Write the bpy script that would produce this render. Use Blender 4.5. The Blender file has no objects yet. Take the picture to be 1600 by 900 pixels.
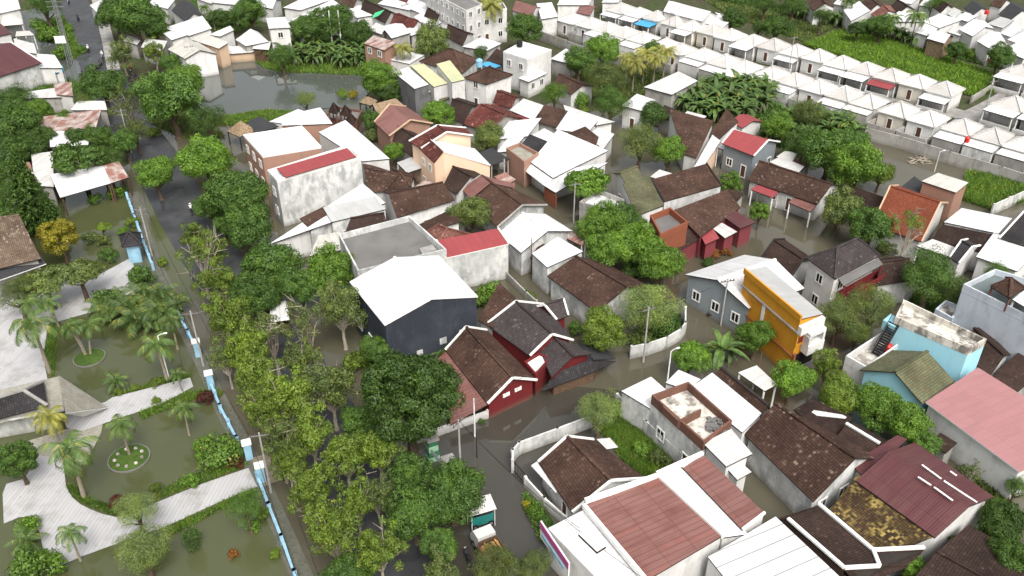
import bpy, math, random
import numpy as np
from mathutils import Vector
R = math.radians
S = bpy.context.scene
C = S.collection
rnd = random.Random(7)
# ------------------------------------------------------------------ camera, sky, sun, exposure
CAM_H, FPX, TILT = 60.0, 1350.0, R(32.6)
cam_d = bpy.data.cameras.new('camera'); cam = bpy.data.objects.new('camera', cam_d); C.objects.link(cam)
cam.location = (0, 0, CAM_H); cam.rotation_euler = (R(90) - TILT, 0, 0)
cam_d.sensor_width = 36; cam_d.lens = FPX / 1600 * 36; cam_d.clip_start = .5; cam_d.clip_end = 9000
S.camera = cam
SUN_EL, SUN_AZ = R(54), R(162)            # azimuth from +Y towards +X: the veiled sun stands behind the camera's right shoulder
W = bpy.data.worlds.new('World'); S.world = W; W.use_nodes = True
wn = W.node_tree.nodes; wl = W.node_tree.links; bg = wn['Background']
sky = wn.new('ShaderNodeTexSky'); sky.sky_type = 'NISHITA'; sky.sun_disc = False
sky.sun_elevation = SUN_EL; sky.sun_rotation = SUN_AZ; sky.air_density = 1.6; sky.dust_density = 10.0; sky.ozone_density = 1
hs_ = wn.new('ShaderNodeHueSaturation'); hs_.inputs['Saturation'].default_value = .35
wl.new(sky.outputs[0], hs_.inputs['Color']); wl.new(hs_.outputs[0], bg.inputs[0]); bg.inputs[1].default_value = .15
sl = bpy.data.lights.new('sun', 'SUN'); sl.energy = 1.2; sl.angle = R(24); sl.color = (1, .97, .92)
sun = bpy.data.objects.new('sun', sl); C.objects.link(sun); sun.location = (20, -60, 120)
sd = Vector((math.sin(SUN_AZ) * math.cos(SUN_EL), math.cos(SUN_AZ) * math.cos(SUN_EL), math.sin(SUN_EL)))
sun.rotation_euler = (-sd).to_track_quat('-Z', 'Y').to_euler()
vs = S.view_settings; vs.view_transform = 'Standard'; vs.look = 'None'; vs.exposure = 0.5; vs.gamma = 1; vs.use_curve_mapping = False
S.cycles.max_bounces = 6; S.cycles.diffuse_bounces = 3; S.cycles.glossy_bounces = 3; S.cycles.transmission_bounces = 2
S.cycles.use_denoising = True; S.cycles.caustics_reflective = False; S.cycles.caustics_refractive = False

def at(px, py, z=0.0):
    """photo pixel (1600 x 900) -> the point of the place at height z"""
    D = FPX * math.sin(TILT) + (py - 450) * math.cos(TILT)
    t = (CAM_H - z) / D
    return Vector((t * (px - 800), t * (FPX * math.cos(TILT) - (py - 450) * math.sin(TILT)), z))
def mpp(py, z=0.0):
    return (CAM_H - z) / (FPX * math.sin(TILT) + (py - 450) * math.cos(TILT))

# ------------------------------------------------------------------ materials
def node(nt, t, **k):
    n = nt.nodes.new(t)
    for a, b in k.items(): setattr(n, a, b)
    return n
def base_mat(name, rough=.7, spec=.3):
    m = bpy.data.materials.new(name); m.use_nodes = True
    nt = m.node_tree; b = nt.nodes['Principled BSDF']
    b.inputs['Roughness'].default_value = rough; b.inputs['Specular IOR Level'].default_value = spec
    return m, nt, b
def mixc(nt, fac, a, b, mode='MIX'):
    n = node(nt, 'ShaderNodeMix', data_type='RGBA', blend_type=mode)
    for sock, v in ((n.inputs[0], fac), (n.inputs[6], a), (n.inputs[7], b)):
        if hasattr(v, 'links'): nt.links.new(v, sock)
        elif isinstance(v, (int, float)): sock.default_value = v
        else: sock.default_value = (*v, 1)
    return n.outputs[2]
def noise(nt, vec, scale, detail=4, rough=.55):
    n = node(nt, 'ShaderNodeTexNoise'); n.inputs['Scale'].default_value = scale
    n.inputs['Detail'].default_value = detail; n.inputs['Roughness'].default_value = rough
    if vec is not None: nt.links.new(vec, n.inputs['Vector'])
    return n.outputs[0]
def ramp(nt, v, lo, hi):
    n = node(nt, 'ShaderNodeMapRange'); n.inputs[1].default_value = lo; n.inputs[2].default_value = hi
    nt.links.new(v, n.inputs[0]); n.clamp = True
    return n.outputs[0]
def pos(nt):
    return node(nt, 'ShaderNodeNewGeometry').outputs['Position']
def uvn(nt):
    return node(nt, 'ShaderNodeTexCoord').outputs['UV']
def scaled(nt, v, s):
    n = node(nt, 'ShaderNodeMapping'); n.inputs['Scale'].default_value = s; nt.links.new(v, n.inputs[0]); return n.outputs[0]
def objvar(nt, col, lo=.85, hi=1.1):
    i = node(nt, 'ShaderNodeObjectInfo'); mr = node(nt, 'ShaderNodeMapRange')
    mr.inputs[3].default_value = lo; mr.inputs[4].default_value = hi; nt.links.new(i.outputs['Random'], mr.inputs[0])
    return mixc(nt, 1.0, col, mr.outputs[0], 'MULTIPLY')
def bump(nt, b, h, strength=.3, dist=.05):
    n = node(nt, 'ShaderNodeBump'); n.inputs['Strength'].default_value = strength; n.inputs['Distance'].default_value = dist
    nt.links.new(h, n.inputs['Height']); nt.links.new(n.outputs[0], b.inputs['Normal'])
def vmul(c, k): return tuple(x * k for x in c)

def tile(name, c1, c2, speck, amt=.35, tw=.23, th=.27, dirt=.5):
    m, nt, b = base_mat(name, .85, .2)
    u = uvn(nt)
    br = node(nt, 'ShaderNodeTexBrick'); br.offset = 0.0
    nt.links.new(u, br.inputs['Vector']); br.inputs['Scale'].default_value = 1
    br.inputs['Brick Width'].default_value = tw; br.inputs['Row Height'].default_value = th
    br.inputs['Mortar Size'].default_value = .025; br.inputs['Mortar Smooth'].default_value = .4
    br.inputs['Color1'].default_value = (*c1, 1); br.inputs['Color2'].default_value = (*c2, 1)
    br.inputs['Mortar'].default_value = (*vmul(c1, .38), 1); br.inputs['Bias'].default_value = -.2
    p = pos(nt)
    big = ramp(nt, noise(nt, p, .35, 4), .35, .7)
    col = mixc(nt, big, br.outputs[0], mixc(nt, 1, br.outputs[0], (dirt, dirt * .97, dirt * .95), 'MULTIPLY'))
    # single paler, lichen-spotted tiles
    wh = node(nt, 'ShaderNodeTexWhiteNoise', noise_dimensions='2D')
    sn = node(nt, 'ShaderNodeVectorMath', operation='SNAP'); sn.inputs[1].default_value = (tw, th, 1); nt.links.new(u, sn.inputs[0]); nt.links.new(sn.outputs[0], wh.inputs['Vector'])
    gate = ramp(nt, noise(nt, p, .55, 3), .42, .72)
    mul = node(nt, 'ShaderNodeMath', operation='MULTIPLY'); nt.links.new(ramp(nt, wh.outputs[0], 1 - amt * .8, 1 - amt * .8 + .12), mul.inputs[0]); nt.links.new(gate, mul.inputs[1])
    col = mixc(nt, mul.outputs[0], col, speck)
    col = objvar(nt, col, .8, 1.15)
    nt.links.new(col, b.inputs['Base Color'])
    bump(nt, b, br.outputs['Fac'], -.5, .05)
    return m
def sheet(name, c, dirt=.25, dcol=(.25, .2, .15), seam=.16, rough=.45, rust=0, w=.95, lap=1):
    m, nt, b = base_mat(name, rough, .4)
    u = uvn(nt); p = pos(nt)
    sx = node(nt, 'ShaderNodeSeparateXYZ'); nt.links.new(u, sx.inputs[0])
    def lines(sock, per, wid):
        d = node(nt, 'ShaderNodeMath', operation='DIVIDE'); d.inputs[1].default_value = per; nt.links.new(sock, d.inputs[0])
        f = node(nt, 'ShaderNodeMath', operation='FRACT'); nt.links.new(d.outputs[0], f.inputs[0])
        l = node(nt, 'ShaderNodeMath', operation='LESS_THAN'); l.inputs[1].default_value = wid / per; nt.links.new(f.outputs[0], l.inputs[0]); return l.outputs[0]
    st = noise(nt, scaled(nt, u, (1.3, .12, 1)), 1.0, 5, .65)      # streaks run down the slope
    bl = noise(nt, p, .5, 4)
    col = mixc(nt, ramp(nt, st, .48, .85), c, mixc(nt, dirt, c, dcol))
    col = mixc(nt, ramp(nt, bl, .5, .85), col, mixc(nt, dirt * .8, c, dcol))
    # sheets differ a little
    wh = node(nt, 'ShaderNodeTexWhiteNoise', noise_dimensions='2D'); sn = node(nt, 'ShaderNodeVectorMath', operation='SNAP')
    sn.inputs[1].default_value = (w, 2.7, 1); nt.links.new(u, sn.inputs[0]); nt.links.new(sn.outputs[0], wh.inputs['Vector'])
    mr = node(nt, 'ShaderNodeMapRange'); mr.inputs[3].default_value = .94; mr.inputs[4].default_value = 1.03; nt.links.new(wh.outputs[0], mr.inputs[0])
    col = mixc(nt, 1, col, mr.outputs[0], 'MULTIPLY')
    if rust:
        rr = ramp(nt, noise(nt, scaled(nt, u, (1, .5, 1)), .9, 6, .7), .62 - rust * .3, .8 - rust * .2)
        col = mixc(nt, rr, col, (.17, .055, .03))
        r2 = ramp(nt, wh.outputs[0], 1 - rust * .6, 1 - rust * .6 + .01)
        col = mixc(nt, mixc(nt, r2, (0, 0, 0), (rust, rust, rust)), col, (.22, .06, .04))
    s1 = mixc(nt, seam, col, vmul(c, .35))
    col = mixc(nt, lines(sx.outputs[0], w, .07 if lap else .11), col, s1)
    if lap: col = mixc(nt, lines(sx.outputs[1], 2.7, .07), col, s1)
    col = objvar(nt, col, .9, 1.03)
    nt.links.new(col, b.inputs['Base Color'])
    wv = node(nt, 'ShaderNodeMath', operation='SINE'); mm = node(nt, 'ShaderNodeMath', operation='MULTIPLY'); mm.inputs[1].default_value = 2 * math.pi / .24
    nt.links.new(sx.outputs[0], mm.inputs[0]); nt.links.new(mm.outputs[0], wv.inputs[0]); bump(nt, b, wv.outputs[0], .25, .02)
    return m
def plaster(name, c, dirt=.5, dcol=(.07, .075, .07), rough=.9, lo=.5, hi=.72):
    m, nt, b = base_mat(name, rough, .2)
    p = pos(nt)
    a = noise(nt, scaled(nt, p, (.75, .75, .4)), 1.0, 6, .68)
    b2 = noise(nt, p, .28, 4, .6)
    col = mixc(nt, ramp(nt, a, lo, hi), c, mixc(nt, dirt, c, dcol))
    col = mixc(nt, ramp(nt, b2, .48, .75), col, mixc(nt, dirt * .7, c, dcol))
    # a tide mark near the water line and soot streaks
    st = noise(nt, scaled(nt, p, (1.6, 1.6, .1)), 1.0, 4, .6); col = mixc(nt, ramp(nt, st, .56, .78), col, mixc(nt, dirt * .6, c, dcol))
    sx = node(nt, 'ShaderNodeSeparateXYZ'); nt.links.new(p, sx.inputs[0])
    g = node(nt, 'ShaderNodeMapRange'); g.inputs[1].default_value = .0; g.inputs[2].default_value = .8; g.inputs[3].default_value = .55; g.inputs[4].default_value = 0; nt.links.new(sx.outputs[2], g.inputs[0])
    col = mixc(nt, g.outputs[0], col, (.12, .11, .085))
    col = objvar(nt, col, .9, 1.05)
    nt.links.new(col, b.inputs['Base Color']); bump(nt, b, a, .15, .03)
    return m
def plain(name, c, rough=.6, spec=.3, var=.25, scale=1.5, metal=0):
    m, nt, b = base_mat(name, rough, spec)
    n = noise(nt, pos(nt), scale, 5)
    col = mixc(nt, ramp(nt, n, .35, .7), c, vmul(c, 1 - var)); nt.links.new(objvar(nt, col, .92, 1.06), b.inputs['Base Color'])
    b.inputs['Metallic'].default_value = metal
    return m
def leafmat(name, c, var=.5, yellow=.0):
    var *= .75
    m, nt, b = base_mat(name, .55, .35)
    g = node(nt, 'ShaderNodeNewGeometry'); i = node(nt, 'ShaderNodeObjectInfo')
    r = g.outputs['Random Per Island']
    dark = vmul(c, 1 - var); lite = (c[0] * 1.3 + .006, c[1] * 1.22, c[2] * 1.15)
    col = mixc(nt, r, dark, lite)
    cl = noise(nt, pos(nt), .45, 3)                                # new growth and old growth in patches
    col = mixc(nt, ramp(nt, cl, .42, .68), col, mixc(nt, 1, col, (1.4, 1.35, .95), 'MULTIPLY'))
    if yellow: col = mixc(nt, ramp(nt, r, 1 - yellow, 1 - yellow + .02), col, (.3, .25, .04))
    col = objvar(nt, col, .8, 1.2)
    nt.links.new(col, b.inputs['Base Color'])
    tr = node(nt, 'ShaderNodeBsdfTranslucent'); nt.links.new(col, tr.inputs[0])
    mx = node(nt, 'ShaderNodeMixShader'); mx.inputs[0].default_value = .22
    out = nt.nodes['Material Output']
    nt.links.new(b.outputs[0], mx.inputs[1]); nt.links.new(tr.outputs[0], mx.inputs[2]); nt.links.new(mx.outputs[0], out.inputs[0])
    return m
def water(name, c1, c2, rough=.025, b_str=.025):
    m, nt, b = base_mat(name, rough, .5)
    b.inputs['IOR'].default_value = 1.62
    p = pos(nt)
    n = ramp(nt, noise(nt, p, .06, 4), .35, .65)
    col = mixc(nt, n, c1, c2)
    sc = ramp(nt, noise(nt, scaled(nt, p, (1, 1, 1)), .9, 6, .7), .66, .74)     # floating scum and leaves
    col = mixc(nt, mixc(nt, sc, (0, 0, 0), (.3, .3, .3)), col, (.09, .1, .05))
    nt.links.new(col, b.inputs['Base Color'])
    bump(nt, b, noise(nt, p, 1.6, 3), b_str, .1)
    return m
def paving(name, c, line, per=.9):
    m, nt, b = base_mat(name, .8, .3)
    u = uvn(nt); p = pos(nt)
    br = node(nt, 'ShaderNodeTexBrick'); br.offset = .5; nt.links.new(u, br.inputs['Vector']); br.inputs['Scale'].default_value = 1
    br.inputs['Brick Width'].default_value = 70; br.inputs['Row Height'].default_value = per * .62; br.inputs['Mortar Size'].default_value = .03; br.inputs['Mortar Smooth'].default_value = .5
    br.inputs['Color1'].default_value = (*c, 1); br.inputs['Color2'].default_value = (*vmul(c, .9), 1); br.inputs['Mortar'].default_value = (*line, 1)
    st = ramp(nt, noise(nt, p, .35, 6, .65), .5, .75)
    col = mixc(nt, mixc(nt, st, (0, 0, 0), (.7, .7, .7)), br.outputs[0], (.16, .16, .13))
    sp = ramp(nt, noise(nt, p, 2.2, 6, .75), .62, .68)
    col = mixc(nt, mixc(nt, sp, (0, 0, 0), (.65, .65, .65)), col, (.08, .075, .05))
    nt.links.new(col, b.inputs['Base Color']); return m
def soil(name, a, c, d, s=.12):
    m, nt, b = base_mat(name, .95, .1)
    p = pos(nt)
    col = mixc(nt, ramp(nt, noise(nt, p, s, 6, .65), .4, .62), a, c)
    col = mixc(nt, ramp(nt, noise(nt, p, s * 9, 5, .7), .5, .72), col, d)
    nt.links.new(col, b.inputs['Base Color']); bump(nt, b, noise(nt, p, 2, 6, .7), .5, .2); return m
def asphalt(name, c):
    m, nt, b = base_mat(name, .4, .5)
    p = pos(nt)
    n = noise(nt, p, .18, 5, .6)
    col = mixc(nt, ramp(nt, n, .35, .7), c, vmul(c, 1.8)); col = mixc(nt, ramp(nt, noise(nt, p, 5, 4, .8), .4, .8), col, vmul(c, 1.4))
    nt.links.new(col, b.inputs['Base Color'])
    rr = node(nt, 'ShaderNodeMapRange'); rr.inputs[1].default_value = .4; rr.inputs[2].default_value = .62; rr.inputs[3].default_value = .2; rr.inputs[4].default_value = .8
    nt.links.new(n, rr.inputs[0]); nt.links.new(rr.outputs[0], b.inputs['Roughness']); return m

M = {}
M['tile_brown'] = tile('brown_clay_tile', (.068, .038, .028), (.11, .062, .046), (.2, .14, .11), .14)
M['tile_dark'] = tile('dark_clay_tile', (.042, .026, .021), (.066, .04, .032), (.14, .1, .08), .1)
M['tile_speck'] = tile('speckled_clay_tile', (.066, .037, .027), (.11, .062, .046), (.28, .2, .16), .17)
M['tile_red'] = tile('red_clay_tile', (.11, .032, .026), (.16, .052, .042), (.3, .17, .14), .2)
M['tile_rust'] = tile('weathered_red_tile', (.18, .075, .06), (.27, .12, .1), (.38, .26, .22), .25)
M['tile_orange'] = tile('orange_clay_tile', (.22, .06, .03), (.3, .09, .05), (.14, .045, .03), .2, dirt=.75)
M['tile_grey'] = tile('grey_concrete_tile', (.055, .046, .048), (.085, .072, .074), (.17, .15, .15), .15, dirt=.75)
M['tile_moss'] = tile('yellow_lichen_tile', (.055, .032, .02), (.13, .09, .03), (.34, .26, .08), .55, .21, .25)
M['tile_green'] = tile('mossy_green_tile', (.12, .13, .075), (.17, .175, .1), (.09, .06, .035), .4)
M['tile_slate'] = tile('slate_tile', (.035, .033, .036), (.055, .05, .055), (.12, .11, .11), .1)
M['tile_white'] = tile('white_concrete_tile', (.62, .61, .595), (.68, .67, .655), (.5, .48, .45), .3, dirt=.85)
M['tile_park'] = tile('faded_park_tile', (.16, .11, .08), (.22, .16, .12), (.3, .26, .2), .3)
M['white'] = sheet('white_metal_sheet', (.63, .64, .655), .4, seam=.4)
M['white_worn'] = sheet('worn_white_sheet', (.55, .55, .54), .55, (.22, .19, .16), .3)
M['grey_sheet'] = sheet('grey_zinc_sheet', (.42, .43, .43), .4)
M['dark_sheet'] = sheet('dark_sheet', (.028, .029, .032), .3, (.07, .07, .07), rough=.8)
M['red_sheet'] = sheet('red_metal_sheet', (.27, .052, .056), .4, (.17, .045, .045), .3)
M['maroon_sheet'] = sheet('maroon_metal_sheet', (.085, .027, .03), .5, (.14, .07, .062), .4)
M['pink_sheet'] = sheet('faded_pink_sheet', (.34, .165, .17), .6, (.24, .14, .13), .15)
M['rust_sheet'] = sheet('rusty_sheet', (.5, .45, .42), .5, (.2, .1, .07), .3, rust=.7)
M['rustred'] = sheet('red_oxide_sheet', (.2, .098, .086), .9, (.1, .03, .02), .6, rust=.22, w=.55)
M['white_rib'] = sheet('white_ribbed_sheet', (.66, .67, .68), .25, seam=.9, w=1.3, lap=0)
M['yellowgreen_sheet'] = sheet('faded_green_sheet', (.5, .5, .3), .6, (.25, .32, .22), .3)
M['blue_sheet'] = sheet('blue_sheet', (.06, .35, .62), .15)
M['asbestos'] = sheet('asbestos_sheet', (.5, .49, .45), .55, (.16, .15, .13), .3)
M['thatch'] = plain('thatch', (.27, .2, .13), .95, .05, .5, 3)
M['w_white'] = plaster('white_plaster', (.66, .66, .65), .45, (.2, .2, .19))
M['w_mould'] = plaster('mouldy_plaster', (.62, .63, .62), .6, (.13, .14, .14), lo=.44, hi=.6)
M['w_pale'] = plaster('pale_yellow_plaster', (.68, .64, .56), .35, (.2, .19, .17))
M['w_grey'] = plaster('grey_render', (.36, .35, .33), .6)
M['w_black'] = plaster('blackened_wall', (.16, .165, .17), .7, (.03, .03, .03))
M['w_navy'] = plaster('navy_wall', (.032, .037, .05), .5, (.1, .11, .13), lo=.58, hi=.8)
M['w_cream'] = plaster('cream_plaster', (.72, .52, .38), .2, (.45, .33, .25))
M['w_yellow'] = plaster('amber_plaster', (.56, .26, .025), .45, (.36, .13, .015))
M['w_orange'] = plaster('orange_plaster', (.24, .08, .045), .45, (.13, .05, .03))
M['w_red'] = plaster('red_plaster', (.15, .019, .021), .45, (.08, .014, .014))
M['w_blue'] = plaster('pale_blue_plaster', (.33, .62, .72), .3, (.3, .4, .42))
M['w_paleblue'] = plaster('weathered_blue_grey_plaster', (.55, .6, .66), .5, (.22, .25, .28))
M['w_brick'] = plaster('raw_brick_wall', (.34, .2, .15), .5, (.2, .15, .12))
M['w_brown'] = plaster('bare_brick_parapet', (.15, .075, .055), .6, (.05, .04, .035))
M['w_green'] = plaster('mint_plaster', (.4, .6, .48), .35, (.2, .28, .22))
M['w_tan'] = plaster('tan_plaster', (.55, .4, .28), .4, (.28, .2, .14))
M['w_pink'] = plaster('rose_plaster', (.22, .05, .06), .5, (.11, .035, .04))
M['w_ggrey'] = plaster('blue_grey_paint', (.22, .25, .27), .3, (.12, .13, .14))
M['w_wood'] = plain('timber_boards', (.14, .09, .06), .9, .1, .5, 4)
M['concrete'] = plain('concrete', (.3, .295, .28), .9, .2, .4, .6)
M['concrete_dark'] = plain('wet_grey_concrete', (.17, .165, .16), .6, .4, .3, .35)
M['concrete_blotch'] = plaster('blotched_concrete', (.62, .59, .53), .85, (.09, .085, .075), lo=.46, hi=.58)
M['deck_green'] = plain('green_grey_deck', (.13, .16, .16), .5, .4, .3, .4)
M['trim_white'] = plain('white_paint', (.8, .8, .78), .6, .3, .15)
M['trim_dark'] = plain('dark_timber', (.035, .028, .025), .8, .2)
M['trim_rust'] = plain('rusted_edge', (.16, .08, .06), .8, .2)
M['glass'] = plain('dark_window_glass', (.012, .014, .016), .12, .6, .1)
M['opening'] = plain('dark_opening_shade', (.02, .017, .015), .85, .1)  # near-black colour stands in for the shade inside openings
M['shutter'] = plain('dark_red_shutter', (.14, .02, .018), .7, .2)
M['brown_door'] = plain('brown_door', (.1, .05, .03), .7, .2)
M['bark'] = plain('bark', (.12, .09, .065), .95, .1, .5, 6)
M['bark_pale'] = plain('pale_bark', (.36, .32, .26), .95, .1, .45, 5)
M['palm_bark'] = plain('palm_bark', (.3, .26, .2), .95, .1, .4, 8)
M['metal'] = plain('galvanised_steel', (.32, .33, .34), .45, .5, .2, 2, .6)
M['pole_grey'] = plain('concrete_pole', (.38, .37, .35), .8, .2)
M['pole_white'] = plain('white_pole', (.7, .71, .7), .6, .3)
M['wire'] = plain('black_cable', (.02, .02, .02), .6, .2)
M['blue_paint'] = plain('light_blue_paint', (.3, .52, .68), .6, .3, .35, 1)
M['green_paint'] = plain('pale_green_paint', (.35, .6, .42), .6, .3, .3, 1)
M['dgreen_paint'] = plain('dark_green_paint', (.05, .2, .1), .6, .3, .3, 1)
M['red_paint'] = plain('red_paint', (.5, .02, .02), .5, .4)
M['tank_orange'] = plain('red_tank_plastic', (.6, .03, .02), .4, .4)
M['tank_blue'] = plain('blue_tank_plastic', (.25, .5, .7), .4, .4)
M['tarp_green'] = plain('green_tarpaulin', (.06, .42, .2), .6, .3)
M['tarp_blue'] = plain('blue_tarpaulin', (.03, .3, .5), .6, .3)
M['black'] = plain('black_rubber', (.015, .015, .016), .7, .3)
M['car_white'] = plain('white_car_paint', (.58, .58, .57), .25, .5, .06)
M['car_dark'] = plain('dark_car_paint', (.03, .035, .04), .2, .5, .06)
M['teal'] = plain('teal_paint', (.02, .2, .18), .4, .4)
M['magenta'] = plain('magenta_banner', (.45, .1, .28), .6, .3)
M['skin'] = plain('skin', (.28, .15, .09), .6, .3, .05)
M['cloth_white'] = plain('white_cloth', (.75, .75, .75), .9, .1)
M['cloth_dark'] = plain('dark_cloth', (.03, .035, .05), .9, .1)
M['logs'] = plain('sawn_timber', (.42, .24, .1), .9, .1, .6, 6)
LF = {
 'dark': leafmat('dark_leaves', (.05, .11, .022)), 'mid': leafmat('mid_leaves', (.065, .14, .028)),
 'bright': leafmat('bright_leaves', (.1, .205, .028), .55), 'yellow': leafmat('yellow_green_leaves', (.115, .19, .028), .55, .02),
 'olive': leafmat('olive_leaves', (.1, .15, .045), .45, .03), 'pale': leafmat('pale_leaves', (.17, .25, .08), .4),
 'gold': leafmat('gold_leaves', (.22, .21, .02), .45), 'palm': leafmat('palm_leaves', (.07, .135, .035), .45, .06),
 'palm_yellow': leafmat('yellow_palm_leaves', (.2, .22, .06), .4, .1), 'banana': leafmat('banana_leaves', (.066, .13, .038), .45, .08),
 'red': leafmat('red_leaves', (.085, .03, .02), .5), 'orange': leafmat('orange_leaves', (.2, .09, .025), .5),
 'rice': leafmat('rice_blades', (.105, .2, .026), .3), 'grass': leafmat('grass_blades', (.085, .17, .028), .45, .05),
 'brownleaf': leafmat('brown_leaves', (.14, .1, .04), .5)}
M['flood'] = water('flood_water', (.074, .068, .047), (.094, .086, .062))
M['parkw'] = water('park_water', (.056, .064, .027), (.074, .082, .036))
M['pond'] = water('pond_water', (.066, .074, .066), (.08, .088, .08))
M['soil'] = soil('ground_soil', (.055, .05, .034), (.04, .062, .02), (.1, .09, .06))
M['grassbase'] = soil('grass_base', (.045, .08, .018), (.07, .12, .025), (.03, .05, .015), .3)
M['asphalt'] = asphalt('wet_asphalt', (.03, .031, .034))
M['lane'] = water('flooded_lane', (.045, .042, .034), (.058, .054, .045), .04, .03)
M['paver'] = paving('white_pavers', (.4, .4, .41), (.27, .27, .27), .6)
M['stone'] = soil('stone_chippings', (.26, .25, .21), (.34, .33, .29), (.09, .085, .065), 1.2)
M['footpath'] = soil('wet_footpath', (.1, .105, .085), (.13, .13, .11), (.06, .07, .045), .35)
M['slabbrown'] = soil('brown_slab', (.2, .17, .13), (.26, .23, .18), (.1, .09, .07), .8)

# ------------------------------------------------------------------ mesh building
class MB:
    def __init__(s): s.v = []; s.f = []; s.uv = []; s.mi = []
    def face(s, pts, mi=0, ud=None, nrm=None):
        i = len(s.v); P = [Vector(p) for p in pts]; s.v += P; s.f.append(list(range(i, i + len(P)))); s.mi.append(mi)
        n = Vector((0, 0, 0))
        for k in range(len(P)): a, b = P[k], P[(k + 1) % len(P)]; n += Vector(((a.y - b.y) * (a.z + b.z), (a.z - b.z) * (a.x + b.x), (a.x - b.x) * (a.y + b.y)))
        n = n.normalized() if n.length > 1e-9 else Vector((0, 0, 1))
        if nrm is not None: n = Vector(nrm)
        u = Vector(ud) if ud is not None else Vector((-n.y, n.x, 0))
        if u.length < .02: u = (P[1] - P[0])
        u = u - n * u.dot(n); u.normalize(); v = n.cross(u)
        s.uv += [(p.dot(u), p.dot(v)) for p in P]
    def slab(s, pts, th=.12, mt=0, me=1, ud=None):
        P = [Vector(p) for p in pts]
        a = sum(P[k].x * P[(k + 1) % len(P)].y - P[(k + 1) % len(P)].x * P[k].y for k in range(len(P)))
        if a < 0: P = P[::-1]
        Q = [p - Vector((0, 0, th)) for p in P]
        if len(P) == 4:                                             # split along one diagonal, so that a slightly warped slope stays closed
            n = (P[2] - P[0]).cross(P[3] - P[1]).normalized(); w = abs((P[3] - P[0]).dot((P[1] - P[0]).cross(P[2] - P[0]).normalized()))
            for t in ((0, 1, 2), (0, 2, 3)) if w > .004 else ((0, 1, 2, 3),): s.face([P[k] for k in t], mt, ud, n); s.face([Q[k] for k in t[::-1]], me, ud)
        else: s.face(P, mt, ud); s.face(Q[::-1], me, ud)
        for k in range(len(P)): j = (k + 1) % len(P); s.face([Q[k], Q[j], P[j], P[k]], me)
    def prism(s, pts, z0, z1, mi=0, top=None):
        P = [Vector((p[0], p[1], 0)) for p in pts]
        a = sum(P[k].x * P[(k + 1) % len(P)].y - P[(k + 1) % len(P)].x * P[k].y for k in range(len(P)))
        if a < 0: P = P[::-1]
        lo = [Vector((p.x, p.y, z0)) for p in P]; hi = [Vector((p.x, p.y, z1)) for p in P]
        s.face(hi, mi if top is None else top); s.face(lo[::-1], mi)
        for k in range(len(P)): j = (k + 1) % len(P); s.face([lo[k], lo[j], hi[j], hi[k]], mi)
    def box(s, c, ux, hx, hy, hz, mi=0):
        ux = Vector(ux).normalized(); uy = Vector((-ux.y, ux.x, 0)).normalized(); c = Vector(c)
        s.prism([c + ux * a * hx + uy * b * hy for a, b in ((-1, -1), (1, -1), (1, 1), (-1, 1))], c.z - hz, c.z + hz, mi)
    def beam(s, a, b, w, h, mi=0):
        """a bar of width w and height h between two points"""
        a = Vector(a); b = Vector(b); d = b - a
        if d.length < 1e-5: return
        n = Vector((-d.y, d.x, 0)); n = n.normalized() if n.length > 1e-6 else Vector((1, 0, 0)); up = d.cross(n).normalized()
        if up.z < 0: up = -up
        o = [n * x * w / 2 + up * y * h / 2 for x, y in ((-1, -1), (1, -1), (1, 1), (-1, 1))]
        A = [a + q for q in o]; B = [b + q for q in o]
        s.face(A[::-1], mi); s.face(B, mi)
        for k in range(4): j = (k + 1) % 4; s.face([A[k], A[j], B[j], B[k]], mi)
    def tube(s, pts, rad, n=7, mi=0, cap=True):
        pts = [Vector(p) for p in pts]; rings = []
        if not hasattr(rad, '__len__'): rad = [rad] * len(pts)
        for k, p in enumerate(pts):
            d = (pts[min(k + 1, len(pts) - 1)] - pts[max(k - 1, 0)]).normalized()
            x = d.cross(Vector((0, 0, 1)) if abs(d.z) < .9 else Vector((1, 0, 0))).normalized(); y = d.cross(x)
            rings.append([p + (x * math.cos(2 * math.pi * q / n) + y * math.sin(2 * math.pi * q / n)) * rad[k] for q in range(n)])
        for k in range(len(rings) - 1):
            for q in range(n): j = (q + 1) % n; s.face([rings[k][j], rings[k][q], rings[k + 1][q], rings[k + 1][j]], mi)
        if cap: s.face(rings[0], mi); s.face(rings[-1][::-1], mi)
    def build(s, name, mats, parent=None, smooth=False, loc=None):
        me = bpy.data.meshes.new(name)
        if loc is None and parent is not None: loc = parent['_o'] if '_o' in parent else (0, 0, 0)
        if loc is None:
            loc = Vector((0, 0, 0))
            if s.v: loc = Vector((sum(p.x for p in s.v) / len(s.v), sum(p.y for p in s.v) / len(s.v), min(p.z for p in s.v)))
        o_ = Vector(loc)
        me.from_pydata([p - o_ for p in s.v], [], s.f)
        uvl = me.uv_layers.new(name='UVMap'); uvl.data.foreach_set('uv', [c for w in s.uv for c in w])
        me.polygons.foreach_set('material_index', s.mi)
        if smooth: me.polygons.foreach_set('use_smooth', [True] * len(s.f))
        for m in (mats if isinstance(mats, (list, tuple)) else [mats]): me.materials.append(M[m] if isinstance(m, str) else m)
        me.update()
        ob = bpy.data.objects.new(name, me); C.objects.link(ob)
        if parent is not None:
            ob.parent = parent; ob['_o'] = list(o_)
        else: ob.location = o_; ob['_o'] = list(o_)
        return ob
def tag(o, label, cat, group=None):
    o['label'] = label; o['category'] = cat
    if group: o['group'] = group
    return o
def thing(name, label, cat, loc, group=None):
    o = bpy.data.objects.new(name, None); C.objects.link(o); o.location = loc; o.empty_display_size = .5
    o['_o'] = list(loc); return tag(o, label, cat, group)
def struct(o, kind='structure'): o['kind'] = kind; return o
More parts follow.
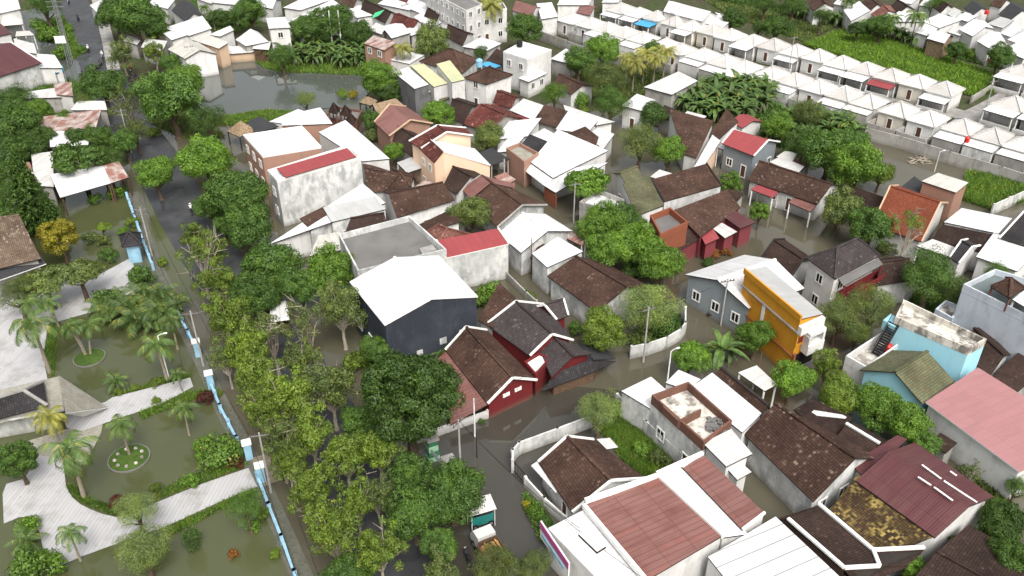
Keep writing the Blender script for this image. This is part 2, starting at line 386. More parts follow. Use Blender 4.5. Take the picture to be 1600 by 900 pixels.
def clone(src, loc, rz=0, scale=None, label=None, group=None):
    c = src.copy(); C.objects.link(c); c.location = loc; c.rotation_euler = (0, 0, rz)
    if scale is not None: c.scale = scale
    if label: c['label'] = label
    if group: c['group'] = group
    for ch in src.children:
        d = ch.copy(); C.objects.link(d); d.parent = c
        for g in ch.children:
            e = g.copy(); C.objects.link(e); e.parent = d
    return c
def sheet_poly(name, px, z, mat, kind='structure', ud=None):
    mb = MB(); P = [at(x, y, z) for x, y in px]
    a = sum(P[k].x * P[(k + 1) % len(P)].y - P[(k + 1) % len(P)].x * P[k].y for k in range(len(P)))
    if a < 0: P = P[::-1]
    mb.face(P, 0, ud); o = mb.build(name, mat, loc=(0, 0, 0)); return struct(o, kind)

# ------------------------------------------------------------------ houses
def lerp(a, b, t): return a + (b - a) * t
def window(par, P, Q, f, z, w, h, kind='window', pane='glass', frame='trim_white'):
    """window or door on the wall from P to Q (outside to the right of P->Q), at fraction f, sill height z"""
    d = (Q - P); d.z = 0; L = d.length; d.normalize(); n = Vector((d.y, -d.x, 0))
    c = P + d * (f * L) + n * .03; mb = MB(); mb.box((c.x, c.y, z + h / 2), d, w / 2, .03, h / 2, 0)
    o = mb.build(kind, pane, par); o['_o'] = par['_o']
    fb = MB(); q = c + n * .04; t = .07
    for a in (-1, 1): fb.box((q.x + d.x * a * w / 2, q.y + d.y * a * w / 2, z + h / 2), d, t, .05, h / 2 + t)
    for zz in (z, z + h): fb.box((q.x, q.y, zz), d, w / 2 - t, .05, t)
    if kind == 'window' and w > .8: fb.box((q.x, q.y, z + h / 2), d, t * .6, .045, h / 2 - t)
    fb.build(kind + '_frame', frame, o)
def openings(par, P, Q, zb, floors, spec, pane='glass'):
    L = (Q - P).length
    for fl in range(floors):
        z = zb + fl * 3.0
        n = max(1, int(L / 2.6))
        for k in range(n):
            f = (k + .5) / n
            if spec == 'd' and fl == 0 and k == n // 2: window(par, P, Q, f, max(z, .02), .95, 2.05, 'door', 'brown_door')
            else: window(par, P, Q, f, z + 1.0, 1.1, 1.25, 'window', pane)
def shell(par, q, ze, roofkind, rise, wallm, ov, base, win, floors, nm='wall', pane='glass'):
    A, B, Cc, D = q
    u1 = (B - A).normalized(); v1 = (D - A).normalized(); u2 = (Cc - D).normalized(); v2 = (Cc - B).normalized()
    a = A + (u1 + v1) * ov; b = B + (-u1 + v2) * ov; c = Cc + (-u2 - v2) * ov; d = D + (u2 - v1) * ov
    P = [a, b, c, d]
    def V(p, z): return Vector((p.x, p.y, z))
    zt = [ze - .1] * 4; mb = MB()
    half = max(.5, (D - A).length / 2); e = .1
    if roofkind == 'gable':
        zt = [ze - e + rise * ov / half] * 4; zap = ze + rise - e
    elif roofkind == 'shed':
        s = rise / max(.5, (D - A).length); zt = [ze - e + s * ov] * 2 + [ze + rise - e - s * ov] * 2
    elif roofkind == 'flat': zt = [ze] * 4
    area = sum(P[k].x * P[(k + 1) % 4].y - P[(k + 1) % 4].x * P[k].y for k in range(4)); flip = area < 0
    def add(pts): mb.face(pts[::-1] if flip else pts)
    for k in range(4):
        j = (k + 1) % 4; pts = [V(P[k], base), V(P[j], base), V(P[j], zt[j])]
        if roofkind == 'gable' and k in (1, 3): m = (P[k] + P[j]) / 2; pts.append(V(m, zap))
        pts.append(V(P[k], zt[k])); add(pts)
    if roofkind != 'flat': add([V(P[k], min(zt) - .05) for k in range(4)])
    ob = mb.build(nm, wallm, par)
    names = 'ABCD'
    for ch in (win or ''):
        if ch in '0123':
            k = int(ch); j = (k + 1) % 4; p, qq = P[k], P[j]
            if flip: p, qq = qq, p
            openings(par, p, qq, base if base > 1 else .25, floors, 'd' if k == 0 else 'w', pane)
    return P, zt, ob
TILES = {'tile_brown', 'tile_dark', 'tile_speck', 'tile_red', 'tile_orange', 'tile_grey', 'tile_moss', 'tile_green', 'tile_slate', 'tile_park', 'tile_white', 'tile_rust'}
def roof(par, q, ze, kind, rise, mat, edge='trim_dark', rc=None, tr=None, nm='roof', parapet=.6, pmat=None, hipin=None, th=.14):
    A, B, Cc, D = [Vector((p.x, p.y, ze)) for p in q]; up = Vector((0, 0, rise)); mb = MB(); ridges = []; u = B - A
    jit = lambda p: p + Vector((0, 0, rnd.uniform(-.05, .05)))
    if kind == 'gable':
        R1 = jit((A + D) / 2 + up); R2 = jit((B + Cc) / 2 + up)
        mb.slab([A, B, R2, R1], th, ud=u); mb.slab([Cc, D, R1, R2], th, ud=u); ridges = [(R1, R2)]; rakes = [(A, R1), (D, R1), (B, R2), (Cc, R2)]
    elif kind in ('hip', 'pyr'):
        M1 = (A + D) / 2; M2 = (B + Cc) / 2; L = (M2 - M1).length; w = (D - A).length / 2
        i = L / 2 - .01 if kind == 'pyr' else min(hipin if hipin is not None else w, L / 2 - .01); dr = (M2 - M1).normalized()
        R1 = M1 + dr * i + up; R2 = M2 - dr * i + up
        mb.slab([A, B, R2, R1], th, ud=u); mb.slab([Cc, D, R1, R2], th, ud=u); mb.slab([B, Cc, R2], th, ud=Cc - B); mb.slab([D, A, R1], th, ud=A - D)
        ridges = [(R1, R2), (A, R1), (D, R1), (B, R2), (Cc, R2)]; rakes = []
    elif kind == 'shed':
        mb.slab([A, B, Cc + up, D + up], th, ud=u); rakes = [(A, D + up), (B, Cc + up)]
    elif kind == 'flat':
        mb.slab([A, B, Cc, D], .2, ud=u); rakes = []
    if kind == 'flat' and edge == 'trim_dark' and pmat: edge = pmat
    ob = mb.build(nm, [mat, edge], par)
    if kind != 'flat' and (rc or (rc is None and mat in TILES)) and ridges:
        rb = MB()
        for a, b in ridges:
            if (a - b).length > .3: rb.beam(a + Vector((0, 0, .06)), b + Vector((0, 0, .06)), .3, .16)
        rb.build('ridge_cap', rc if isinstance(rc, str) else mat, ob)
    if tr and rakes:
        for a, b in rakes: rb = MB(); rb.beam(a + Vector((0, 0, .06)), b + Vector((0, 0, .06)), .2, .22); rb.build('barge_board', tr, ob)
    if kind == 'flat' and parapet:
        pb = MB(); P = [A, B, Cc, D]; cen = (A + B + Cc + D) / 4
        for k in range(4):
            j = (k + 1) % 4; d = (P[j] - P[k]).normalized(); i_ = (cen - (P[k] + P[j]) / 2); n = Vector((-d.y, d.x, 0)); n = n if n.dot(i_) > 0 else -n
            a = P[k] + n * .1 + d * (.2 if k % 2 else 0); b = P[j] + n * .1 - d * (.2 if k % 2 else 0)
            pb.beam(a + Vector((0, 0, parapet / 2)), b + Vector((0, 0, parapet / 2)), .2, parapet)
        pb.build('parapet', pmat or 'w_white', par)
    return ob
def quad_at(pts, ze):
    q = [at(x, y, ze) for x, y in pts]
    if len(q) == 3: q.append(q[0] + q[2] - q[1])
    return q
def hs(label, pts, ze, kind, rise, rm, wm='w_white', ov=.35, base=-.3, win='', fl=1, name='house', cat=None, par=None, group=None, edge='trim_dark', rc=None, tr=None, parapet=.6, pmat=None, hipin=None, pane='glass', posts=False, q=None):
    q = q or quad_at(pts, ze)
    part = par is not None
    if not part:
        c = sum(q, Vector()) / 4; par = thing(name, label, cat or name.replace('_', ' '), (c.x, c.y, 0), group)
    if posts:
        for p in q:
            pb = MB(); c = sum(q, Vector()) / 4; pp = p + (Vector((c.x, c.y, p.z)) - p) * .08; pb.beam((pp.x, pp.y, base), (pp.x, pp.y, ze - .05), .18, .18); pb.build('post', wm, par)
    elif wm: shell(par, q, ze, kind, rise, wm, ov, base, win, fl, 'annex_wall' if part else 'wall', pane)
    roof(par, q, ze, kind, rise, rm, edge, rc, tr, 'annex_roof' if part else 'roof', parapet, pmat or wm, hipin)
    return par
def gb(label, A, B, R1, R2, ze, zr, rm, wm='w_white', far=None, **k):
    a, b = at(*A, ze), at(*B, ze); r1, r2 = at(*R1, zr), at(*R2, zr)
    if far: d, c = at(*far[0], ze), at(*far[1], ze)
    else: d = 2 * Vector((r1.x, r1.y, ze)) - a; c = 2 * Vector((r2.x, r2.y, ze)) - b
    d.z = c.z = ze
    return hs(label, None, ze, 'gable', zr - ze, rm, wm, q=[a, b, c, d], **k)
def facet(par, pts3, mat, edge='trim_dark', nm='annex_roof', th=.12, ud=None):
    """one free roof plane, corners as (px, py, z)"""
    mb = MB(); mb.slab([at(x, y, z) for x, y, z in pts3], th, ud=ud); return mb.build(nm, [mat, edge], par)
def wallrun(label, px, h, mat='w_mould', th=.18, base=-.3, name='boundary_wall', cat='wall', cap=None, group=None, zref=0):
    P = [at(x, y, zref) for x, y in px]; o = thing(name, label, cat, (P[0].x, P[0].y, 0), group); mb = MB()
    for a, b in zip(P, P[1:]):
        d = (b - a).normalized() * th * .5; z = (base + h) / 2; mb.beam((a.x - d.x, a.y - d.y, z), (b.x + d.x, b.y + d.y, z), th, h - base)
    mb.build('wall_panel', mat, o)
    if cap:
        cb = MB()
        for a, b in zip(P, P[1:]): cb.beam((a.x, a.y, h + .05), (b.x, b.y, h + .05), th + .12, .1)
        cb.build('coping', cap, o)
    pb = MB()
    for a, b in zip(P, P[1:]):
        n = max(1, int((b - a).length / 3.2))
        for k in range(n + 1): c = lerp(a, b, k / n); pb.box((c.x, c.y, (base + h + .12) / 2), (b - a), .13, .13, (h + .12 - base) / 2)
    pb.build('pier', mat, o)
    return o

def gwall(par, tops, mat, base=-.3, nm='annex_wall'):
    """upright walls below a run of roof points (px, py, z)"""
    mb = MB(); P = [at(*t) for t in tops]
    for a, b in zip(P, P[1:]):
        for f in (0, 1):
            q = [Vector((a.x, a.y, base)), Vector((b.x, b.y, base)), b - Vector((0, 0, .08)), a - Vector((0, 0, .08))]
            n = Vector((b.y - a.y, a.x - b.x, 0)).normalized() * .06 * (1 - f * 2); q = [v + n for v in q]; mb.face(q if f == 0 else q[::-1])
    return mb.build(nm, mat, par)
# ------------------------------------------------------------------ plants
def npmesh(name, V, F4, smooth=False):
    me = bpy.data.meshes.new(name); n = len(F4)
    me.vertices.add(len(V)); me.vertices.foreach_set('co', np.asarray(V, np.float32).ravel())
    me.loops.add(n * 4); me.loops.foreach_set('vertex_index', np.asarray(F4, np.int32).ravel())
    me.polygons.add(n); me.polygons.foreach_set('loop_start', np.arange(0, n * 4, 4, dtype=np.int32))
    try: me.polygons.foreach_set('loop_total', np.full(n, 4, np.int32))
    except Exception: pass
    me.update(calc_edges=True); me.validate(); return me
def unit(v): return v / np.maximum(1e-9, np.linalg.norm(v, axis=-1, keepdims=True))
def leaves_mesh(name, Pc, Nc, L, rng, wf=.55, droop=.25):
    n = len(Pc); t = unit(np.cross(Nc, rng.normal(size=(n, 3)))); t[:, 2] -= droop; t = unit(t); s = unit(np.cross(t, Nc)); nn = np.cross(s, t)
    L = L[:, None]; a = Pc - t * L * .5; b = Pc + t * L * .5 - nn * L * .12; l = Pc + s * L * wf * .5 + nn * L * .04; r = Pc - s * L * wf * .5 + nn * L * .04
    V = np.stack([a, r, b, l], 1).reshape(-1, 3); F = np.arange(n * 4).reshape(n, 4); return npmesh(name, V, F)
def crown_data(seed, nc, nl, leaf, rc=(.2, .34), ez=.8, fill=.35, low=-.7, zc=1.25, lob=.22):
    rng = np.random.default_rng(seed); cs = []
    lobes = unit(rng.normal(size=(5, 3)))
    while len(cs) < nc:
        d = unit(rng.normal(size=3))
        if d[2] < low: continue
        q = 1 - lob + lob * 1.6 * max(0, (lobes @ d).max()) ** 3 * rng.uniform(.7, 1.1)
        rad = q * (rng.uniform(.78, .95) if rng.random() > fill else rng.uniform(.25, .75))
        cs.append((d * rad * (1 - .22), rng.uniform(*rc)))
    Pc = []; Nc = []
    for c, r in cs:
        n = int(nl * (r / np.mean(rc)) ** 2); d = unit(rng.normal(size=(n, 3)) + np.array([0, 0, .45]) + c * .5)
        rr = r * rng.uniform(.72, 1.05, (n, 1)) * (1 + .15 * np.sin(d[:, :1] * 7 + seed))
        Pc.append(c + d * rr); Nc.append(unit(d + rng.normal(size=(n, 3)) * .27))
    Pc = np.concatenate(Pc); Nc = np.concatenate(Nc); Pc[:, 2] = Pc[:, 2] * ez + zc
    L = leaf * rng.uniform(.7, 1.35, len(Pc)); return Pc, Nc, L, cs, rng
def trunk_mesh(name, cs, rng, r0=.085, fork=.5, nlimb=9, zc=1.25, ez=.8, bare=0, twig=True):
    mb = MB(); top = Vector((rng.uniform(-.05, .05), rng.uniform(-.05, .05), fork))
    mb.tube([(0, 0, -.02), (0, 0, .08), tuple(top * .6 + Vector((.02, 0, 0))), tuple(top)], [r0 * 1.5, r0 * 1.05, r0 * .9, r0 * .8], 7)
    for k in range(min(nlimb, len(cs))):
        c, r = cs[k]; e = Vector((c[0], c[1], c[2] * ez + zc)); 
        if bare: e = e + (e - Vector((0, 0, zc))) * .25
        m1 = top.lerp(e, .4) + Vector((rng.uniform(-.1, .1), rng.uniform(-.1, .1), rng.uniform(0, .1))); m2 = top.lerp(e, .75) + Vector((rng.uniform(-.06, .06), rng.uniform(-.06, .06), rng.uniform(0, .06)))
        mb.tube([top, m1, m2, e], [r0 * .55, r0 * .36, r0 * .22, r0 * .06], 5)
        if twig:
            for q in range(6 if bare else 1):
                d = Vector(tuple(rng.normal(size=3))).normalized() * rng.uniform(.2, .5); d.z = abs(d.z) * .8; m2 = m1.lerp(e, rng.uniform(.2, 1.0)); mb.tube([m2, m2 + d * .6, m2 + d], [r0 * .2, r0 * .12, r0 * .04], 4)
    o = mb.build(name, 'bark', loc=(0, 0, 0)); me = o.data; bpy.data.objects.remove(o); return me
PROTO = {}
def mk(kind, n, nc, nl, leaf, bark='bark', wf=.55, nlimb=9, bare=0, r0=.085, fork=.5, **k):
    L = []
    for i in range(n):
        Pc, Nc, Ls, cs, rng = crown_data(hash((len(PROTO), i)) % 9999 + 11 * i, nc, nl, leaf, **k)
        me = leaves_mesh(kind + '_crown', Pc, Nc, Ls, rng, wf); me.materials.append(LF['mid'])
        tm = trunk_mesh(kind + '_trunk', cs, rng, r0, fork, nlimb, k.get('zc', 1.25), k.get('ez', .8), bare); L.append((me, tm, bark))
    PROTO[kind] = L
mk('mango', 5, 130, 185, .056, rc=(.14, .29), lob=.38, ez=.85, fill=.4)
mk('mangobig', 1, 190, 240, .042, rc=(.11, .22), lob=.3)
mk('airy', 6, 84, 100, .058, 'bark_pale', rc=(.09, .21), fill=.6, low=-.75, ez=1.1, nlimb=20, lob=.55, r0=.055)
mk('sparse', 3, 34, 70, .056, 'bark_pale', rc=(.11, .2), fill=.5, low=-.3, ez=1.0, nlimb=9, bare=1, r0=.06, fork=.45)
mk('fine', 3, 90, 190, .042, 'bark', wf=.32, rc=(.17, .3), ez=.85, lob=.35)
mk('round', 2, 90, 100, .07, rc=(.14, .22), ez=.95, low=-.75, lob=.05)
mk('bush', 3, 34, 60, .13, rc=(.26, .42), ez=.75, low=-.5, zc=.55, r0=.05, fork=.3, nlimb=5, lob=.3)
mk('column', 2, 60, 45, .12, rc=(.25, .4), ez=2.0, low=-.95, zc=1.6, fork=.6, lob=.1)
mk('flat', 2, 80, 85, .09, rc=(.2, .3), ez=.42, low=-.4, zc=.95, fork=.6, lob=.35)
CZ = {'bush': .55, 'column': 1.6, 'flat': .95}
def frond(V, F, base, az, el, L, w, droop, rng, n=13):
    """one feather frond: a drooping rib with pairs of narrow leaflets"""
    ca, sa = math.cos(az), math.sin(az); p = np.array(base, float); e = el; pts = [p.copy()]; dirs = []
    for k in range(n):
        d = np.array([ca * math.cos(e), sa * math.cos(e), math.sin(e)]); dirs.append(d); p = p + d * L / n; pts.append(p.copy()); e -= droop / n * (1 + k / n)
    side = np.array([-sa, ca, 0.])
    for k in range(n):
        a, b = pts[k], pts[k + 1]; i = len(V); ww = .03 * L / 3
        V += [a - side * ww, a + side * ww, b + side * ww * .7, b - side * ww * .7]; F.append([i, i + 1, i + 2, i + 3])
        if k < 1: continue
        prof = math.sin(math.pi * min(1, (k + .6) / (n + .2)) ** .7) ** .6
        for sg in (-1, 1):
            for sub in (0, .5):
                o = a + (b - a) * sub; l = w * prof * rng.uniform(.85, 1.1); dd = side * sg * .8 + dirs[k] * .55 + np.array([0, 0, -.28 - .25 * rng.random()]); dd /= np.linalg.norm(dd)
                tip = o + dd * l; h = dirs[k] * (L / n) * .23; i = len(V)
                V += [o - h, o + h, tip + h * .3 + [0, 0, -.12 * l], tip - h * .3 + [0, 0, -.12 * l]]; F.append([i, i + 1, i + 2, i + 3])
def palm_proto(kind, n, H, nf, L, w, rt, droop=1.5, elr=(-.25, 1.1), stems=1, spread=0.0, curve=.06):
    out = []
    for q in range(n):
        rng = np.random.default_rng(900 + 31 * q + len(kind)); V = []; F = []; tb = MB()
        for s in range(stems):
            a0 = rng.uniform(0, 6.28); bx, by = spread * .35 * rng.uniform(.2, 1) * math.cos(a0), spread * .35 * rng.uniform(.2, 1) * math.sin(a0)
            h = H * rng.uniform(.8, 1.05) if stems > 1 else H; tx, ty = bx + spread * math.cos(a0) * .6 + rng.uniform(-curve, curve) * H, by + spread * math.sin(a0) * .6 + rng.uniform(-curve, curve) * H
            tb.tube([(bx, by, -.1), (bx + (tx - bx) * .25, by + (ty - by) * .25, h * .35), (bx + (tx - bx) * .6, by + (ty - by) * .6, h * .7), (tx, ty, h)], [rt * 1.5, rt, rt * .9, rt * .75], 7)
            for k in range(nf):
                az = 2 * math.pi * (k * .382 + rng.uniform(-.03, .03)); el = elr[0] + (elr[1] - elr[0]) * ((k + .5) / nf)
                frond(V, F, (tx, ty, h), az, el, L * rng.uniform(.85, 1.1), w, droop * rng.uniform(.8, 1.2), rng)
        me = npmesh(kind + '_crown', np.array(V), F); me.materials.append(LF['palm'])
        o = tb.build('t', 'palm_bark', loc=(0, 0, 0)); tm = o.data; bpy.data.objects.remove(o); out.append((me, tm, 'palm_bark'))
    PROTO[kind] = out
palm_proto('coconut', 3, 7.2, 22, 3.9, 1.0, .16)
palm_proto('royal', 3, 4.6, 12, 2.6, .7, .12, droop=1.7)
palm_proto('triple', 1, 4.2, 10, 2.2, .6, .11, stems=3, spread=1.6, droop=1.7)
palm_proto('areca', 2, 1.6, 9, 2.6, .62, .06, stems=9, spread=2.2, droop=1.4, elr=(.15, 1.35))
palm_proto('youngpalm', 2, 1.1, 11, 2.3, .6, .14, droop=1.2, elr=(.1, 1.2))
def banana_proto(n):
    out = []
    for q in range(n):
        rng = np.random.default_rng(70 + q); V = []; F = []; tb = MB(); H = 1.5
        tb.tube([(0, 0, -.1), (.02, 0, .8), (.05, .02, H)], [.16, .13, .09], 7)
        for k in range(14):
            az = 2.4 * k + rng.uniform(-.3, .3); e = rng.uniform(.3, 1.4); L = rng.uniform(1.7, 2.5); w = rng.uniform(.2, .3); p = np.array([.05, .02, H - .1]); n_ = 8; dr = rng.uniform(1.3, 2.2)
            side = np.array([-math.sin(az), math.cos(az), 0]); prev = None
            for j in range(n_ + 1):
                ww = w * (.12 if j == 0 else math.sin(math.pi * (.12 + .88 * j / n_) ** .8) ** .7 + .02); c = p.copy(); up = np.array([0, 0, .25 * ww])
                cur = (c, c + side * ww + up, c - side * ww + up)
                if prev is not None:
                    g = .12 * rng.random() if rng.random() < .35 else 0
                    for a, b in ((1, 0), (0, 2)):
                        i = len(V); V += [prev[a] * 1, prev[b] * 1, cur[b] * (1 - g) + prev[b] * g, cur[a] * (1 - g) + prev[a] * g]; F.append([i, i + 1, i + 2, i + 3])
                prev = cur; d = np.array([math.cos(az) * math.cos(e), math.sin(az) * math.cos(e), math.sin(e)]); p = p + d * L / n_; e -= dr / n_
        me = npmesh('banana_crown', np.array(V), F); me.materials.append(LF['banana'])
        o = tb.build('t', 'palm_bark', loc=(0, 0, 0)); tm = o.data; bpy.data.objects.remove(o); out.append((me, tm, 'palm_bark'))
    PROTO['banana'] = out
banana_proto(4)
def conifer_proto():
    out = []
    for q in range(2):
        rng = np.random.default_rng(40 + q); Pc = []; Nc = []; tb = MB(); H = 1.0
        tb.tube([(0, 0, -.02), (0, 0, .5), (0, 0, 1.0)], [.03, .018, .004], 6)
        for lev in np.linspace(.08, .97, 22):
            rad = .3 * (1 - lev) ** .8 + .015; nb = 9
            for k in range(nb):
                az = 6.28 * k / nb + lev * 9 + rng.uniform(-.2, .2); rr = rad * rng.uniform(.75, 1.15); bz = lev
                for j in np.linspace(.15, 1, 12):
                    p = np.array([math.cos(az) * rr * j, math.sin(az) * rr * j, bz - .06 * j * j + .03 * j]); m = 5
                    Pc.append(p + rng.normal(size=(m, 3)) * [.012, .012, .008]); Nc.append(unit(rng.normal(size=(m, 3)) * .7 + [0, 0, 1]))
        Pc = np.concatenate(Pc); Nc = np.concatenate(Nc); me = leaves_mesh('conifer_crown', Pc, Nc, .045 * rng.uniform(.6, 1.3, len(Pc)), rng, .3); me.materials.append(LF['dark'])
        o = tb.build('t', 'bark', loc=(0, 0, 0)); tm = o.data; bpy.data.objects.remove(o); out.append((me, tm, 'bark'))
    PROTO['conifer'] = out
conifer_proto()
_ti = [0]
def plant_at(kind, loc, scale, zs, leaf, label, name, cat, group=None, rz=None, dz=0):
    _ti[0] += 1; pr = PROTO[kind]; me, tm, bark = pr[_ti[0] % len(pr)]
    o = thing(name, label, cat, loc, group); o.scale = (scale, scale, scale); o.rotation_euler = (0, 0, rnd.uniform(0, 6.28) if rz is None else rz)
    c = bpy.data.objects.new('crown', me); C.objects.link(c); c.parent = o; c.location = (0, 0, dz)
    c.material_slots[0].link = 'OBJECT'; c.material_slots[0].material = LF[leaf]
    t = bpy.data.objects.new('trunk', tm); C.objects.link(t); t.parent = o; t.scale = (1, 1, zs)
    t.material_slots[0].link = 'OBJECT'; t.material_slots[0].material = M[bark]
    return o
def T(kind, px, py, rpx, leaf, label, zc=None, name='tree', cat='tree', group=None, base=0.0):
    """a broad-leaved tree or shrub: crown centre and crown radius as seen, zc = height of the crown's centre"""
    k = CZ.get(kind, 1.25)
    if zc is None:
        r = rpx * mpp(py, 3); zc = {'bush': .55 * r, 'column': 1.6 * r, 'flat': .95 * r + 1.0}.get(kind, 1.05 * r + 1.2)
    p = at(px, py, zc); r = rpx * mpp(py, zc) * {'mango': 1.22, 'airy': 1.28, 'sparse': 1.2, 'fine': 1.2, 'mangobig': 1.08}.get(kind, 1.12)
    return plant_at(kind, (p.x, p.y, base), r, max(.3, (zc - base) / r / k), leaf, label, name, cat, group, None, (zc - base) / r - k)
def P_(kind, px, py, s, leaf, label, name='palm_tree', cat='palm', group=None, base=0.0):
    """palm, banana or conifer by the foot of its trunk, s = scale"""
    p = at(px, py, base); return plant_at(kind, (p.x, p.y, base), s, 1, leaf, label, name, cat, group)
def inpoly(x, y, P):
    c = False; j = len(P) - 1
    for i in range(len(P)):
        if (P[i][1] > y) != (P[j][1] > y) and x < (P[j][0] - P[i][0]) * (y - P[i][1]) / (P[j][1] - P[i][1] + 1e-12) + P[i][0]: c = not c
        j = i
    return c
def blades(name, px, n, h, w, leaf, z=0.0, seed=1, up=1.6):
    """ground cover: n blades over the ground inside the outline"""
    rng = np.random.default_rng(seed); P = [at(x, y, z) for x, y in px]; xs = [p.x for p in P]; ys = [p.y for p in P]; pts = []
    PP = [(p.x, p.y) for p in P]
    while len(pts) < n:
        x = rng.uniform(min(xs), max(xs)); y = rng.uniform(min(ys), max(ys))
        if inpoly(x, y, PP): pts.append((x, y))
    B = np.array([(x, y, z) for x, y in pts]); hh = h * rng.uniform(.55, 1.25, (n, 1)) * (1 + .12 * np.sin(B[:, :1] * .8 + B[:, 1:2] * .5)); d = unit(rng.normal(size=(n, 3)) * [1, 1, .1] + [0, 0, up]); s = unit(np.cross(d, rng.normal(size=(n, 3)))) * w
    V = np.stack([B - s, B + s, B + d * hh + s * .4, B + d * hh - s * .4], 1).reshape(-1, 3)
    me = npmesh(name, V, np.arange(n * 4).reshape(n, 4)); me.materials.append(LF[leaf]); o = bpy.data.objects.new(name, me); C.objects.link(o); o['kind'] = 'stuff'; return o

# ------------------------------------------------------------------ small things
def pole(px, py, h, label, arms=1, m='pole_grey', r=.12, name='utility_pole', cat='pole', dirv=None, lamp=False, group=None, lean=(0, 0)):
    p = at(px, py); o = thing(name, label, cat, (p.x, p.y, 0), group); top = Vector((p.x + lean[0], p.y + lean[1], h)); mb = MB(); mb.tube([(p.x, p.y, -.4), p.lerp(top, .5), top], [r, r * .85, r * .65], 8); mb.build('post', m, o, True)
    d = Vector(dirv or (1, .3, 0)).normalized()
    for k in range(arms):
        c = top - Vector((0, 0, .35 + .7 * k)); ab = MB(); ab.beam(c - d * .9, c + d * .9, .1, .1)
        ab.build('crossarm', 'metal', o)
        ib = MB()
        for f in (-.8, -.35, .35, .8): ib.tube([c + d * f + Vector((0, 0, .05)), c + d * f + Vector((0, 0, .25))], .05, 6)
        ib.build('insulator', 'trim_rust', o)
    if lamp:
        e = top + d * .8 + Vector((0, 0, .2)); ab = MB(); ab.tube([top, top + d * .35 + Vector((0, 0, .17)), e], .04, 6); ab.build('lamp_arm', m, o)
        lb = MB(); lb.box(e, d, .2, .08, .05); lb.build('lamp_head', 'trim_white', o)
    return top
def wire(a, b, sag, label, r=.022, group='cables strung between the poles'):
    a = Vector(a); b = Vector(b); mb = MB(); n = 14
    mb.tube([a.lerp(b, k / n) - Vector((0, 0, sag * 4 * (k / n) * (1 - k / n))) for k in range(n + 1)], r, 4)
    o = mb.build('power_cable', 'wire'); tag(o, label, 'cable', group); return o
def wheel(par, c, ax, r, w, name='wheel'):
    c = Vector(c); ax = Vector(ax).normalized(); mb = MB(); mb.tube([c - ax * w / 2, c + ax * w / 2], r, 14); o = mb.build(name, 'black', par)
    rb = MB(); rb.tube([c - ax * (w / 2 + .01), c + ax * (w / 2 + .01)], r * .55, 10); rb.build('rim', 'metal', o); return o
def person_mesh():
    J = {'pel': (0, 0, .0), 'sp': (0, .03, .25), 'ch': (0, .08, .48), 'nk': (0, .1, .6), 'hd': (0, .13, .72), 'ht': (0, .12, .83),
         'ls': (-.18, .1, .52), 'le': (-.28, .28, .32), 'lw': (-.26, .48, .36), 'lh': (-.25, .56, .37), 'rs': (.18, .1, .52), 're': (.28, .28, .32), 'rw': (.26, .48, .36), 'rh': (.25, .56, .37),
         'lp': (-.1, .02, -.02), 'lk': (-.16, .42, -.04), 'la': (-.15, .34, -.44), 'lt': (-.15, .5, -.48), 'rp': (.1, .02, -.02), 'rk': (.16, .42, -.04), 'ra': (.15, .34, -.44), 'rt': (.15, .5, -.48)}
    rad = dict(pel=.15, sp=.14, ch=.16, nk=.06, hd=.11, ht=.08, ls=.07, le=.05, lw=.04, lh=.045, rs=.07, re=.05, rw=.04, rh=.045, lp=.1, lk=.07, la=.045, lt=.045, rp=.1, rk=.07, ra=.045, rt=.045)
    E = [('pel', 'sp'), ('sp', 'ch'), ('ch', 'nk'), ('nk', 'hd'), ('hd', 'ht'), ('ch', 'ls'), ('ls', 'le'), ('le', 'lw'), ('lw', 'lh'), ('ch', 'rs'), ('rs', 're'), ('re', 'rw'), ('rw', 'rh'), ('pel', 'lp'), ('lp', 'lk'), ('lk', 'la'), ('la', 'lt'), ('pel', 'rp'), ('rp', 'rk'), ('rk', 'ra'), ('ra', 'rt')]
    ks = list(J); me = bpy.data.meshes.new('person'); me.from_pydata([J[k] for k in ks], [(ks.index(a), ks.index(b)) for a, b in E], [])
    o = bpy.data.objects.new('tmp', me); C.objects.link(o); o.modifiers.new('s', 'SKIN'); o.modifiers.new('d', 'SUBSURF').levels = 1
    sv = me.skin_vertices[0].data
    for i, k in enumerate(ks): sv[i].radius = (rad[k], rad[k]); sv[i].use_root = k == 'pel'
    dg = bpy.context.evaluated_depsgraph_get(); dg.update(); e = o.evaluated_get(dg); m2 = bpy.data.meshes.new_from_object(e); bpy.data.objects.remove(o)
    for m in ('cloth_white', 'cloth_dark', 'skin'): m2.materials.append(M[m])
    for p in m2.polygons: z = p.center.z; y = p.center.y; p.material_index = 2 if z > .57 or (y > .42 and z > .2) else (1 if z < .06 else 0)
    m2.polygons.foreach_set('use_smooth', [True] * len(m2.polygons)); return m2
PM = person_mesh()
PM2 = PM.copy(); PM2.materials[0] = M['cloth_dark']; PM3 = PM.copy(); PM3.materials[0] = M['red_paint']
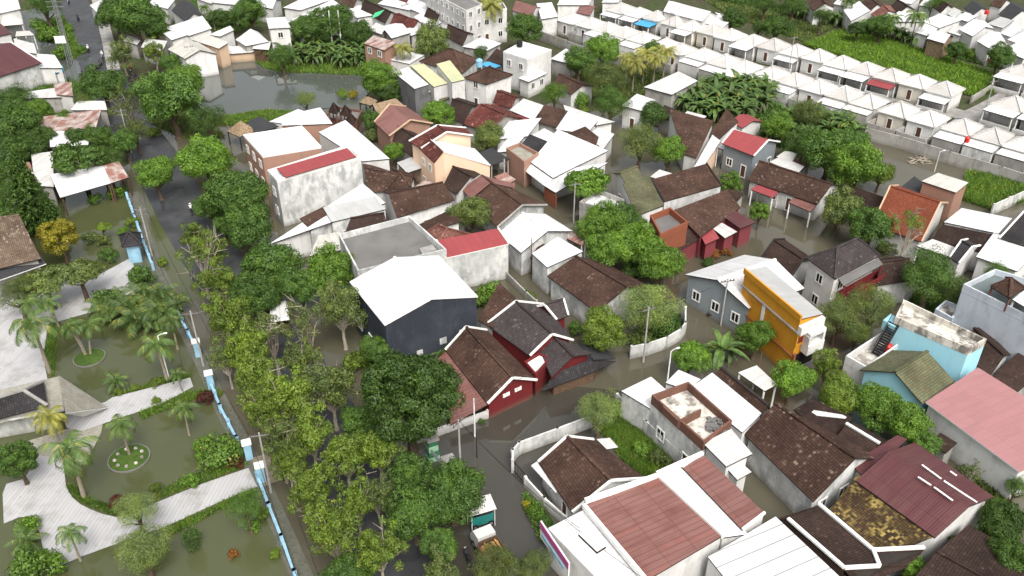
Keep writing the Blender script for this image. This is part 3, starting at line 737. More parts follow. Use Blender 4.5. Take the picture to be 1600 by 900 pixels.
def motorbike(px, py, hd, label, rider=None, shirt=0, z=0.05, m='car_dark', group=None):
    p = at(px, py, z); o = thing('motorbike', label, 'motorbike', (0, 0, 0), group); o['_o'] = [0, 0, 0]
    mb = MB(); mb.tube([(0, -.62, .62), (0, -.2, .72), (0, .1, .5), (0, .45, .62), (0, .6, .95)], [.1, .15, .13, .12, .06], 8); mb.box((0, 0, .4), (0, 1, 0), .3, .11, .14); mb.tube([(0, .62, .95), (0, .72, .3)], .04, 6); mb.tube([(.1, -.2, .3), (.14, -.75, .36)], .05, 6); mb.build('body', m, o, True)
    sb = MB(); sb.tube([(0, -.6, .76), (0, -.25, .8), (0, .08, .74)], [.1, .15, .1], 8); sb.build('seat', 'black', o, True)
    hb = MB(); hb.tube([(-.34, .48, 1.02), (0, .6, 1.0), (.34, .48, 1.02)], .03, 6); hb.build('handlebar', 'black', o)
    lb = MB(); lb.box((0, .7, .86), (1, 0, 0), .09, .04, .07); lb.build('headlight', 'trim_white', o)
    for y in (-.62, .72): wheel(o, (0, y, .29), (1, 0, 0), .29, .11)
    o.location = p; o.rotation_euler = (0, 0, hd)
    if rider:
        r = bpy.data.objects.new('person', (PM, PM2, PM3)[shirt]); C.objects.link(r); tag(r, rider, 'person'); f = Vector((-math.sin(hd), math.cos(hd), 0)); r.location = p + Vector((0, 0, .92)) - f * .12; r.rotation_euler = (0, 0, hd)
        hm = MB(); hm.tube([(0, .12, .68), (0, .12, .75), (0, .12, .84), (0, .12, .88)], [.13, .15, .12, .03], 9); h = hm.build('helmet', ('trim_white', 'black', 'red_paint')[shirt], loc=(0, 0, 0)); h.parent = r
    return o
def car(px, py, hd, label, m='car_white', kind='car', z=0.05, name='parked_car'):
    p = at(px, py, z); o = thing(name, label, 'car' if kind == 'car' else 'van', (0, 0, 0)); o['_o'] = [0, 0, 0]; mb = MB()
    prof = [(-2.1, .35), (-2.1, .85), (-1.5, 1.0), (-.95, 1.48), (.55, 1.5), (1.15, 1.0), (2.0, .85), (2.1, .4)] if kind == 'car' else [(-2.2, .35), (-2.2, 1.85), (-2.0, 1.92), (1.2, 1.92), (1.75, 1.2), (2.15, 1.0), (2.2, .4)]
    for s in (-1, 1): mb.face([(s * (.82 if z_ < 1.1 else .7), y, z_) for y, z_ in (prof if s > 0 else prof[::-1])])
    for k in range(len(prof)):
        a, b = prof[k], prof[(k + 1) % len(prof)]; wa, wb = [.82 if q[1] < 1.1 else .7 for q in (a, b)]; mb.face([(wa, a[0], a[1]), (-wa, a[0], a[1]), (-wb, b[0], b[1]), (wb, b[0], b[1])])
    mb.build('body', m, o)
    gb_ = MB(); a, b = (prof[4], prof[5]) if kind == 'car' else (prof[3], prof[4])
    def q(y, z_, w): return [(w, y, z_), (-w, y, z_)]
    f0 = lambda t: (lerp(a[0], b[0], t), lerp(a[1], b[1], t)); y0, z0 = f0(.1); y1, z1 = f0(.9); gb_.face([(.62, y0 + .02, z0 + .02), (-.62, y0 + .02, z0 + .02), (-.72, y1 + .02, z1 + .02), (.72, y1 + .02, z1 + .02)]); gb_.build('windscreen', 'glass', o)
    for s in (-1, 1):
        wb = MB(); wb.beam((s * .765, -.75, 1.25), (s * .765, .6, 1.25), .05, .34); wb.build('side_window', 'glass', o)
        lb = MB(); lb.box((s * .6, prof[-1][0] - .02, .7), (1, 0, 0), .16, .06, .08); lb.build('headlight', 'trim_white', o)
        for y in (-1.35, 1.35): wheel(o, (s * .76, y, .32), (1, 0, 0), .32, .2)
    o.location = p; o.rotation_euler = (0, 0, hd); return o
def truck(px, py, hd, label, load='logs', z=0.03, cab='car_white', bed='w_wood', canopy=False, L=3.2):
    p = at(px, py, z); o = thing('truck', label, 'truck', (0, 0, 0)); o['_o'] = [0, 0, 0]; mb = MB()
    prof = [(.0, .5), (0, 1.95), (1.05, 1.95), (1.45, 1.25), (1.6, 1.15), (1.6, .5)]
    for s in (-1, 1): mb.face([(s * .85, y + .1, z_) for y, z_ in (prof if s > 0 else prof[::-1])])
    for k in range(len(prof)): a, b = prof[k], prof[(k + 1) % len(prof)]; mb.face([(.85, a[0] + .1, a[1]), (-.85, a[0] + .1, a[1]), (-.85, b[0] + .1, b[1]), (.85, b[0] + .1, b[1])])
    mb.build('cab', cab, o); wb = MB(); wb.face([(.7, 1.2, 1.88), (-.7, 1.2, 1.88), (-.75, 1.5, 1.34), (.75, 1.5, 1.34)]); wb.build('windscreen', 'glass', o)
    bb = MB(); bb.prism([(-.95, -L), (.95, -L), (.95, 0), (-.95, 0)], .75, .9)
    for s in (-1, 1): bb.beam((s * .95, -L, 1.15), (s * .95, 0, 1.15), .08, .5)
    bb.beam((-.9, -L, 1.15), (.9, -L, 1.15), .08, .5); bb.beam((-.9, -.04, 1.3), (.9, -.04, 1.3), .08, .8); bb.build('cargo_bed', bed, o)
    if load:
        lb = MB()
        for k in range(26): x = rnd.uniform(-.75, .75); zz = 1.0 + rnd.uniform(0, .55); lb.beam((x, -L + .2, zz), (x + rnd.uniform(-.2, .2), -.3, zz + rnd.uniform(-.1, .1)), .12, .1)
        lb.build('timber_load', load, o)
    if canopy:
        cb = MB(); cb.slab([(-1.05, -L - .1, 2.1), (1.05, -L - .1, 2.1), (1.05, .05, 2.2), (-1.05, .05, 2.2)], .08); cb.build('canopy', ['white', 'trim_white'], o)
    for s in (-1, 1):
        hb = MB(); hb.box((s * .6, 1.72, .85), (1, 0, 0), .14, .05, .09); hb.build('headlight', 'trim_white', o)
        for y in (-L + .7, 1.0): wheel(o, (s * .8, y, .38), (1, 0, 0), .38, .24)
    o.location = p; o.rotation_euler = (0, 0, hd); return o
def tank(px, py, z, label, m='tank_orange', r=.5, h=1.1, stand=0):
    p = at(px, py, z); o = thing('water_tank', label, 'water tank', (p.x, p.y, z)); mb = MB()
    mb.tube([p, p + Vector((0, 0, h * .85)), p + Vector((0, 0, h)), p + Vector((0, 0, h + .06))], [r, r, r * .7, r * .3], 16); mb.build('tank_body', m, o, True)
    lb = MB(); lb.tube([p + Vector((0, 0, h + .05)), p + Vector((0, 0, h + .16))], r * .32, 10); lb.build('tank_lid', m, o); return o
# ------------------------------------------------------------------ the setting
g = MB(); s_ = 2500
g.face([(-s_, -400, -.35), (s_, -400, -.35), (s_, 4200, -.35), (-s_, 4200, -.35)]); struct(g.build('ground', 'soil', loc=(0, 0, -.35)))
sheet_poly('flood_water', [(-260, 1900), (-260, 330), (60, 300), (100, 300), (205, 255), (235, 190), (330, 180), (420, 180), (600, 160), (690, 150), (760, 190), (900, 150), (960, 170), (1060, 200), (1150, 240), (1240, 190), (1330, 195), (1480, 238), (1620, 290), (1900, 330), (2300, 1900)], 0, 'flood')
sheet_poly('pond_water', [(300, 112), (345, 100), (395, 92), (410, 103), (440, 110), (500, 113), (565, 118), (580, 140), (560, 165), (500, 170), (455, 178), (420, 178), (370, 180), (320, 178), (300, 150)], .012, 'pond')
sheet_poly('park_water', [(-80, 1500), (-80, 300), (60, 310), (195, 285), (212, 330), (248, 440), (290, 545), (345, 640), (400, 760), (450, 900), (500, 1010), (660, 1500)], .008, 'parkw')
sheet_poly('verge_water', [(20, 20), (60, 12), (108, 14), (128, 90), (125, 130), (60, 110), (30, 60)], .01, 'pond')
# roads
road = [(108, -12), (152, 95), (196, 185), (238, 240), (292, 340), (365, 455), (455, 580), (560, 745), (628, 880), (690, 1010), (900, 1500)]
def strip(name, cl, wid, z, mat, kind='structure'):
    P = [at(x, y, z) for x, y in cl]; mb = MB(); L = []; Rr = []
    for k, p in enumerate(P):
        d = (P[min(k + 1, len(P) - 1)] - P[max(k - 1, 0)]); d.z = 0; d.normalize(); n = Vector((-d.y, d.x, 0)); w = wid[k] if hasattr(wid, '__len__') else wid
        L.append(p + n * w / 2); Rr.append(p - n * w / 2)
    for k in range(len(P) - 1): mb.face([Rr[k], Rr[k + 1], L[k + 1], L[k]][::-1], 0)
    o = mb.build(name, mat, loc=(0, 0, 0)); return struct(o, kind)
strip('road', road, 7.6, .03, 'asphalt')
strip('pavement', [(150, -5), (168, 60), (178, 110)], 2.6, .05, 'concrete')
strip('side_street', [(985, 640), (900, 640), (800, 690), (735, 760), (720, 900), (740, 1300)], [6, 9, 12, 15, 17, 17], .004, 'lane')
strip('footpath', [(208, 300), (232, 390), (272, 480), (312, 555), (352, 645), (392, 720), (442, 830), (485, 930), (680, 1500)], 1.7, .035, 'footpath')
strip('canal', [(232, 290), (262, 390), (300, 470)], 2.4, .02, 'parkw')
sheet_poly('bridge_slab', [(392, 716), (442, 702), (462, 742), (412, 760)], .12, 'slabbrown')
sheet_poly('estate_lane', [(800, 20), (870, 42), (960, 60), (1060, 88), (1200, 118), (1340, 148), (1470, 178), (1600, 215), (1620, 205), (1480, 165), (1340, 134), (1200, 104), (1060, 72), (960, 45), (880, 18)], -.2, 'concrete')
sheet_poly('estate_street', [(1488, 182), (1530, 162), (1566, 142), (1592, 138), (1562, 168), (1532, 190)], -.18, 'concrete')
sheet_poly('plaza', [(-40, 470), (30, 445), (150, 432), (205, 402), (216, 440), (206, 470), (180, 480), (134, 490), (92, 502), (74, 512), (68, 560), (74, 592), (-40, 620)], .05, 'paver', ud=(.12, 1, 0))
sheet_poly('park_path', [(96, 646), (165, 628), (175, 621), (297, 590), (302, 604), (258, 628), (214, 644), (126, 674), (104, 668)], .055, 'paver', ud=(.12, 1, 0))
sheet_poly('park_walk', [(60, 712), (98, 716), (103, 758), (107, 768), (114, 778), (126, 788), (142, 796), (160, 803), (182, 808), (206, 802), (240, 787), (310, 758), (388, 731), (402, 760), (352, 780), (256, 824), (186, 848), (126, 870), (94, 884), (78, 876), (68, 860), (62, 832), (50, 808), (30, 808), (6, 818), (4, 772), (10, 756), (38, 748)], .05, 'paver', ud=(.12, 1, 0))
sheet_poly('stone_bed', [(112, 668), (135, 656), (162, 652), (158, 676), (138, 716), (126, 722), (96, 716), (60, 712), (40, 690)], .045, 'stone')
sheet_poly('grass_bank', [(398, 96), (470, 100), (570, 108), (566, 118), (500, 114), (440, 112), (412, 106)], .03, 'grassbase')
sheet_poly('pond_bank', [(350, 182), (420, 172), (470, 176), (455, 190), (400, 190), (370, 196), (330, 196)], .03, 'grassbase')
sheet_poly('rice_bed', [(1255, 70), (1318, 46), (1365, 56), (1440, 80), (1520, 106), (1575, 128), (1558, 142), (1524, 152), (1490, 142), (1400, 112), (1300, 84)], -.2, 'grassbase')
sheet_poly('meadow_bed', [(1090, -6), (1220, 22), (1310, 38), (1258, 66), (1220, 52), (1140, 24)], -.22, 'grassbase')
sheet_poly('field_bed', [(1510, 270), (1640, 286), (1640, 302), (1555, 330), (1505, 314)], .03, 'grassbase')
sheet_poly('yard_grass', [(935, 668), (985, 648), (1056, 716), (1022, 746), (1000, 754), (960, 702)], .03, 'grassbase')
sheet_poly('verge_grass', [(60, 60), (80, 30), (98, 24), (112, 60), (92, 68)], .06, 'grassbase')
blades('rice', [(1255, 70), (1318, 46), (1365, 56), (1440, 80), (1520, 106), (1575, 128), (1558, 142), (1524, 152), (1490, 142), (1400, 112), (1300, 84)], 42000, .75, .11, 'rice', -.2, 1)
blades('meadow_grass', [(1090, -6), (1220, 22), (1310, 38), (1258, 66), (1220, 52), (1140, 24)], 9000, .5, .12, 'olive', -.22, 2)
blades('field_grass', [(1510, 270), (1640, 286), (1640, 302), (1555, 330), (1505, 314)], 12000, .9, .06, 'grass', .02, 3)
blades('yard_weeds', [(935, 668), (985, 648), (1056, 716), (1022, 746), (1000, 754), (960, 702)], 12000, .55, .035, 'grass', .02, 4)
blades('bank_grass', [(398, 96), (470, 100), (570, 108), (566, 118), (500, 115), (440, 113), (412, 106)], 7000, .6, .07, 'grass', .02, 5)
blades('pond_grass', [(350, 182), (420, 172), (470, 176), (455, 190), (400, 190), (370, 196), (330, 196)], 7000, .5, .06, 'grass', .02, 6)
blades('verge_weeds', [(58, 62), (78, 30), (98, 24), (118, 60), (128, 84), (112, 96), (92, 68)], 6000, .5, .09, 'bright', .03, 7)
for i, pl in enumerate(([(68, 560), (78, 505), (90, 505), (84, 590)], [(165, 624), (220, 606), (250, 592), (296, 586), (296, 590), (176, 620)], [(216, 646), (300, 612), (330, 610), (310, 622), (222, 656)], [(106, 760), (118, 778), (140, 790), (180, 806), (185, 795), (140, 780), (118, 760)], [(240, 784), (388, 728), (384, 716), (300, 742), (244, 770)], [(256, 828), (352, 784), (400, 764), (402, 774), (340, 800), (262, 840)])):
    blades('border_grass', pl, 1800, .4, .04, 'grass', .0, 20 + i)
# round planted islands in the park water
for px, py, r, lb in ((140, 560, 1.75, 'round low island of turf with three leaning palms in the park water'), (202, 717, 2.0, 'round flower island ringed by small stones around a single palm')):
    p = at(px, py); o = thing('planter_island', lb, 'planter', (p.x, p.y, 0)); mb = MB(); n = 28
    ring = [(p.x + math.cos(2 * math.pi * k / n) * r, p.y + math.sin(2 * math.pi * k / n) * r) for k in range(n)]; mb.prism(ring, -.3, .16); mb.build('kerb', 'concrete_dark', o)
    tb = MB(); tb.prism([(p.x + (x - p.x) * .93, p.y + (y - p.y) * .93) for x, y in ring], .1, .22); tb.build('soil_bed', 'grassbase', o)
    if r > 1.8:
        for k in range(9):
            a = k * .7; sb = MB(); sb.tube([(p.x + math.cos(a) * r * .65, p.y + math.sin(a) * r * .65, .2), (p.x + math.cos(a) * r * .65, p.y + math.sin(a) * r * .65, .34), (p.x + math.cos(a) * r * .65, p.y + math.sin(a) * r * .65, .42)], [.2, .17, .04], 7); sb.build('stone', 'concrete_blotch', o, True)
# park fence: pale blue railing wall with posts
def blue_fence(label, px):
    P = [at(x, y) for x, y in px]; o = thing('park_fence', label, 'fence', (P[0].x, P[0].y, 0), 'pale blue fence runs along the park'); mb = MB(); pb = MB(); rb = MB()
    for a, b in zip(P, P[1:]):
        mb.beam((a.x, a.y, .2), (b.x, b.y, .2), .2, .9); rb.beam((a.x, a.y, .78), (b.x, b.y, .78), .26, .14)
        n = max(1, int((b - a).length / 2.4))
        for k in range(n + 1): c = lerp(a, b, k / n); pb = MB(); pb.box((c.x, c.y, .5), b - a, .17, .17, .75); pb.build('fence_post', 'blue_paint', o)
    mb.build('plinth', 'concrete', o); rb.build('top_rail', 'blue_paint', o)
blue_fence('pale blue park fence nearest the flooded gardens at the top of the park', [(200, 312), (212, 345), (226, 385), (240, 422)])
blue_fence('pale blue park fence beside the big clump of palms', [(278, 492), (296, 528), (311, 556)])
blue_fence('pale blue park fence beside the red shrub, between the two park paths', [(330, 604), (346, 645), (372, 695), (388, 716)])
blue_fence('pale blue park fence running out of the bottom edge', [(404, 752), (422, 800), (442, 850), (462, 905), (480, 950)])
for i, (px, py, lb) in enumerate(((311, 556, 'blue and white gate pillar at the upper park path'), (331, 606, 'blue gate pillar beside the red-leaved shrub'), (390, 716, 'blue gate pillar at the head of the brown slab'), (410, 752, 'blue gate pillar at the foot of the brown slab'))):
    p = at(px, py); o = thing('gate_pillar', lb, 'pillar', (p.x, p.y, 0), 'gate pillars of the park'); mb = MB(); mb.box((p.x, p.y, .85), (1, .4, 0), .35, .35, 1.15); mb.build('shaft', 'blue_paint', o); cb = MB(); cb.box((p.x, p.y, 2.08), (1, .4, 0), .45, .45, .08); cb.build('cap', 'trim_white', o)

for i, (pl, n, h, lf, z) in enumerate((
 ([(0, 128), (70, 118), (160, 130), (175, 175), (170, 250), (60, 260), (0, 300)], 16000, .7, 'mid', -.3),
 ([(300, 2), (420, 2), (420, 30), (372, 50), (320, 48)], 7000, .9, 'mid', -.32), ([(400, 86), (470, 40), (575, 40), (574, 106), (470, 100)], 9000, 1.0, 'mid', .02),
 ([(1040, 180), (1040, 150), (1110, 130), (1210, 150), (1240, 190), (1200, 205)], 9000, .9, 'mid', -.3), ([(880, 110), (1000, 96), (1040, 120), (1000, 170), (900, 176)], 9000, .8, 'olive', -.3),
 ([(1180, 215), (1250, 190), (1330, 200), (1340, 240), (1240, 240)], 6000, .8, 'mid', .02), ([(1320, 50), (1440, 78), (1530, 100), (1570, 110), (1560, 92), (1440, 62), (1330, 36)], 9000, 1.0, 'mid', -.3),
 ([(1080, -14), (1320, 30), (1330, 44), (1090, -4)], 7000, 1.2, 'dark', -.3), ([(230, 190), (260, 180), (330, 190), (352, 215), (300, 222)], 5000, .6, 'olive', .02),
 ([(0, 290), (40, 300), (60, 340), (90, 372), (0, 345)], 5000, .8, 'mid', .01), ([(1455, 440), (1500, 470), (1470, 500), (1420, 470)], 3000, .7, 'mid', .02), ([(545, 560), (620, 520), (690, 540), (640, 600)], 4000, .6, 'mid', .02),
 ([(1500, 730), (1540, 745), (1580, 790), (1540, 800)], 2500, .6, 'olive', .02), ([(820, 770), (870, 830), (850, 850), (825, 800)], 2500, .5, 'mid', .01), ([(985, 556), (1040, 545), (1066, 520), (1060, 490), (1000, 510)], 3500, .5, 'mid', .02))):
    blades('undergrowth', pl, n, h, .09, lf, z, 50 + i, .9)
# ------------------------------------------------------------------ houses, nearest first
H = {}
# shop block at the bottom
o = hs('white fronted shop block with a big pinkish red ribbed roof and a magenta banner', [(1010, 907), (914, 785), (1026, 746), (1129, 840)], 4.6, 'shed', .25, 'rustred', 'w_white', .1, name='shop')
hs('', [(1015, 935), (856, 826), (908, 799), (1040, 960)], 4.2, 'flat', 0, 'white', 'w_white', .05, par=o, parapet=.12, q=[at(1010, 985, 4.2), at(856, 827, 4.2), at(912, 798, 4.2), at(1075, 960, 4.2)])
hs('', [(1129, 840), (1027, 744), (1066, 728), (1168, 836)], 4.4, 'shed', .1, 'white', 'w_white', .05, par=o)
hs('', [(1160, 828), (1066, 730), (1097, 713), (1194, 806)], 4.7, 'shed', .35, 'rustred', 'w_white', .05, par=o, tr='trim_white')
hs('', [(1190, 975), (1106, 870), (1211, 811), (1312, 906)], 4.3, 'shed', .3, 'white_rib', 'w_white', .05, par=o)
rb = MB()
for a, b in (((912, 790, 4.75), (1012, 910, 4.75)), ((1027, 743, 4.85), (1130, 838, 4.85)), ((914, 783, 4.95), (1026, 744, 4.95)), ((1026, 741, 4.9), (1098, 709, 5.1))): rb.beam(at(*a), at(*b), .3, .5)
rb.build('parapet', 'trim_white', o)
sk = MB(); sk.slab([at(904, 834, 4.5), at(920, 826, 4.5), at(947, 853, 4.5), at(933, 862, 4.5)], .3); sk.build('roof_hatch', ['trim_white', 'trim_dark'], o)
a, b = at(845, 826, 3.9), at(889, 892, 3.9); bb = MB(); bb.beam(a, b, .12, 1.9); ban = bb.build('banner', 'trim_white', o)
bb = MB(); n_ = Vector((-(b - a).y, (b - a).x, 0)).normalized() * -.08
if n_.x > 0: n_ = -n_
bb.beam(a + n_ + Vector((0, 0, .55)), b + n_ + Vector((0, 0, .55)), .06, .75); bb.build('banner_band', 'magenta', ban)
bb = MB()
for k in range(9): c = a.lerp(b, .1 + .09 * k) + n_ * 1.1 + Vector((0, 0, -.35)); bb.box(c, b - a, .12 + .08 * (k % 3), .03, .12 + .05 * (k % 2))
bb.build('banner_lettering', 'tank_blue', ban)
H['shop'] = o
# brown house with white verges
o = gb('dark brown tiled house with white verges behind the curved front wall', (841, 722), (894, 801), (886, 682), (955, 751), 3, 4.8, 'tile_brown', 'w_white', tr='trim_white', win='0')
facet(o, [(830, 727, 2.7), (842, 719, 2.9), (878, 763, 2.9), (868, 769, 2.7)], 'white', 'trim_white'); facet(o, [(932, 686, 2.6), (953, 684, 2.6), (966, 699, 2.5), (948, 702, 2.5)], 'white_worn')
wallrun('white mouldy wall curving round the corner of the flooded side street', [(801, 738), (801, 722), (811, 710), (870, 688), (922, 668)], 1.6, 'w_mould', name='garden_wall')
wallrun('low white front wall with an iron fence before the brown house', [(821, 760), (850, 792), (884, 822)], 1.2, 'w_white', name='garden_wall')
def iron_fence(label, px, h=1.5):
    P = [at(x, y) for x, y in px]; o = thing('iron_fence', label, 'fence', (P[0].x, P[0].y, 0)); mb = MB(); nb = MB()
    for a, b in zip(P, P[1:]):
        for z in (.3, h): mb.beam((a.x, a.y, z), (b.x, b.y, z), .06, .06)
        n = int((b - a).length / .35)
        for k in range(n + 1): c = lerp(a, b, k / n); nb.beam((c.x, c.y, 0), (c.x, c.y, h + .1), .04, .04)
    mb.build('rail', 'black', o); nb.build('bar', 'black', o); return o
iron_fence('black iron gate between the curved wall and the low white wall', [(802, 738), (820, 759)])
# complex with the ruined roof terrace
o = hs('white walled house with an open roof terrace of bare brick parapets and rubble', [(1017, 628), (1098, 702), (1142, 668), (1074, 607)], 4.6, 'flat', 0, 'concrete_blotch', 'w_mould', .02, parapet=.9, pmat='w_brown', win='0')
iw = MB(); iw.beam(at(1060, 663, 5.1), at(1094, 645, 5.1), .2, .9); iw.beam(at(1036, 640, 5.1), at(1060, 663, 5.1), .2, .9); iw.build('partition', 'w_brown', o)
hs('', [(971, 611), (1018, 640), (1042, 614), (1017, 592)], 3.7, 'shed', .3, 'white', 'w_mould', .05, par=o); hs('', [(1040, 598), (1076, 610), (1095, 595), (1060, 580)], 3.6, 'shed', .2, 'white', 'w_mould', .05, par=o)
hs('', [(1160, 676), (1076, 608), (1112, 588), (1189, 652)], 4.2, 'shed', .5, 'white', 'w_white', .05, par=o)
rub = MB()
for k in range(40): x = rnd.uniform(1105, 1138); p = at(x, rnd.uniform(650, 672) + (x - 1105) * .3, 4.75); rub.box(p, (rnd.uniform(-1, 1), 1, 0), rnd.uniform(.1, .35), rnd.uniform(.05, .25), rnd.uniform(.05, .2))
ro = rub.build('rubble', 'concrete_dark'); tag(ro, 'scattered junk and planks lying on the open roof terrace', 'rubble')
o = gb('brown tiled gable house beyond the long white roof and the roof terrace', (1112, 590), (1188, 652), (1126, 574), (1200, 634), 4.3, 5.4, 'tile_brown', 'w_white', rc='trim_dark')
hs('grey white patio canopy behind the banana plant and brown gable', [(1153, 582), (1195, 611), (1214, 603), (1182, 573)], 3.0, 'shed', .2, 'white_worn', 'pole_white', posts=True, name='canopy')
o = hs('small house with pale patched sheet roofs beside the big speckled brown roof', [(1098, 692), (1135, 729), (1175, 713), (1142, 674)], 5.0, 'shed', .3, 'white_worn', 'w_white', .3, win='01')
hs('', [(1136, 732), (1152, 750), (1174, 740), (1154, 722)], 4.0, 'shed', .2, 'white_worn', 'w_white', .3, par=o)
gb('large speckled brown tiled house in the middle of the lower right block', (1163, 678), (1271, 784), (1211, 630), (1337, 716), 3.6, 6.2, 'tile_speck', 'w_mould', win='1')
hs('dark tiled low house wedged between the speckled roof and the tree row', [(1300, 694), (1346, 726), (1392, 692), (1335, 660)], 3.4, 'gable', 1.2, 'tile_dark', 'w_white', rc='trim_white')
hs('dark tiled back wing under the row of yellow green trees', [(1240, 640), (1300, 690), (1330, 660), (1268, 630)], 3.4, 'shed', .6, 'tile_dark', 'w_white')
o = gb('maroon sheet roofed hall with streaks of white on its roof', (1337, 751), (1461, 840), (1380, 718), (1499, 803), 4.4, 5.6, 'maroon_sheet', 'w_white', far=((1430, 691), (1553, 776)))
hs('', [(1328, 724), (1352, 748), (1416, 692), (1400, 686)], 4.2, 'shed', .5, 'maroon_sheet', 'w_white', par=o)
st = MB()
for a, b in (((1440, 728, 5.5), (1470, 750, 5.35)), ((1474, 753, 5.35), (1526, 787, 5.1)), ((1434, 747, 5.65), (1454, 760, 5.65)), ((1459, 763, 5.65), (1488, 784, 5.6)), ((1484, 738, 5.2), (1494, 745, 5.2))): st.beam(at(*a) + Vector((0, 0, .14)), at(*b) + Vector((0, 0, .14)), .16, .06)
st.build('skylight_strip', 'trim_white', o)
o = hs('tiled house mottled with yellow lichen in front of the maroon hall', [(1295, 797), (1378, 866), (1458, 846), (1337, 753)], 3.4, 'shed', .9, 'tile_moss', 'w_mould', .1, q=[at(1295, 797, 3.4), at(1378, 872, 3.4), at(1462, 846, 3.4), at(1337, 753, 3.4)])
o = hs('dark tiled house edged with thick white ridge caps beside the ribbed white roof', [(1212, 811), (1316, 905), (1374, 884), (1280, 789)], 3.2, 'flat', 0, 'tile_dark', 'w_white', .1, parapet=0)
facet(o, [(1211, 811, 3.3), (1314, 906, 3.3), (1320, 889, 4.2), (1231, 811, 4.2)], 'tile_dark', nm='roof_slope'); facet(o, [(1231, 811, 4.2), (1320, 889, 4.2), (1372, 886, 3.9), (1363, 861, 3.9), (1279, 788, 3.9)], 'tile_dark', nm='roof_slope'); facet(o, [(1320, 889, 4.15), (1374, 885, 3.9), (1364, 861, 3.9), (1446, 857, 3.6), (1420, 885, 3.0), (1340, 915, 2.9)], 'tile_dark', nm='roof_slope')
rb = MB()
for a, b in (((1231, 811, 4.25), (1319, 888, 4.25)), ((1319, 888, 4.25), (1374, 885, 4.0)), ((1374, 885, 4.0), (1364, 860, 4.0)), ((1364, 860, 4.0), (1279, 788, 4.0)), ((1364, 860, 4.0), (1444, 856, 3.75))): rb.beam(at(*a) + Vector((0, 0, .08)), at(*b) + Vector((0, 0, .08)), .3, .2)
rb.build('ridge_cap', 'trim_white', o)
gb('dark brown roofed house cut by the bottom edge right of the lichen roof', (1400, 935), (1450, 965), (1464, 862), (1560, 915), 3.2, 4.2, 'tile_dark', 'w_grey', ov=.2)
# right side
o = hs('hall with a wide faded pink sheet roof and white walls at the right edge', [(1446, 628), (1594, 738), (1700, 690), (1526, 580)], 4.2, 'shed', .5, 'pink_sheet', 'w_white', .3, edge='trim_white')
o = hs('pale blue flat roofed house with a mossy parapet and a black outside stair', [(1397, 503), (1512, 553), (1539, 538), (1410, 476)], 6.4, 'flat', 0, 'concrete_blotch', 'w_blue', .02, parapet=.7, pmat='concrete_blotch', win='')
hs('', [(1380, 500), (1398, 511), (1410, 502), (1392, 490)], 6.2, 'flat', 0, 'w_blue', 'w_blue', .02, base=5.0, par=o, parapet=0)
hs('', [(1319, 566), (1352, 585), (1402, 548), (1376, 528)], 3.0, 'flat', 0, 'concrete_blotch', 'w_white', .02, par=o, parapet=.9, pmat='w_white')
mb = MB(); a = at(1369, 555, 3.1); b = at(1398, 505, 6.3); d = (b - a); nn = Vector((-d.y, d.x, 0)).normalized() * .5
for s in (-1, 1): mb.beam(a + nn * s, b + nn * s, .1, .25); mb.beam(a + nn * s + Vector((0, 0, .9)), b + nn * s + Vector((0, 0, .9)), .06, .06)
for k in range(14): c = a.lerp(b, (k + .5) / 14); mb.beam(c - nn, c + nn, .28, .05)
mb.build('stair', 'black', o)
q_ = [at(1343, 578, 3.9), at(1395, 547, 3.9), at(1492, 596, 3.9), at(1442, 632, 3.9)]
o = hs('mossy green and brown tiled gable house joined to the pale blue house', None, 3.9, 'gable', 1.9, 'tile_green', 'w_blue', q=q_, ov=.4)
facet(o, [(1366, 596, 2.9), (1394, 600, 3.1), (1434, 632, 2.9), (1416, 640, 2.5)], 'w_green', 'trim_white')
o = hs('tall weathered blue grey house with a roof deck at the right edge', [(1503, 452), (1640, 520), (1690, 470), (1552, 428)], 7.5, 'flat', 0, 'deck_green', 'w_paleblue', .02, parapet=.7, pmat='w_paleblue')
hs('', [(1460, 488), (1487, 503), (1500, 484), (1476, 474)], 3.4, 'flat', 0, 'concrete_blotch', 'w_paleblue', .02, par=o, parapet=.5)
vb = MB(); 
hs('brown hipped gazebo standing on the roof deck', [(1548, 448), (1578, 466), (1602, 450), (1572, 434)], 9.2, 'pyr', 1.2, 'tile_brown', 'trim_rust', base=7.4, posts=True, name='gazebo')
hs('white sheet awning on the roof deck beside the gazebo', [(1582, 468), (1612, 486), (1634, 466), (1604, 452)], 9.0, 'shed', .2, 'white', 'pole_white', base=7.4, posts=True, name='awning')
hs('dark tiled house wedged between the pale blue and blue grey houses', [(1498, 546), (1547, 588), (1580, 554), (1534, 510)], 3.6, 'gable', 1.3, 'tile_dark', 'w_mould')
hs('dark roofed shed at the right edge above the pink roof', [(1548, 590), (1590, 612), (1640, 575), (1590, 556)], 3.0, 'shed', .6, 'tile_dark', 'w_grey', name='shed')
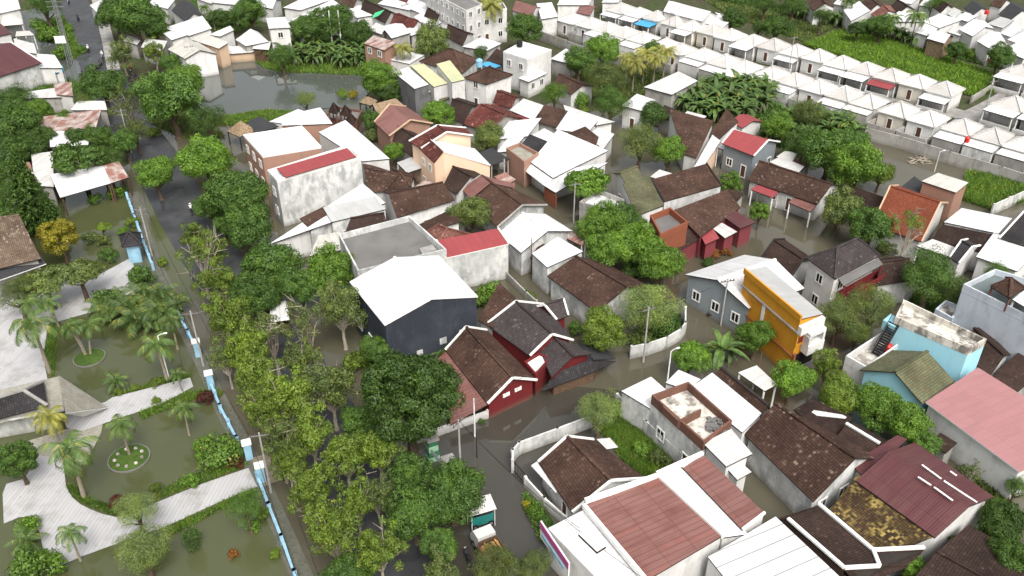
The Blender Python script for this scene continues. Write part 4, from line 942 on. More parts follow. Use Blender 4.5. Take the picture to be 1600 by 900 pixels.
# amber building
aq = quad_at([(1162, 424), (1251, 499), (1288, 482), (1199, 408)], 7.9)
o = hs('tall amber painted building with a white balcony end', None, 7.2, 'shed', .75, 'grey_sheet', 'w_yellow', .12, q=[Vector((v.x, v.y, 7.2)) for v in (aq[2], aq[3], aq[0], aq[1])], edge='trim_rust')
a, b, c = [Vector((v.x, v.y, 0)) for v in aq[:3]]; dd = (b - a).normalized(); n_ = Vector((dd.y, -dd.x, 0)); n_ = n_ if n_.dot(a - aq[3].xy.to_3d()) > 0 else -n_; ff = (c - b).normalized()
lw = MB(); lw.beam(a + Vector((0, 0, 8.0)) - n_ * .05, b + Vector((0, 0, 8.0)) - n_ * .05, .2, .7); lw.build('parapet', 'w_yellow', o)
lw = MB(); lw.beam(a + n_ * .02 + Vector((0, 0, 6.1)), b + n_ * .02 + Vector((0, 0, 6.1)), .2, .16); lw.build('string_course', 'concrete', o)
lw = MB(); lw.beam(a + n_ * .0 + Vector((0, 0, 2.9)), b + Vector((0, 0, 2.9)), .16, .12); lw.build('string_course', 'w_orange', o)
for f in (.24, .56): window(o, a - n_ * .1, b - n_ * .1, f, 5.3, 1.2, .22, 'vent', 'trim_dark', 'w_yellow')
lw = MB(); m_ = a.lerp(b, .43) + n_ * .0; lw.box((m_.x, m_.y, 4.6), dd, .22, .06, 1.4); lw.build('vent_strip', 'trim_white', o)
W_ = (c - b).length
def fbox(x0, x1, z0, z1, d0, d1, m, nm):
    mb = MB(); P = [b + ff * (x0 * W_) + dd * d0, b + ff * (x1 * W_) + dd * d0, b + ff * (x1 * W_) + dd * d1, b + ff * (x0 * W_) + dd * d1]; mb.prism(P, z0, z1); return mb.build(nm, m, o)
fbox(0, 1, 6.0, 7.0, -.08, .5, 'w_white', 'cornice'); fbox(.0, .3, 4.3, 6.0, -.05, .12, 'w_yellow', 'front_panel'); fbox(.3, 1.0, 3.3, 4.5, -.05, 1.1, 'w_white', 'balcony'); fbox(.32, 1.0, 5.6, 6.0, -.05, 1.0, 'w_white', 'balcony_lintel'); fbox(.3, .4, 4.5, 5.6, -.05, 1.0, 'w_white', 'balcony_pier'); fbox(.9, 1.0, 4.5, 5.6, -.05, 1.0, 'w_white', 'balcony_pier')
fbox(.35, .95, 4.5, 5.6, -.1, .04, 'opening', 'balcony_opening'); fbox(.06, .26, 4.7, 5.5, .0, .16, 'shutter', 'window'); fbox(.12, .95, .2, 2.9, -.1, .04, 'opening', 'doorway'); fbox(.1, .98, .2, 1.1, .1, .2, 'metal', 'railing'); fbox(.0, .1, -.2, 3.3, -.05, .2, 'w_orange', 'pilaster')  # balcony opening and doorway: flat dark panels with the inner shade painted in
o = gb('house with a broad white gable roof and dark grey gable wall beside the amber building', (1070, 429), (1163, 398), (1121, 437), (1212, 406), 4.2, 5.8, 'white', 'w_ggrey', win='3', rc='trim_white')
o = hs('two storey house with a brown hipped roof, pale side wall and red balcony', [(1305, 436), (1375, 399), (1336, 372), (1260, 403)], 6.4, 'hip', 2.0, 'tile_grey', 'w_white', .3, win='03', fl=2)
hs('', [(1318, 447), (1380, 413), (1370, 403), (1309, 436)], 5.7, 'shed', .15, 'concrete_dark', 'w_red', .3, par=o, posts=True)
hs('', [(1318, 474), (1382, 438), (1372, 428), (1309, 463)], 3.3, 'flat', 0, 'tile_red', 'w_red', .1, par=o, parapet=.8, pmat='w_red')
hs('dark gable roofed house left of the brown hipped two storey house', [(1186, 407), (1232, 440), (1270, 404), (1226, 374)], 3.3, 'gable', 1.5, 'tile_dark', 'w_white', tr='trim_dark')
hs('low dark roof right of the red balcony', [(1368, 446), (1426, 438), (1408, 400), (1372, 404)], 3.4, 'gable', 1.3, 'tile_dark', 'w_white')
gb('orange clay tiled house with a stepped roof slope', (1362, 352), (1440, 378), (1391, 291), (1470, 317), 3.4, 6.3, 'tile_orange', 'w_white', tr='w_tan', rc='tile_orange')
hs('raw pink brick block with a flat grey white roof behind the orange tiled house', [(1440, 283), (1494, 301), (1513, 287), (1465, 272)], 5.2, 'shed', .2, 'asbestos', 'w_brick', .15)
hs('small black roof left of the raw brick block', [(1408, 292), (1436, 302), (1444, 290), (1428, 278)], 3.2, 'shed', .3, 'dark_sheet', 'w_grey', name='shed')
o = hs('house with a broad pale sheet roof and brown tiled front slope near the right edge', [(1475, 347), (1560, 365), (1581, 343), (1502, 327)], 3.9, 'shed', .2, 'white', 'w_mould', .1)
hs('', [(1456, 375), (1540, 396), (1556, 368), (1477, 348)], 3.0, 'shed', .7, 'tile_dark', 'w_white', .1, par=o); hs('', [(1432, 384), (1486, 402), (1498, 390), (1457, 375)], 2.9, 'shed', .15, 'white_worn', 'pole_white', par=o, posts=True)
hs('', [(1484, 402), (1498, 412), (1532, 384), (1512, 374)], 3.2, 'gable', 1.1, 'tile_slate', 'w_white', .15, par=o, tr='trim_white')
o = hs('white house with a large flat white carport roof at the right edge', [(1525, 401), (1590, 424), (1625, 388), (1552, 366)], 3.6, 'shed', .2, 'white', 'w_white', .3, win='')
o = hs('dark slate sheet roof between white walls at the right edge', [(1562, 372), (1625, 392), (1660, 352), (1598, 336)], 4.0, 'shed', .5, 'tile_slate', 'w_white', .05, tr='trim_white')
o = gb('long speckled brown roofed house with a red porch beside the alley', (1168, 281), (1277, 319), (1186, 251), (1300, 288), 3.0, 4.7, 'tile_speck', 'w_white', win='0')
hs('', [(1173, 296), (1208, 309), (1218, 300), (1185, 289)], 2.6, 'shed', .2, 'red_sheet', 'pole_white', par=o, posts=True); hs('', [(1232, 316), (1267, 331), (1279, 318), (1247, 306)], 2.6, 'shed', .2, 'rustred', 'pole_white', par=o, posts=True)
o = hs('white and maroon lean-to sheets behind the long speckled roof', [(1202, 253), (1246, 271), (1258, 261), (1217, 247)], 3.2, 'shed', .2, 'white_worn', 'w_grey', name='shed')
hs('', [(1213, 245), (1238, 252), (1247, 242), (1227, 237)], 3.2, 'shed', .2, 'white_worn', 'w_grey', par=o); hs('', [(1238, 252), (1260, 261), (1270, 249), (1247, 240)], 3.4, 'shed', .2, 'maroon_sheet', 'w_grey', par=o)
hs('dark tiled wing running behind the two garden trees toward the orange house', [(1318, 318), (1374, 334), (1386, 318), (1330, 298)], 3.0, 'shed', .8, 'tile_dark', 'w_grey')
o = gb('blue grey house with a red sheet roof and white framed windows', (1128, 224), (1178, 244), (1146, 202), (1201, 219), 4.6, 6.1, 'red_sheet', 'w_ggrey', win='01', tr='trim_white')
hs('', [(1120, 230), (1150, 241), (1156, 233), (1130, 224)], 3.4, 'shed', .15, 'white_worn', 'pole_white', par=o, posts=True)
o = hs('brown L shaped roof with a tall white gable wall', [(1068, 240), (1088, 247), (1113, 206), (1044, 187)], 3.2, 'shed', 2.0, 'tile_brown', 'w_white', .2)
hs('', [(1110, 208), (1124, 217), (1152, 202), (1134, 181)], 3.6, 'shed', 1.4, 'tile_brown', 'w_white', .2, par=o)
hs('', [(1084, 262), (1094, 268), (1126, 222), (1113, 212)], 3.6, 'shed', .2, 'white', 'w_cream', .2, par=o)
hs('house with a brown sheet-like tiled roof over a long white mouldy wall', [(1038, 315), (1127, 290), (1103, 262), (1017, 287)], 4.0, 'shed', .7, 'tile_brown', 'w_mould', .05, tr='trim_dark')
o = hs('mossy green tiled house with a white terrace and a white gable', [(995, 337), (1037, 321), (1012, 284), (972, 300)], 4.0, 'shed', 1.3, 'tile_green', 'w_white', .1)
gb('', (980, 293), (1006, 281), (966, 262), (992, 255), 5.0, 6.0, 'tile_green', 'w_white', par=o, far=((957, 270), (985, 259)), win='3')
hs('', [(905, 322), (962, 338), (975, 318), (932, 301)], 3.2, 'flat', 0, 'white', 'w_grey', .05, par=o, parapet=.7)
o = hs('long dark maroon tiled house with rose red shop fronts by the water', [(1092, 368), (1154, 323), (1133, 307), (1052, 338)], 3.6, 'shed', .9, 'tile_brown', 'w_pink', .2, q=[at(1094, 372, 3.4), at(1157, 326, 3.4), at(1134, 307, 3.4), at(1052, 339, 3.4)])
hs('', [(1102, 382), (1124, 372), (1111, 356), (1091, 364)], 3.0, 'shed', .3, 'red_sheet', 'w_pink', par=o); hs('', [(1133, 372), (1152, 362), (1128, 350), (1111, 357)], 3.0, 'shed', .2, 'white_worn', 'w_pink', par=o); hs('', [(1157, 357), (1181, 347), (1134, 325), (1124, 337)], 3.4, 'shed', .3, 'maroon_sheet', 'w_pink', par=o)
hs('', [(1060, 392), (1094, 372), (1072, 348), (1048, 358)], 3.0, 'shed', .8, 'tile_dark', 'w_pink', par=o)
o = hs('orange walled house with an open roof terrace and a rooftop tank stand', [(1031, 376), (1074, 356), (1046, 333), (1015, 345)], 5.6, 'flat', 0, 'concrete_dark', 'w_orange', .02, parapet=.9, pmat='w_orange', win='0')
# middle alley
gb('long brown tiled house along the flooded middle alley', (855, 431), (932, 487), (899, 400), (980, 449), 3.3, 5.1, 'tile_brown', 'w_mould', win='')
hs('small house with a square white sheet roof before the long brown roof', [(831, 396), (855, 418), (911, 398), (871, 375)], 4.1, 'shed', .5, 'white', 'w_mould', .1, q=[at(831, 396, 4.1), at(855, 418, 4.1), at(911, 398, 4.1), at(871, 375, 4.1)])
o = gb('white gable roofed house at the bend of the middle alley', (778, 365), (814, 395), (816, 333), (856, 361), 3.8, 5.4, 'white', 'w_mould', rc='trim_white')
hs('', [(828, 402), (842, 412), (858, 392), (846, 380)], 3.2, 'shed', .3, 'tile_brown', 'w_mould', par=o)
hs('lean-to of red and white sheets over the alley beside the white gable', [(880, 370), (910, 384), (916, 376), (888, 362)], 2.8, 'shed', .2, 'rust_sheet', 'pole_white', posts=True, name='awning')
o = gb('brown tiled house with a grey gable parapet beside the middle alley', (722, 295), (777, 356), (752, 274), (817, 321), 3.2, 4.9, 'tile_brown', 'w_mould', tr='w_grey')
facet(o, [(721, 295, 3.35), (736, 311, 3.35), (766, 286, 5.0), (751, 274, 5.0)], 'rustred'); facet(o, [(753, 274, 5.05), (800, 286, 4.0), (806, 294, 4.0), (768, 286, 5.05)], 'rustred')
hs('dark brown roof tucked behind the cream two storey house', [(692, 290), (713, 304), (758, 276), (723, 257)], 3.6, 'gable', 1.4, 'tile_dark', 'w_white')
o = hs('brown hipped roofs beside the round mango tree and the concrete roof', [(665, 364), (684, 381), (738, 367), (683, 350)], 3.6, 'hip', 1.1, 'tile_rust', 'w_white')
hs('', [(652, 352), (662, 362), (722, 356), (706, 336)], 3.4, 'shed', 1.0, 'tile_brown', 'w_white', par=o)
# red and grey house
o = gb('brown tiled house with a scarlet front gable on the side street', (696, 547), (762, 631), (727, 516), (800, 597), 2.5, 4.3, 'tile_brown', 'w_red', tr='trim_white', far=((761, 516), (839, 594)))
a, b = [Vector((v.x, v.y, 0)) for v in (at(762, 631, 2.5), at(839, 594, 2.5))]; d_ = (b - a).normalized(); n_ = Vector((d_.y, -d_.x, 0)); a2, b2 = a - n_ * .33, b - n_ * .33
for f in (.36, .4, .44, .6, .64, .68): window(o, a2, b2, f, 2.1, .2, .3, 'vent', 'trim_white', 'trim_white')
facet(o, [(704, 664, 1.5), (762, 632, 2.3), (697, 549, 2.3), (684, 560, 1.7)], 'rustred')
o = gb('grey tiled house with scarlet walls and a white upper terrace', (760, 507), (828, 556), (806, 471), (863, 523), 3.0, 4.8, 'tile_grey', 'w_red', tr='trim_white', rc='trim_dark')
gb('', (842, 546), (862, 590), (866, 527), (895, 557), 2.8, 4.0, 'tile_grey', 'w_red', par=o, rc='trim_dark')
facet(o, [(849, 610, 1.4), (926, 582, 1.4), (962, 564, 1.4), (924, 561, 2.6), (866, 583, 2.6)], 'tile_slate'); facet(o, [(902, 532, 2.9), (929, 527, 2.2), (962, 560, 1.8), (927, 562, 2.7)], 'dark_sheet')
hs('', [(819, 567), (837, 588), (860, 562), (843, 553)], 2.8, 'flat', 0, 'w_white', 'w_red', .02, par=o, parapet=.22, pmat='w_red')
hs('', [(864, 604), (928, 582), (938, 566), (870, 584)], 1.3, 'flat', 0, 'concrete', 'w_wood', .1, par=o, parapet=0)
hs('', [(870, 500), (888, 493), (872, 468), (831, 481)], 3.0, 'gable', 1.2, 'tile_grey', 'w_red', par=o, tr='trim_white')
hs('brown tiled low roof under the bright vine behind the navy hall', [(746, 500), (770, 512), (806, 474), (780, 450)], 3.2, 'shed', .8, 'tile_brown', 'w_grey')
# navy hall, concrete deck
o = hs('navy walled hall with a broad bright white gable roof', [(546, 440), (601, 508), (747, 463), (686, 399)], 6.8, 'gable', 1.5, 'white', 'w_navy', .15, rc='trim_white', edge='trim_white', win='0')
nq = quad_at([(601, 508), (747, 463)], 6.8); a, b = [Vector((v.x, v.y, 0)) for v in nq]; d_ = (b - a).normalized(); n_ = Vector((d_.y, -d_.x, 0)) * -.1
for f, z in ((.34, 1.6), (.6, 2.2), (.82, 2.4), (.1, 1.2)):
    pb = MB(); c = a.lerp(b, f) + n_; pb.box((c.x, c.y, z), d_, .3 + .2 * f, .04, .3 + .3 * f * f); pb.build('plaster_patch', 'w_mould', o)
o = hs('building with a flat grey concrete roof deck inside pale parapets', [(560, 432), (698, 398), (640, 345), (530, 374)], 5.6, 'flat', 0, 'concrete_dark', 'w_mould', .02, parapet=.8, pmat='w_mould')
hb_ = MB(); hb_.slab([at(655, 388, 6.0), at(676, 382, 6.0), at(682, 390, 6.0), at(660, 397, 6.0)], .5); hb_.build('roof_hatch', ['concrete', 'concrete'], o)
o = hs('mouldy white building with a red sheet roof and a small balcony', [(696, 403), (795, 381), (778, 362), (682, 381)], 5.2, 'shed', .5, 'red_sheet', 'w_mould', .05, edge='trim_white', tr='trim_white')
o = hs('tall mouldy white building under a red sheet roof near the road', [(433, 284), (564, 247), (543, 229), (418, 268)], 7.2, 'flat', 0, 'white', 'w_mould', .02, parapet=.25, pmat='w_white', win='3', fl=2)
facet(o, [(446, 277, 7.6), (557, 245, 7.6), (542, 231, 7.9), (432, 263, 7.9)], 'red_sheet', 'trim_rust', 'roof_sheet')
o = hs('low white sheet roofs below the tall mouldy building', [(425, 375), (520, 340), (604, 323), (568, 291), (425, 340)][:1] + [(507, 348), (604, 322), (566, 290)], 4.0, 'shed', .3, 'white', 'w_white', .1, q=[at(420, 384, 3.8), at(500, 352, 3.8), at(603, 322, 3.8), at(567, 291, 3.8)])
hs('', [(518, 347), (602, 327), (586, 309), (505, 327)], 4.3, 'shed', .3, 'grey_sheet', 'w_mould', .1, par=o, win='0')
hs('small brown tiled hut roof at the road end of the white sheet roofs', [(485, 360), (518, 344), (507, 326), (469, 345)], 4.0, 'shed', .4, 'tile_brown', 'w_mould', .1, name='hut')
hs('dark tiled hip roof before the grey concrete deck', [(534, 366), (606, 352), (584, 338), (570, 340)], 3.6, 'gable', 1.2, 'tile_dark', 'w_white', .1, q=[at(538, 366, 3.6), at(606, 352, 3.6), at(596, 338, 3.6), at(560, 342, 3.6)])
hs('stack of grey lean-to roofs between the trees and the concrete deck', [(484, 400), (546, 388), (530, 366), (498, 372)], 2.6, 'shed', .4, 'asbestos', 'w_grey', .1, name='shed')
gb('speckled brown gable house with white walls and dark red shutters', (620, 340), (711, 312), (607, 302), (692, 285), 4.2, 5.9, 'tile_speck', 'w_white', win='0', pane='shutter')
o = hs('rambling speckled brown roofs behind the tall mouldy building', [(575, 300), (642, 298), (650, 280), (566, 253)], 3.8, 'gable', 1.4, 'tile_speck', 'w_white')
hs('', [(600, 300), (642, 292), (648, 272), (612, 262)], 4.2, 'hip', 1.2, 'tile_brown', 'w_white', par=o)
# cream house and its neighbours
o = gb('cream two storey house with a red brown tiled roof and white lean-to', (639, 221), (658, 232), (687, 193), (700, 202), 6.6, 8.2, 'tile_red', 'w_cream', far=((728, 200), (739, 212)), tr='trim_white')
facet(o, [(654, 231, 6.5), (678, 254, 6.3), (693, 236, 7.3), (671, 217, 7.5)], 'tile_red'); facet(o, [(672, 217, 7.45), (693, 237, 7.3), (767, 258, 4.4), (742, 232, 4.6)], 'white', 'trim_white')
gwall(o, [(656, 233, 6.4), (679, 255, 6.2), (693, 238, 7.2), (765, 258, 4.3), (742, 234, 4.4)], 'w_cream')
P0, P1 = at(656, 233, 6.4), at(679, 255, 6.2); P0.z = P1.z = 0
for f in (.25, .7):
    for z in (1.2, 4.3): window(o, P0, P1, f, z, 1.0, 1.1)
hs('pale flat canopy over the passage beside the cream house', [(620, 254), (636, 270), (662, 263), (645, 246)], 3.2, 'shed', .15, 'grey_sheet', 'pole_white', posts=True, name='canopy')
gb('red ribbed roof house with a raw brick gable above the cream house', (585, 191), (608, 213), (609, 166), (639, 190), 4.0, 5.7, 'rustred', 'w_brick', far=((634, 166), (676, 193)), tr='w_tan')
hs('small dark tiled roof between the red ribbed and cream houses', [(613, 219), (646, 247), (668, 216), (632, 200)], 3.4, 'gable', 1.4, 'tile_dark', 'w_grey')
gb('thatched shelter behind the red ribbed roof house', (590, 179), (634, 167), (582, 163), (618, 153), 2.8, 4.0, 'thatch', 'trim_dark', posts=True, name='shelter')
hs('small grey thatched shelter next to the pond', [(561, 160), (584, 166), (590, 157), (570, 150)], 2.7, 'pyr', .9, 'thatch', 'trim_dark', posts=True, name='shelter')
hs('dark gable house left of the speckled red gable', [(697, 184), (724, 192), (753, 164), (716, 152)], 3.4, 'gable', 1.5, 'tile_dark', 'w_grey')
gb('speckled red tiled gable house edged with pale ridges', (722, 193), (762, 206), (751, 163), (790, 180), 3.2, 5.0, 'tile_red', 'w_grey', tr='tile_rust')
hs('weathered red tiled roof below the white hip-roofed corner house', [(770, 160), (799, 170), (814, 151), (783, 140)], 3.4, 'gable', 1.0, 'tile_red', 'w_white')
hs('red sheet lean-to beside the white roofs of the inner block', [(788, 188), (800, 198), (829, 190), (811, 180)], 3.0, 'shed', .2, 'red_sheet', 'w_grey', name='shed')
hs('brown tiled slope among the white roofs of the inner block', [(836, 190), (869, 199), (890, 179), (850, 168)], 3.6, 'shed', .6, 'tile_brown', 'w_grey')
hs('grey white sheet roof behind the brown slope of the inner block', [(796, 172), (834, 188), (850, 168), (818, 157)], 3.4, 'shed', .4, 'white_worn', 'w_grey')
hs('white sheet roof left of the brown slope, beside the mango tree', [(773, 218), (824, 213), (846, 191), (796, 196)], 3.6, 'shed', .8, 'white', 'w_white')
hs('large white sheet roof right of the brown slope of the inner block', [(868, 202), (917, 209), (934, 194), (888, 178)], 3.8, 'shed', .6, 'white', 'w_white')
hs('long narrow white roof along the back of the inner block', [(886, 180), (932, 196), (961, 193), (880, 166)], 3.8, 'shed', .3, 'white_worn', 'w_white')
hs('white roof by the two tall garden trees of the inner block', [(918, 211), (942, 234), (960, 212), (934, 202)], 3.4, 'shed', .3, 'white', 'w_white')
hs('brown tiled slope behind the largest white roof', [(866, 217), (930, 230), (935, 223), (914, 206)], 4.2, 'shed', 1.0, 'tile_brown', 'w_white')
hs('small dark grey ribbed roof beside the rooftop gravel terrace', [(814, 226), (845, 241), (857, 225), (828, 213)], 3.8, 'shed', .4, 'tile_slate', 'w_white')
hs('two small white roofs between the ribbed grey roof and the brown slope', [(827, 214), (856, 222), (869, 213), (850, 203)], 3.8, 'shed', .3, 'white', 'w_white')
hs('white lean-to roof above the black canopy', [(776, 238), (800, 236), (822, 214), (796, 216)], 3.2, 'shed', .4, 'white', 'w_white')
o = hs('house with a pink walled gravel roof terrace above the alley', [(791, 236), (819, 258), (842, 244), (812, 228)], 4.0, 'flat', 0, 'stone', 'w_brick', .02, parapet=.6)
hs('black sheet canopy on posts over the head of the middle alley', [(745, 240), (768, 258), (796, 250), (768, 232)], 3.2, 'shed', .2, 'dark_sheet', 'pole_grey', posts=True, name='canopy')
o = hs('house with the largest white sheet roof and an orange front wall on the alley', [(831, 256), (866, 280), (948, 251), (871, 216)], 3.8, 'shed', 1.6, 'white', 'w_white', .2, q=[at(829, 255, 3.6), at(864, 280, 3.6), at(949, 252, 3.6), at(871, 218, 3.6)])
facet(o, [(815, 262, 2.8), (831, 254, 3.6), (864, 279, 3.6), (848, 288, 2.8)], 'white', 'trim_white'); facet(o, [(847, 288, 2.9), (868, 301, 2.9), (950, 254, 4.6), (900, 262, 4.4)], 'white', 'trim_dark')
wl_ = MB(); a, b = at(851, 303, 1.2), at(869, 317, 1.2); wl_.beam(a, b, .15, 2.4); wl_.build('front_wall', 'w_orange', o)
# white roofs at the road by the pond
o = hs('building with a big flat white roof over raw pink brick walls by the road', [(410, 245), (502, 230), (472, 198), (380, 212)], 6.6, 'flat', 0, 'white', 'w_brick', .02, parapet=.2, pmat='trim_white', win='3', fl=2)
hs('house with a long sloping white roof behind the tall mouldy building', [(566, 252), (609, 248), (540, 191), (498, 210)], 4.6, 'shed', .4, 'white', 'w_white', .1)
o = hs('white roofed house on the near bank of the pond', [(441, 197), (484, 204), (520, 195), (501, 172)], 4.6, 'shed', .3, 'white', 'w_brick', .1, q=[at(440, 198, 4.4), at(520, 195, 4.4), at(501, 172, 4.4), at(448, 184, 4.4)])
hs('', [(420, 190), (446, 194), (484, 178), (466, 172)], 3.6, 'shed', .2, 'white', 'w_white', .1, par=o)
hs('dark flat roof between the thatched hut and the white pond house', [(387, 190), (400, 208), (436, 199), (406, 183)], 3.2, 'shed', .2, 'dark_sheet', 'w_grey', name='shed')
hs('round thatched hut by the road near the pond', [(354, 205), (374, 214), (403, 205), (382, 195)], 2.5, 'pyr', 1.9, 'thatch', 'trim_dark', posts=True, name='hut')
o = hs('dark carved shrine court with small tiled roofs near the pond', [(508, 186), (556, 196), (566, 176), (520, 168)], 1.6, 'flat', 0, 'concrete_dark', 'w_brown', .02, parapet=.4, name='shrine', pmat='w_brown')
for px, py in ((522, 172), (540, 176), (548, 188)): hs('', [(px - 8, py + 3), (px + 4, py + 6), (px + 9, py - 1), (px - 3, py - 4)], 3.6, 'pyr', 1.4, 'tile_dark', 'trim_rust', base=1.5, par=o, posts=True)

for lb, pts, ze, rm, wm in (
 ('small rusty lean-to between the brown alley house and the black canopy', [(772, 276), (790, 290), (806, 284), (790, 272)], 2.6, 'rust_sheet', 'w_brick'),
 ('worn white lean-to behind the mossy green tiled house', [(1016, 276), (1040, 284), (1056, 276), (1030, 268)], 2.8, 'white_worn', 'w_grey'),
 ('low brown roof between the long maroon house and the round bright tree', [(1128, 304), (1150, 316), (1162, 306), (1140, 296)], 2.6, 'tile_dark', 'w_grey'),
 ('grey zinc lean-to against the rear of the long brown alley house', [(960, 440), (984, 456), (996, 446), (972, 432)], 2.6, 'grey_sheet', 'w_grey'),
 ('small white roof between the orange tiled house and the dark wing', [(1396, 362), (1424, 372), (1432, 362), (1404, 354)], 2.4, 'white_worn', 'w_white'),
 ('rusty lean-to between the speckled brown roofs and the cream house', [(648, 292), (668, 302), (684, 294), (664, 284)], 2.6, 'rust_sheet', 'w_grey'),
 ('dark tiled lean-to in the alley below the pink roof', [(1452, 690), (1478, 708), (1494, 696), (1468, 680)], 2.6, 'tile_dark', 'w_grey'),
 ('striped grey lean-to under the yellow green tree row', [(1268, 644), (1306, 668), (1322, 656), (1284, 634)], 3.6, 'white_worn', 'w_grey')):
    hs(lb, pts, ze, 'shed', .35, rm, wm, .15, name='shed')
